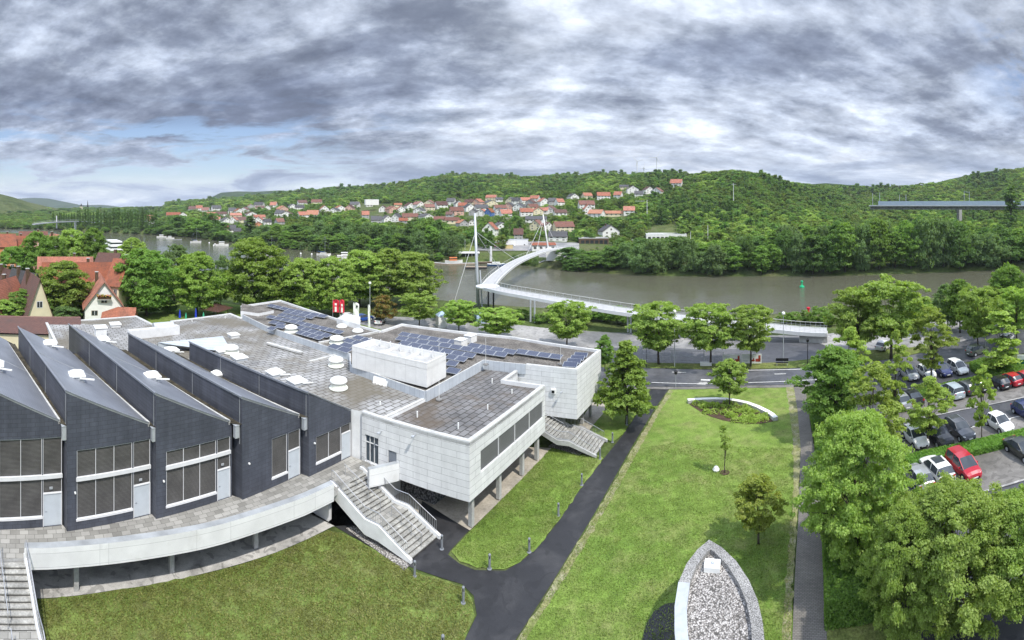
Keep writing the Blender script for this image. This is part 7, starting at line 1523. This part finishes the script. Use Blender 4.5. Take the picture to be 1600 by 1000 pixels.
tufts([(853, 932), (933, 802), (989, 702), (1060, 690), (1240, 700), (1240, 850), (1238, 1000), (1236, 1060), (775, 1060), (810, 1000)], 60000, .045, 'grass_blade', 'mown green grass of the large lawn', 5)
tufts([(706, 861), (736, 830), (775, 790), (860, 701), (938, 714), (905, 764), (870, 817), (813, 877), (788, 888), (745, 886)], 24000, .045, 'grass_blade', 'mown green grass of the middle lawn', 6)
# ------------------------------------------------------------------ cars
def paint(name, c, metal=.3):
    m, t, b = newmat(name); b.inputs['Base Color'].default_value = (*c, 1); b.inputs['Roughness'].default_value = .35; b.inputs['Metallic'].default_value = metal; b.inputs['Coat Weight'].default_value = .8; b.inputs['Coat Roughness'].default_value = .06; return m
CP = dict(white=paint('car_white', (.78, .78, .76), 0), silver=paint('car_silver', (.42, .43, .44), .5), red=paint('car_red', (.42, .012, .025), .1), navy=paint('car_navy', (.02, .03, .12), .2), black=paint('car_black', (.018, .019, .022), .2), grey=paint('car_grey', (.085, .09, .10), .4), green=paint('car_green', (.13, .15, .12), .4), lightblue=paint('car_lightblue', (.50, .57, .60), .4), darkgreen=paint('car_darkgreen', (.045, .05, .045), .3), blue=paint('car_blue', (.03, .10, .42), .2))
M['tail'] = pmat('tail', (.40, .01, .015), .1, 2, .25); M['lamp'] = pmat('lamp', (.72, .74, .76), .05, 2, .15); M['cglass'] = glass('cglass', (.055, .065, .075), .04)
KIND = {  # stations: x, half width factor, shoulder z, top z, is roof
 'hatch': (4.0, .87, [(-1, .74, .62, .66, 0), (-.955, .90, .86, .93, 0), (-.90, .94, .92, 1.0, 0), (-.66, .97, .93, 1.41, 1), (-.25, 1, .92, 1.48, 1), (.12, 1, .91, 1.46, 1), (.52, .99, .90, .99, 0), (.80, .95, .82, .88, 0), (.95, .84, .66, .72, 0), (1, .68, .48, .52, 0)]),
 'suv': (4.35, .92, [(-1, .76, .68, .74, 0), (-.96, .92, .98, 1.04, 0), (-.91, .95, 1.03, 1.10, 0), (-.72, .97, 1.05, 1.56, 1), (-.2, 1, 1.02, 1.62, 1), (.12, 1, 1.00, 1.58, 1), (.46, .99, .98, 1.10, 0), (.80, .96, .92, .99, 0), (.95, .86, .76, .84, 0), (1, .70, .52, .58, 0)]),
 'mpv': (4.3, .90, [(-1, .78, .64, .72, 0), (-.97, .92, .95, 1.0, 0), (-.94, .95, .98, 1.08, 0), (-.84, .97, .98, 1.55, 1), (-.25, 1, .96, 1.62, 1), (.18, 1, .94, 1.56, 1), (.62, .98, .92, 1.02, 0), (.84, .94, .82, .88, 0), (.96, .84, .66, .72, 0), (1, .70, .48, .52, 0)]),
 'wagon': (4.65, .90, [(-1, .76, .62, .68, 0), (-.97, .92, .90, .94, 0), (-.93, .95, .93, 1.0, 0), (-.80, .97, .93, 1.38, 1), (-.3, 1, .92, 1.46, 1), (.08, 1, .91, 1.43, 1), (.42, .99, .90, .98, 0), (.80, .95, .82, .87, 0), (.95, .84, .64, .70, 0), (1, .68, .46, .50, 0)]),
 'sedan': (4.55, .89, [(-1, .76, .62, .68, 0), (-.96, .92, .90, .96, 0), (-.74, .95, .93, 1.02, 0), (-.42, .97, .92, 1.38, 1), (-.15, 1, .91, 1.43, 1), (.08, 1, .90, 1.41, 1), (.42, .99, .89, .97, 0), (.80, .95, .80, .85, 0), (.95, .84, .64, .68, 0), (1, .68, .46, .50, 0)])}
def car(kind, col, loc, head, label, sunroof=False, rails=False, group='cars in the car park'):
    L, Wd, st = KIND[kind]; t = thing('parked_car', loc, label, 'car', group, head); X = L/2
    def att(b, nm, pr=None, sm=False): o = b.build(nm, None, None, smooth=sm); o.parent = pr or t; return o
    body, gl, rf = MB(), MB(), MB(); rows = []; st2 = []
    for a, c in zip(st[:-1], st[1:]):
        st2.append(a)
        if not (a[4] != c[4]) and c[0]-a[0] > .2: st2.append(tuple((a[i]+c[i])/2 for i in range(4))+(a[4],))
    st2.append(st[-1])
    for (x, w_, zs, zt, rfl) in st2:
        w2 = Wd*w_; wt = w2*(.76 if rfl else .82); x = x*X; zb = .22 if abs(x) < X*.9 else .30
        rows.append([Vector((x, 0, zb)), Vector((x, w2*.93, zb)), Vector((x, w2, .45)), Vector((x, w2, (zs+.45)/2+.05)), Vector((x, w2*.965, zs)), Vector((x, wt, zt-.03*(1-rfl))), Vector((x, wt*.5, zt+(.03 if rfl else .02))), Vector((x, 0, zt+(.04 if rfl else .03)))])
    for i in range(len(rows)-1):
        a, b_ = rows[i], rows[i+1]; ra, rb = st2[i][4], st2[i+1][4]
        for s in (1, -1):
            fy = lambda v: Vector((v.x, v.y*s, v.z))
            for j in range(7):
                q = [fy(a[j]), fy(b_[j]), fy(b_[j+1]), fy(a[j+1])]
                if s > 0: q.reverse()
                tgt = body
                if j >= 5 and ra and rb: tgt = rf
                elif j == 4 and (ra or rb): tgt = gl
                elif j >= 5 and (ra != rb): tgt = gl
                elif j == 0: tgt = body
                tgt.poly(q, CP[col] if tgt is not gl else M['cglass'])
    for r_, sg in ((rows[0], 1), (rows[-1], -1)):
        q = r_+[Vector((v.x, -v.y, v.z)) for v in r_[::-1][1:-1]]; body.poly(q if sg < 0 else q[::-1], CP[col])
    att(body, 'body', sm=True); att(rf, 'roof', sm=True); att(gl, 'window')
    for s in (1, -1):
        for i, (x, w_, zs, zt, rfl) in enumerate(st2):
            if rfl: 
                xx = x*X; 
                if i and not st2[i-1][4] or abs(x+.25) < .06 or abs(x-.0) < .0: p = MB(); p.beam((xx, Wd*w_*.965*s, zs), (xx, Wd*w_*.77*s, zt-.02), .07, .05, CP[col]); att(p, 'pillar')
        rr_ = [q for q in st2 if q[4]]; a, c = rr_[0], rr_[-1]; nx_ = st2[st2.index(c)+1]
        p = MB(); p.beam((nx_[0]*X, Wd*nx_[1]*.9*s, nx_[3]-.02), (c[0]*X, Wd*c[1]*.76*s, c[3]), .06, .05, CP[col])
        att(p, 'pillar')
    if sunroof: q = MB(); q.box((-.12*X, 0, st[4][3]+.035), 1.1, .95, .02, m=M['cglass']); att(q, 'sunroof')
    if rails or kind == 'wagon':
        for s in (1, -1): q = MB(); q.tube((-.6*X, Wd*.68*s, st[4][3]+.05), (.05*X, Wd*.68*s, st[4][3]+.05), .02, n=6, m=M['galv']); att(q, 'roof_rail')
    wr = .31 if kind != 'suv' else .35
    for sx in (-.60, .62):
        for s in (1, -1):
            w_ = MB(); y0 = Wd*s; w_.tube((sx*X, y0-.20*s, wr), (sx*X, y0+.015*s, wr), wr, n=18, m=M['black']); wo = att(w_, 'wheel'); q = MB(); q.tube((sx*X, y0+.0*s, wr), (sx*X, y0+.03*s, wr), wr*.64, n=10, m=M['galv']); att(q, 'rim', wo)
            ar = MB()
            for k in range(10): a0, a1 = math.pi*k/10, math.pi*(k+1)/10; ar.beam((sx*X+math.cos(a0)*wr*1.14, y0+.004*s, wr+math.sin(a0)*wr*1.14), (sx*X+math.cos(a1)*wr*1.14, y0+.004*s, wr+math.sin(a1)*wr*1.14), .04, .07, M['black'], up=(0, 1, 0))
            att(ar, 'wheel_arch')
    for s in (1, -1):
        q = MB(); q.beam((X*.93, Wd*.60*s, .66), (X*.86, Wd*.84*s, .70), .12, .13, M['lamp']); att(q, 'headlight')
        q = MB(); zt_ = st[1][2]; q.beam((-X*.985, Wd*.62*s, zt_-.06), (-X*.94, Wd*.88*s, zt_-.06), .10, .18, M['tail']); att(q, 'taillight')
        q = MB(); q.box((X*.40, Wd*1.07*s, .95 if kind != 'suv' else 1.05), .12, .2, .13, m=CP[col]); att(q, 'mirror')
    q = MB(); q.beam((X*1.0, -.45, .40), (X*1.0, .45, .40), .05, .20, M['black']); att(q, 'grille')
    for sx in (1.012, -1.008): q = MB(); q.beam((X*sx, -.26, .46 if sx > 0 else .52), (X*sx, .26, .46 if sx > 0 else .52), .02, .11, M['white_plastic']); att(q, 'number_plate')
    return t
HA = math.atan2(-.92, -.39)
CARS = [('mpv', 'silver', 1420, 591, HA, 'silver car parked leftmost in the top row', 0), ('hatch', 'white', 1447, 588.5, HA, 'white hatchback behind a tree trunk in the top row', 0), ('hatch', 'navy', 1472, 585.5, HA, 'dark blue hatchback in the top row', 0), ('mpv', 'white', 1496, 582, HA, 'white people carrier parked rightmost in the top row', 0),
 ('sedan', 'silver', 1407, 634, HA+math.pi, 'silver car mostly hidden by foliage, leftmost of the second row', 0), ('sedan', 'black', 1424, 628, HA+math.pi, 'black car half behind leaves in the second row', 0), ('mpv', 'lightblue', 1487, 619, HA+math.pi, 'pale blue people carrier seen from behind in the second row', 0), ('hatch', 'darkgreen', 1508.5, 613.5, HA+math.pi, 'dark hatchback seen from behind right of the pale blue car', 0), ('hatch', 'black', 1527, 609, HA+math.pi, 'black car behind the slim tree in the second row', 0), ('hatch', 'black', 1560, 605, HA+math.pi, 'black car directly left of the red hatchback', 0), ('hatch', 'red', 1579, 600.5, HA+math.pi, 'red hatchback seen from behind in the second row', 0), ('hatch', 'red', 1598, 597, HA+math.pi, 'red car cut by the right edge', 0),
 ('hatch', 'white', 1430, 692, HA, 'white hatchback with its front to the hedge strip, left of the black car', 0), ('suv', 'black', 1466, 690, HA, 'black car with chrome grille under the light green tree', 0), ('wagon', 'grey', 1499, 680, HA, 'dark grey estate car with its front to the hedge strip', 0), ('hatch', 'white', 1561, 670, HA, 'white car right of the slim tree in the third row', 0), ('hatch', 'navy', 1602, 650, HA, 'dark blue car cut by the right edge in the third row', 0),
 ('hatch', 'silver', 1434, 756, HA+math.pi, 'silver car almost hidden by the large maple', 0), ('suv', 'white', 1463, 745, HA+math.pi, 'white car with dark glass roof beside the bright red car', 1), ('mpv', 'red', 1505, 738, HA, 'bright red car with its front towards the lower lane', 0), ('sedan', 'darkgreen', 1597, 712, HA, 'dark car cut by the right edge above the lower lane', 0),
 ('hatch', 'white', 1432, 925, HA+math.pi, 'white car glimpsed under the maples at the bottom', 0), ('mpv', 'white', 1492, 915, HA+math.pi, 'second white car glimpsed under the maples', 0)]
for kd, col, x, y, hd, lb, sr in CARS: car(kd, col, W(x, y-1.5), hd, lb, bool(sr))
rd = (W(1560, 545)-W(1500, 560)); car('suv', 'green', W(1527, 553), math.atan2(rd.y, rd.x)+.12, 'green grey hatchback with black roof posts driving on the road', group='vehicles on the road')
car('mpv', 'white', W(1573, 534), math.atan2(rd.y, rd.x)+.5, 'white car behind the sparse tree near the right edge road', group='vehicles on the road')
car('hatch', 'white', W(1381, 545), .3, 'white car partly behind the tall plane tree', group='vehicles by the river')
car('wagon', 'blue', W(568, 501), .9, 'blue estate car behind the white banner flags', group='vehicles by the river'); car('hatch', 'white', W(594, 505), 1.6, 'white car left of the small reddish tree', group='vehicles by the river'); car('hatch', 'white', W(545, 499), .4, 'white car behind the red banner flags', group='vehicles by the river')
# ------------------------------------------------------------------ the woods on the slopes: one mass of crowns
def hill_ridge(name, pts, r, depth, m, zb=-6, nz=8):
    """distant ridge: crest follows (x, y) pixels at range r, slopes down to both sides"""
    V, Fc = [], []; xs_ = [p[0] for p in pts]; x = xs_[0]; cols = []
    while x <= xs_[-1]: cols.append(x); x += 4
    K = [(-1.0, 0.0), (-.75, .10), (-.5, .34), (-.25, .72), (-.1, .92), (0, 1.0), (.2, .9), (1.0, 0.0)]
    for x in cols:
        zt = ZR(interp(pts, x), r)
        for f, h in K:
            rr_ = r+depth*f; z = zb+(zt-zb)*h+(noise.noise(Vector((x*.015, f*3, r)))*nz*(1 if 0 < h < 1 else 0)); p = A(x, rr_, z); V.append(tuple(p))
    n = len(K)
    for i in range(len(cols)-1):
        for j in range(n-1): a = i*n+j; Fc.append((a, a+n, a+n+1, a+1))
    me = bpy.data.meshes.new(name); me.from_pydata(V, [], Fc); me.materials.append(m); me.polygons.foreach_set('use_smooth', [True]*len(Fc)); me.update()
    o = bpy.data.objects.new(name, me); COL.objects.link(o); return tag(o, kind='structure')
def hillmat(name, a, b_, c_, sc):
    m, t, b = newmat(name); g = t.n('ShaderNodeNewGeometry'); c = t.ramp(t.noise(g.outputs[0], sc, 6, .65), [(.32, a), (.5, b_), (.68, c_)])
    c = t.mix(1.0, c, t.ramp(t.noise(g.outputs[0], sc*9, 5, .7), [(.3, .6), (.7, 1.35)]), 'MULTIPLY'); t.l(c, b.inputs['Base Color']); b.inputs['Roughness'].default_value = 1; b.inputs['Specular IOR Level'].default_value = 0
    bn = t.n('ShaderNodeBump'); bn.inputs['Distance'].default_value = 12; t.l(t.noise(g.outputs[0], sc*8, 4, .7), bn.inputs['Height']); t.l(bn.outputs[0], b.inputs['Normal']); return m
M['hill_green'] = hillmat('hill_green', (.035, .06, .02), (.06, .085, .028), (.10, .115, .045), .004)
M['hill_wood'] = hillmat('hill_wood', (.022, .042, .018), (.034, .06, .022), (.05, .08, .03), .004)
M['hill_vine'] = hillmat('hill_vine', (.05, .075, .025), (.095, .115, .045), (.15, .15, .075), .005)
hill_ridge('hill', [(-260, 296), (-60, 298), (0, 303), (20, 308), (45, 316), (75, 323), (110, 330)], 1500, 700, M['hill_vine'])
hill_ridge('hill', [(-100, 312), (20, 311), (50, 309), (75, 310), (100, 315), (130, 321), (160, 322), (200, 325), (260, 327)], 5500, 1500, M['hill_wood'], nz=30)
hill_ridge('hill', [(150, 327), (210, 325), (250, 322), (285, 319), (320, 313), (345, 301), (370, 299), (420, 300), (470, 297), (500, 297), (560, 300), (620, 306)], 3000, 1200, M['hill_wood'], nz=20)
hill_ridge('hill', [(180, 331), (240, 327), (300, 322), (350, 318), (400, 315), (450, 310), (500, 308), (560, 312)], 2000, 700, M['hill_vine'])
hill_ridge('hill', [(1120, 345), (1180, 312), (1240, 290), (1290, 286), (1340, 290), (1400, 294), (1450, 289), (1480, 281), (1530, 270), (1560, 266), (1600, 263), (1800, 258)], 1500, 500, M['hill_wood']) 
# source crowns (in a collection that is not part of the scene, only read by the instancing)
SRC = bpy.data.collections.new('crown_kinds')
for k, (shape, h, w_, m) in enumerate((('round', 11, 11, 'leaf_forest'), ('oval', 13, 10, 'leaf_forest'), ('round', 9, 12, 'leaf_forest'), ('cone', 14, 7, 'leaf_dark'), ('round', 10, 11, 'leaf_mid'), ('round', 10, 12, 'leaf_fresh'))):
    me, _ = make_crown('crown_kind', 200+k, shape, h, w_, 0, 26, 1.7, 1250, .62, M[m]); o = bpy.data.objects.new('crown_kind_%d' % k, me); SRC.objects.link(o)
CLEAR = [(560, 615, 318, 345), (690, 800, 391, 412), (795, 880, 378, 420), (838, 925, 380, 404), (640, 700, 398, 412)]   # open ground in the picture: the boat yard
FIELD = []
def blocked(x, r, z, h, wr):
    rn, rf = bank(x)
    if r < rf+12: return True
    yt = YH+(H-z-h)*F/r; yb = YH+(H-z)*F/r; wp = wr*F/r/2
    for (x0, x1, y0, y1, hr) in HB:
        if x0-wp < x < x1+wp and r < hr+4 and yt < y1-(y1-y0)*.42 and yb > y0: return True
        if x0-wp*.3 < x < x1+wp*.3 and abs(r-hr) < 9: return True
    for (x0, x1, y0, y1) in CLEAR:
        if x0 < x < x1 and y0 < yb < y1 : return True
        if x0 < x < x1 and y0 < yt+2 < y1 and x0 > 650: return True
    return False
pts, scl, idx, rot_, tint = [], [], [], [], []
rsF = random.Random(5); r = 200.0
while r < 1560:
    s = max(6.6, r*.0135); x = -240.0
    while x < 1840:
        dx = s*F/r; xx = x+rsF.uniform(-.45, .45)*dx; rr_ = r+rsF.uniform(-.45, .45)*s; x += dx
        rn, rf = bank(xx)
        if rr_ < rf+12: continue
        if xx > 885 and rr_ < rf+36: continue          # front rows there are single trees
        if xx < 740 and rr_ < rf+50 and xx > 240: continue
        z = height_xr(xx, rr_)
        vil = 1.0
        if 395 < xx < 880 and 380 < rr_ < 760 and noise.noise(Vector((xx*.03, rr_*.012, 4))) > .05: vil = .45
        if 240 < xx < 420 and 430 < rr_ < 700: vil = .5
        if 800 < xx < 1000 and rr_ > 1050: vil = .0 if (785 < xx < 850 and rr_ > 1080) else .4
        gap = noise.noise(Vector((xx*.02, rr_*.01, 9)))
        if rr_ > 450 and gap > .30: vil *= .35
        if xx < 230 and rr_ < 1500 and rr_ > rf+20: vil *= .9
        if rsF.random() > vil: continue
        con = noise.noise(Vector((xx*.012, rr_*.006, 2)))
        k = rsF.choice((0, 1, 2, 0, 1, 4)); 
        if con > .22 and rsF.random() < .45: k = 3
        if con < -.12 and rsF.random() < .55: k = rsF.choice((4, 5, 5))
        if xx > 1040 and rr_ < 420 and rsF.random() < .55: k = rsF.choice((4, 5, 5, 0))
        sc_ = s/7.6*rsF.uniform(.75, 1.15); sz = sc_*rsF.uniform(.8, 1.1)
        if rr_ > 600: sz *= .72
        if xx < 260: sz *= .42
        if blocked(xx, rr_, z, 11*sz, 11*sc_): 
            if blocked(xx, rr_, z, 4.0, 5): continue
            sc_ *= .42; sz = sc_*.8
        p = A(xx, rr_, z-.8); pts.append(tuple(p)); scl.append((sc_, sc_, sz)); idx.append(k); rot_.append(rsF.uniform(0, 6.28))
    r += s*.86
me = bpy.data.meshes.new('wood'); me.from_pydata(pts, [], []); me.update()
for nm, typ, dat in (('scl', 'FLOAT_VECTOR', [c for v in scl for c in v]), ('idx', 'INT', idx), ('rotz', 'FLOAT', rot_)):
    at = me.attributes.new(nm, typ, 'POINT'); at.data.foreach_set('vector' if typ == 'FLOAT_VECTOR' else 'value', dat)
wood = bpy.data.objects.new('hillside_woods', me); COL.objects.link(wood); tag(wood, 'dense green woods covering the slopes across the river', 'woods', None, 'stuff')
gt = bpy.data.node_groups.new('crowns', 'GeometryNodeTree'); gt.interface.new_socket('Geometry', in_out='INPUT', socket_type='NodeSocketGeometry'); gt.interface.new_socket('Geometry', in_out='OUTPUT', socket_type='NodeSocketGeometry')
N_ = gt.nodes; gi, go = N_.new('NodeGroupInput'), N_.new('NodeGroupOutput'); ip = N_.new('GeometryNodeInstanceOnPoints'); ci = N_.new('GeometryNodeCollectionInfo')
ci.inputs['Collection'].default_value = SRC; ci.inputs['Separate Children'].default_value = True; ci.inputs['Reset Children'].default_value = True; ip.inputs['Pick Instance'].default_value = True
def nat(nm, typ): a = N_.new('GeometryNodeInputNamedAttribute'); a.data_type = typ; a.inputs[0].default_value = nm; return a.outputs[0]
cz = N_.new('ShaderNodeCombineXYZ'); gt.links.new(nat('rotz', 'FLOAT'), cz.inputs[2])
gt.links.new(gi.outputs[0], ip.inputs['Points']); gt.links.new(ci.outputs[0], ip.inputs['Instance']); gt.links.new(nat('idx', 'INT'), ip.inputs['Instance Index']); gt.links.new(nat('scl', 'FLOAT_VECTOR'), ip.inputs['Scale'])
er = N_.new('FunctionNodeEulerToRotation'); gt.links.new(cz.outputs[0], er.inputs[0]); gt.links.new(er.outputs[0], ip.inputs['Rotation']); gt.links.new(ip.outputs[0], go.inputs[0])
mo = wood.modifiers.new('crowns', 'NODES'); mo.node_group = gt
print('wood', len(pts))
# ------------------------------------------------------------------ air
def add_haze(density):
    b = MB(); X0 = 7000; b.box((0, 0, -9.5), 2*X0, 2*X0, 290+9.5)
    m = bpy.data.materials.new('haze'); m.use_nodes = True; t = NT(m.node_tree); o = t.n('ShaderNodeOutputMaterial'); v = t.n('ShaderNodeVolumePrincipled')
    v.inputs['Color'].default_value = (.80, .88, 1, 1); v.inputs['Density'].default_value = density; v.inputs['Anisotropy'].default_value = .0; t.l(v.outputs[0], o.inputs['Volume'])
    h = b.build('haze', m, None, label='thin bluish haze over the valley', cat='haze', kind='stuff'); return h
add_haze(8e-5)
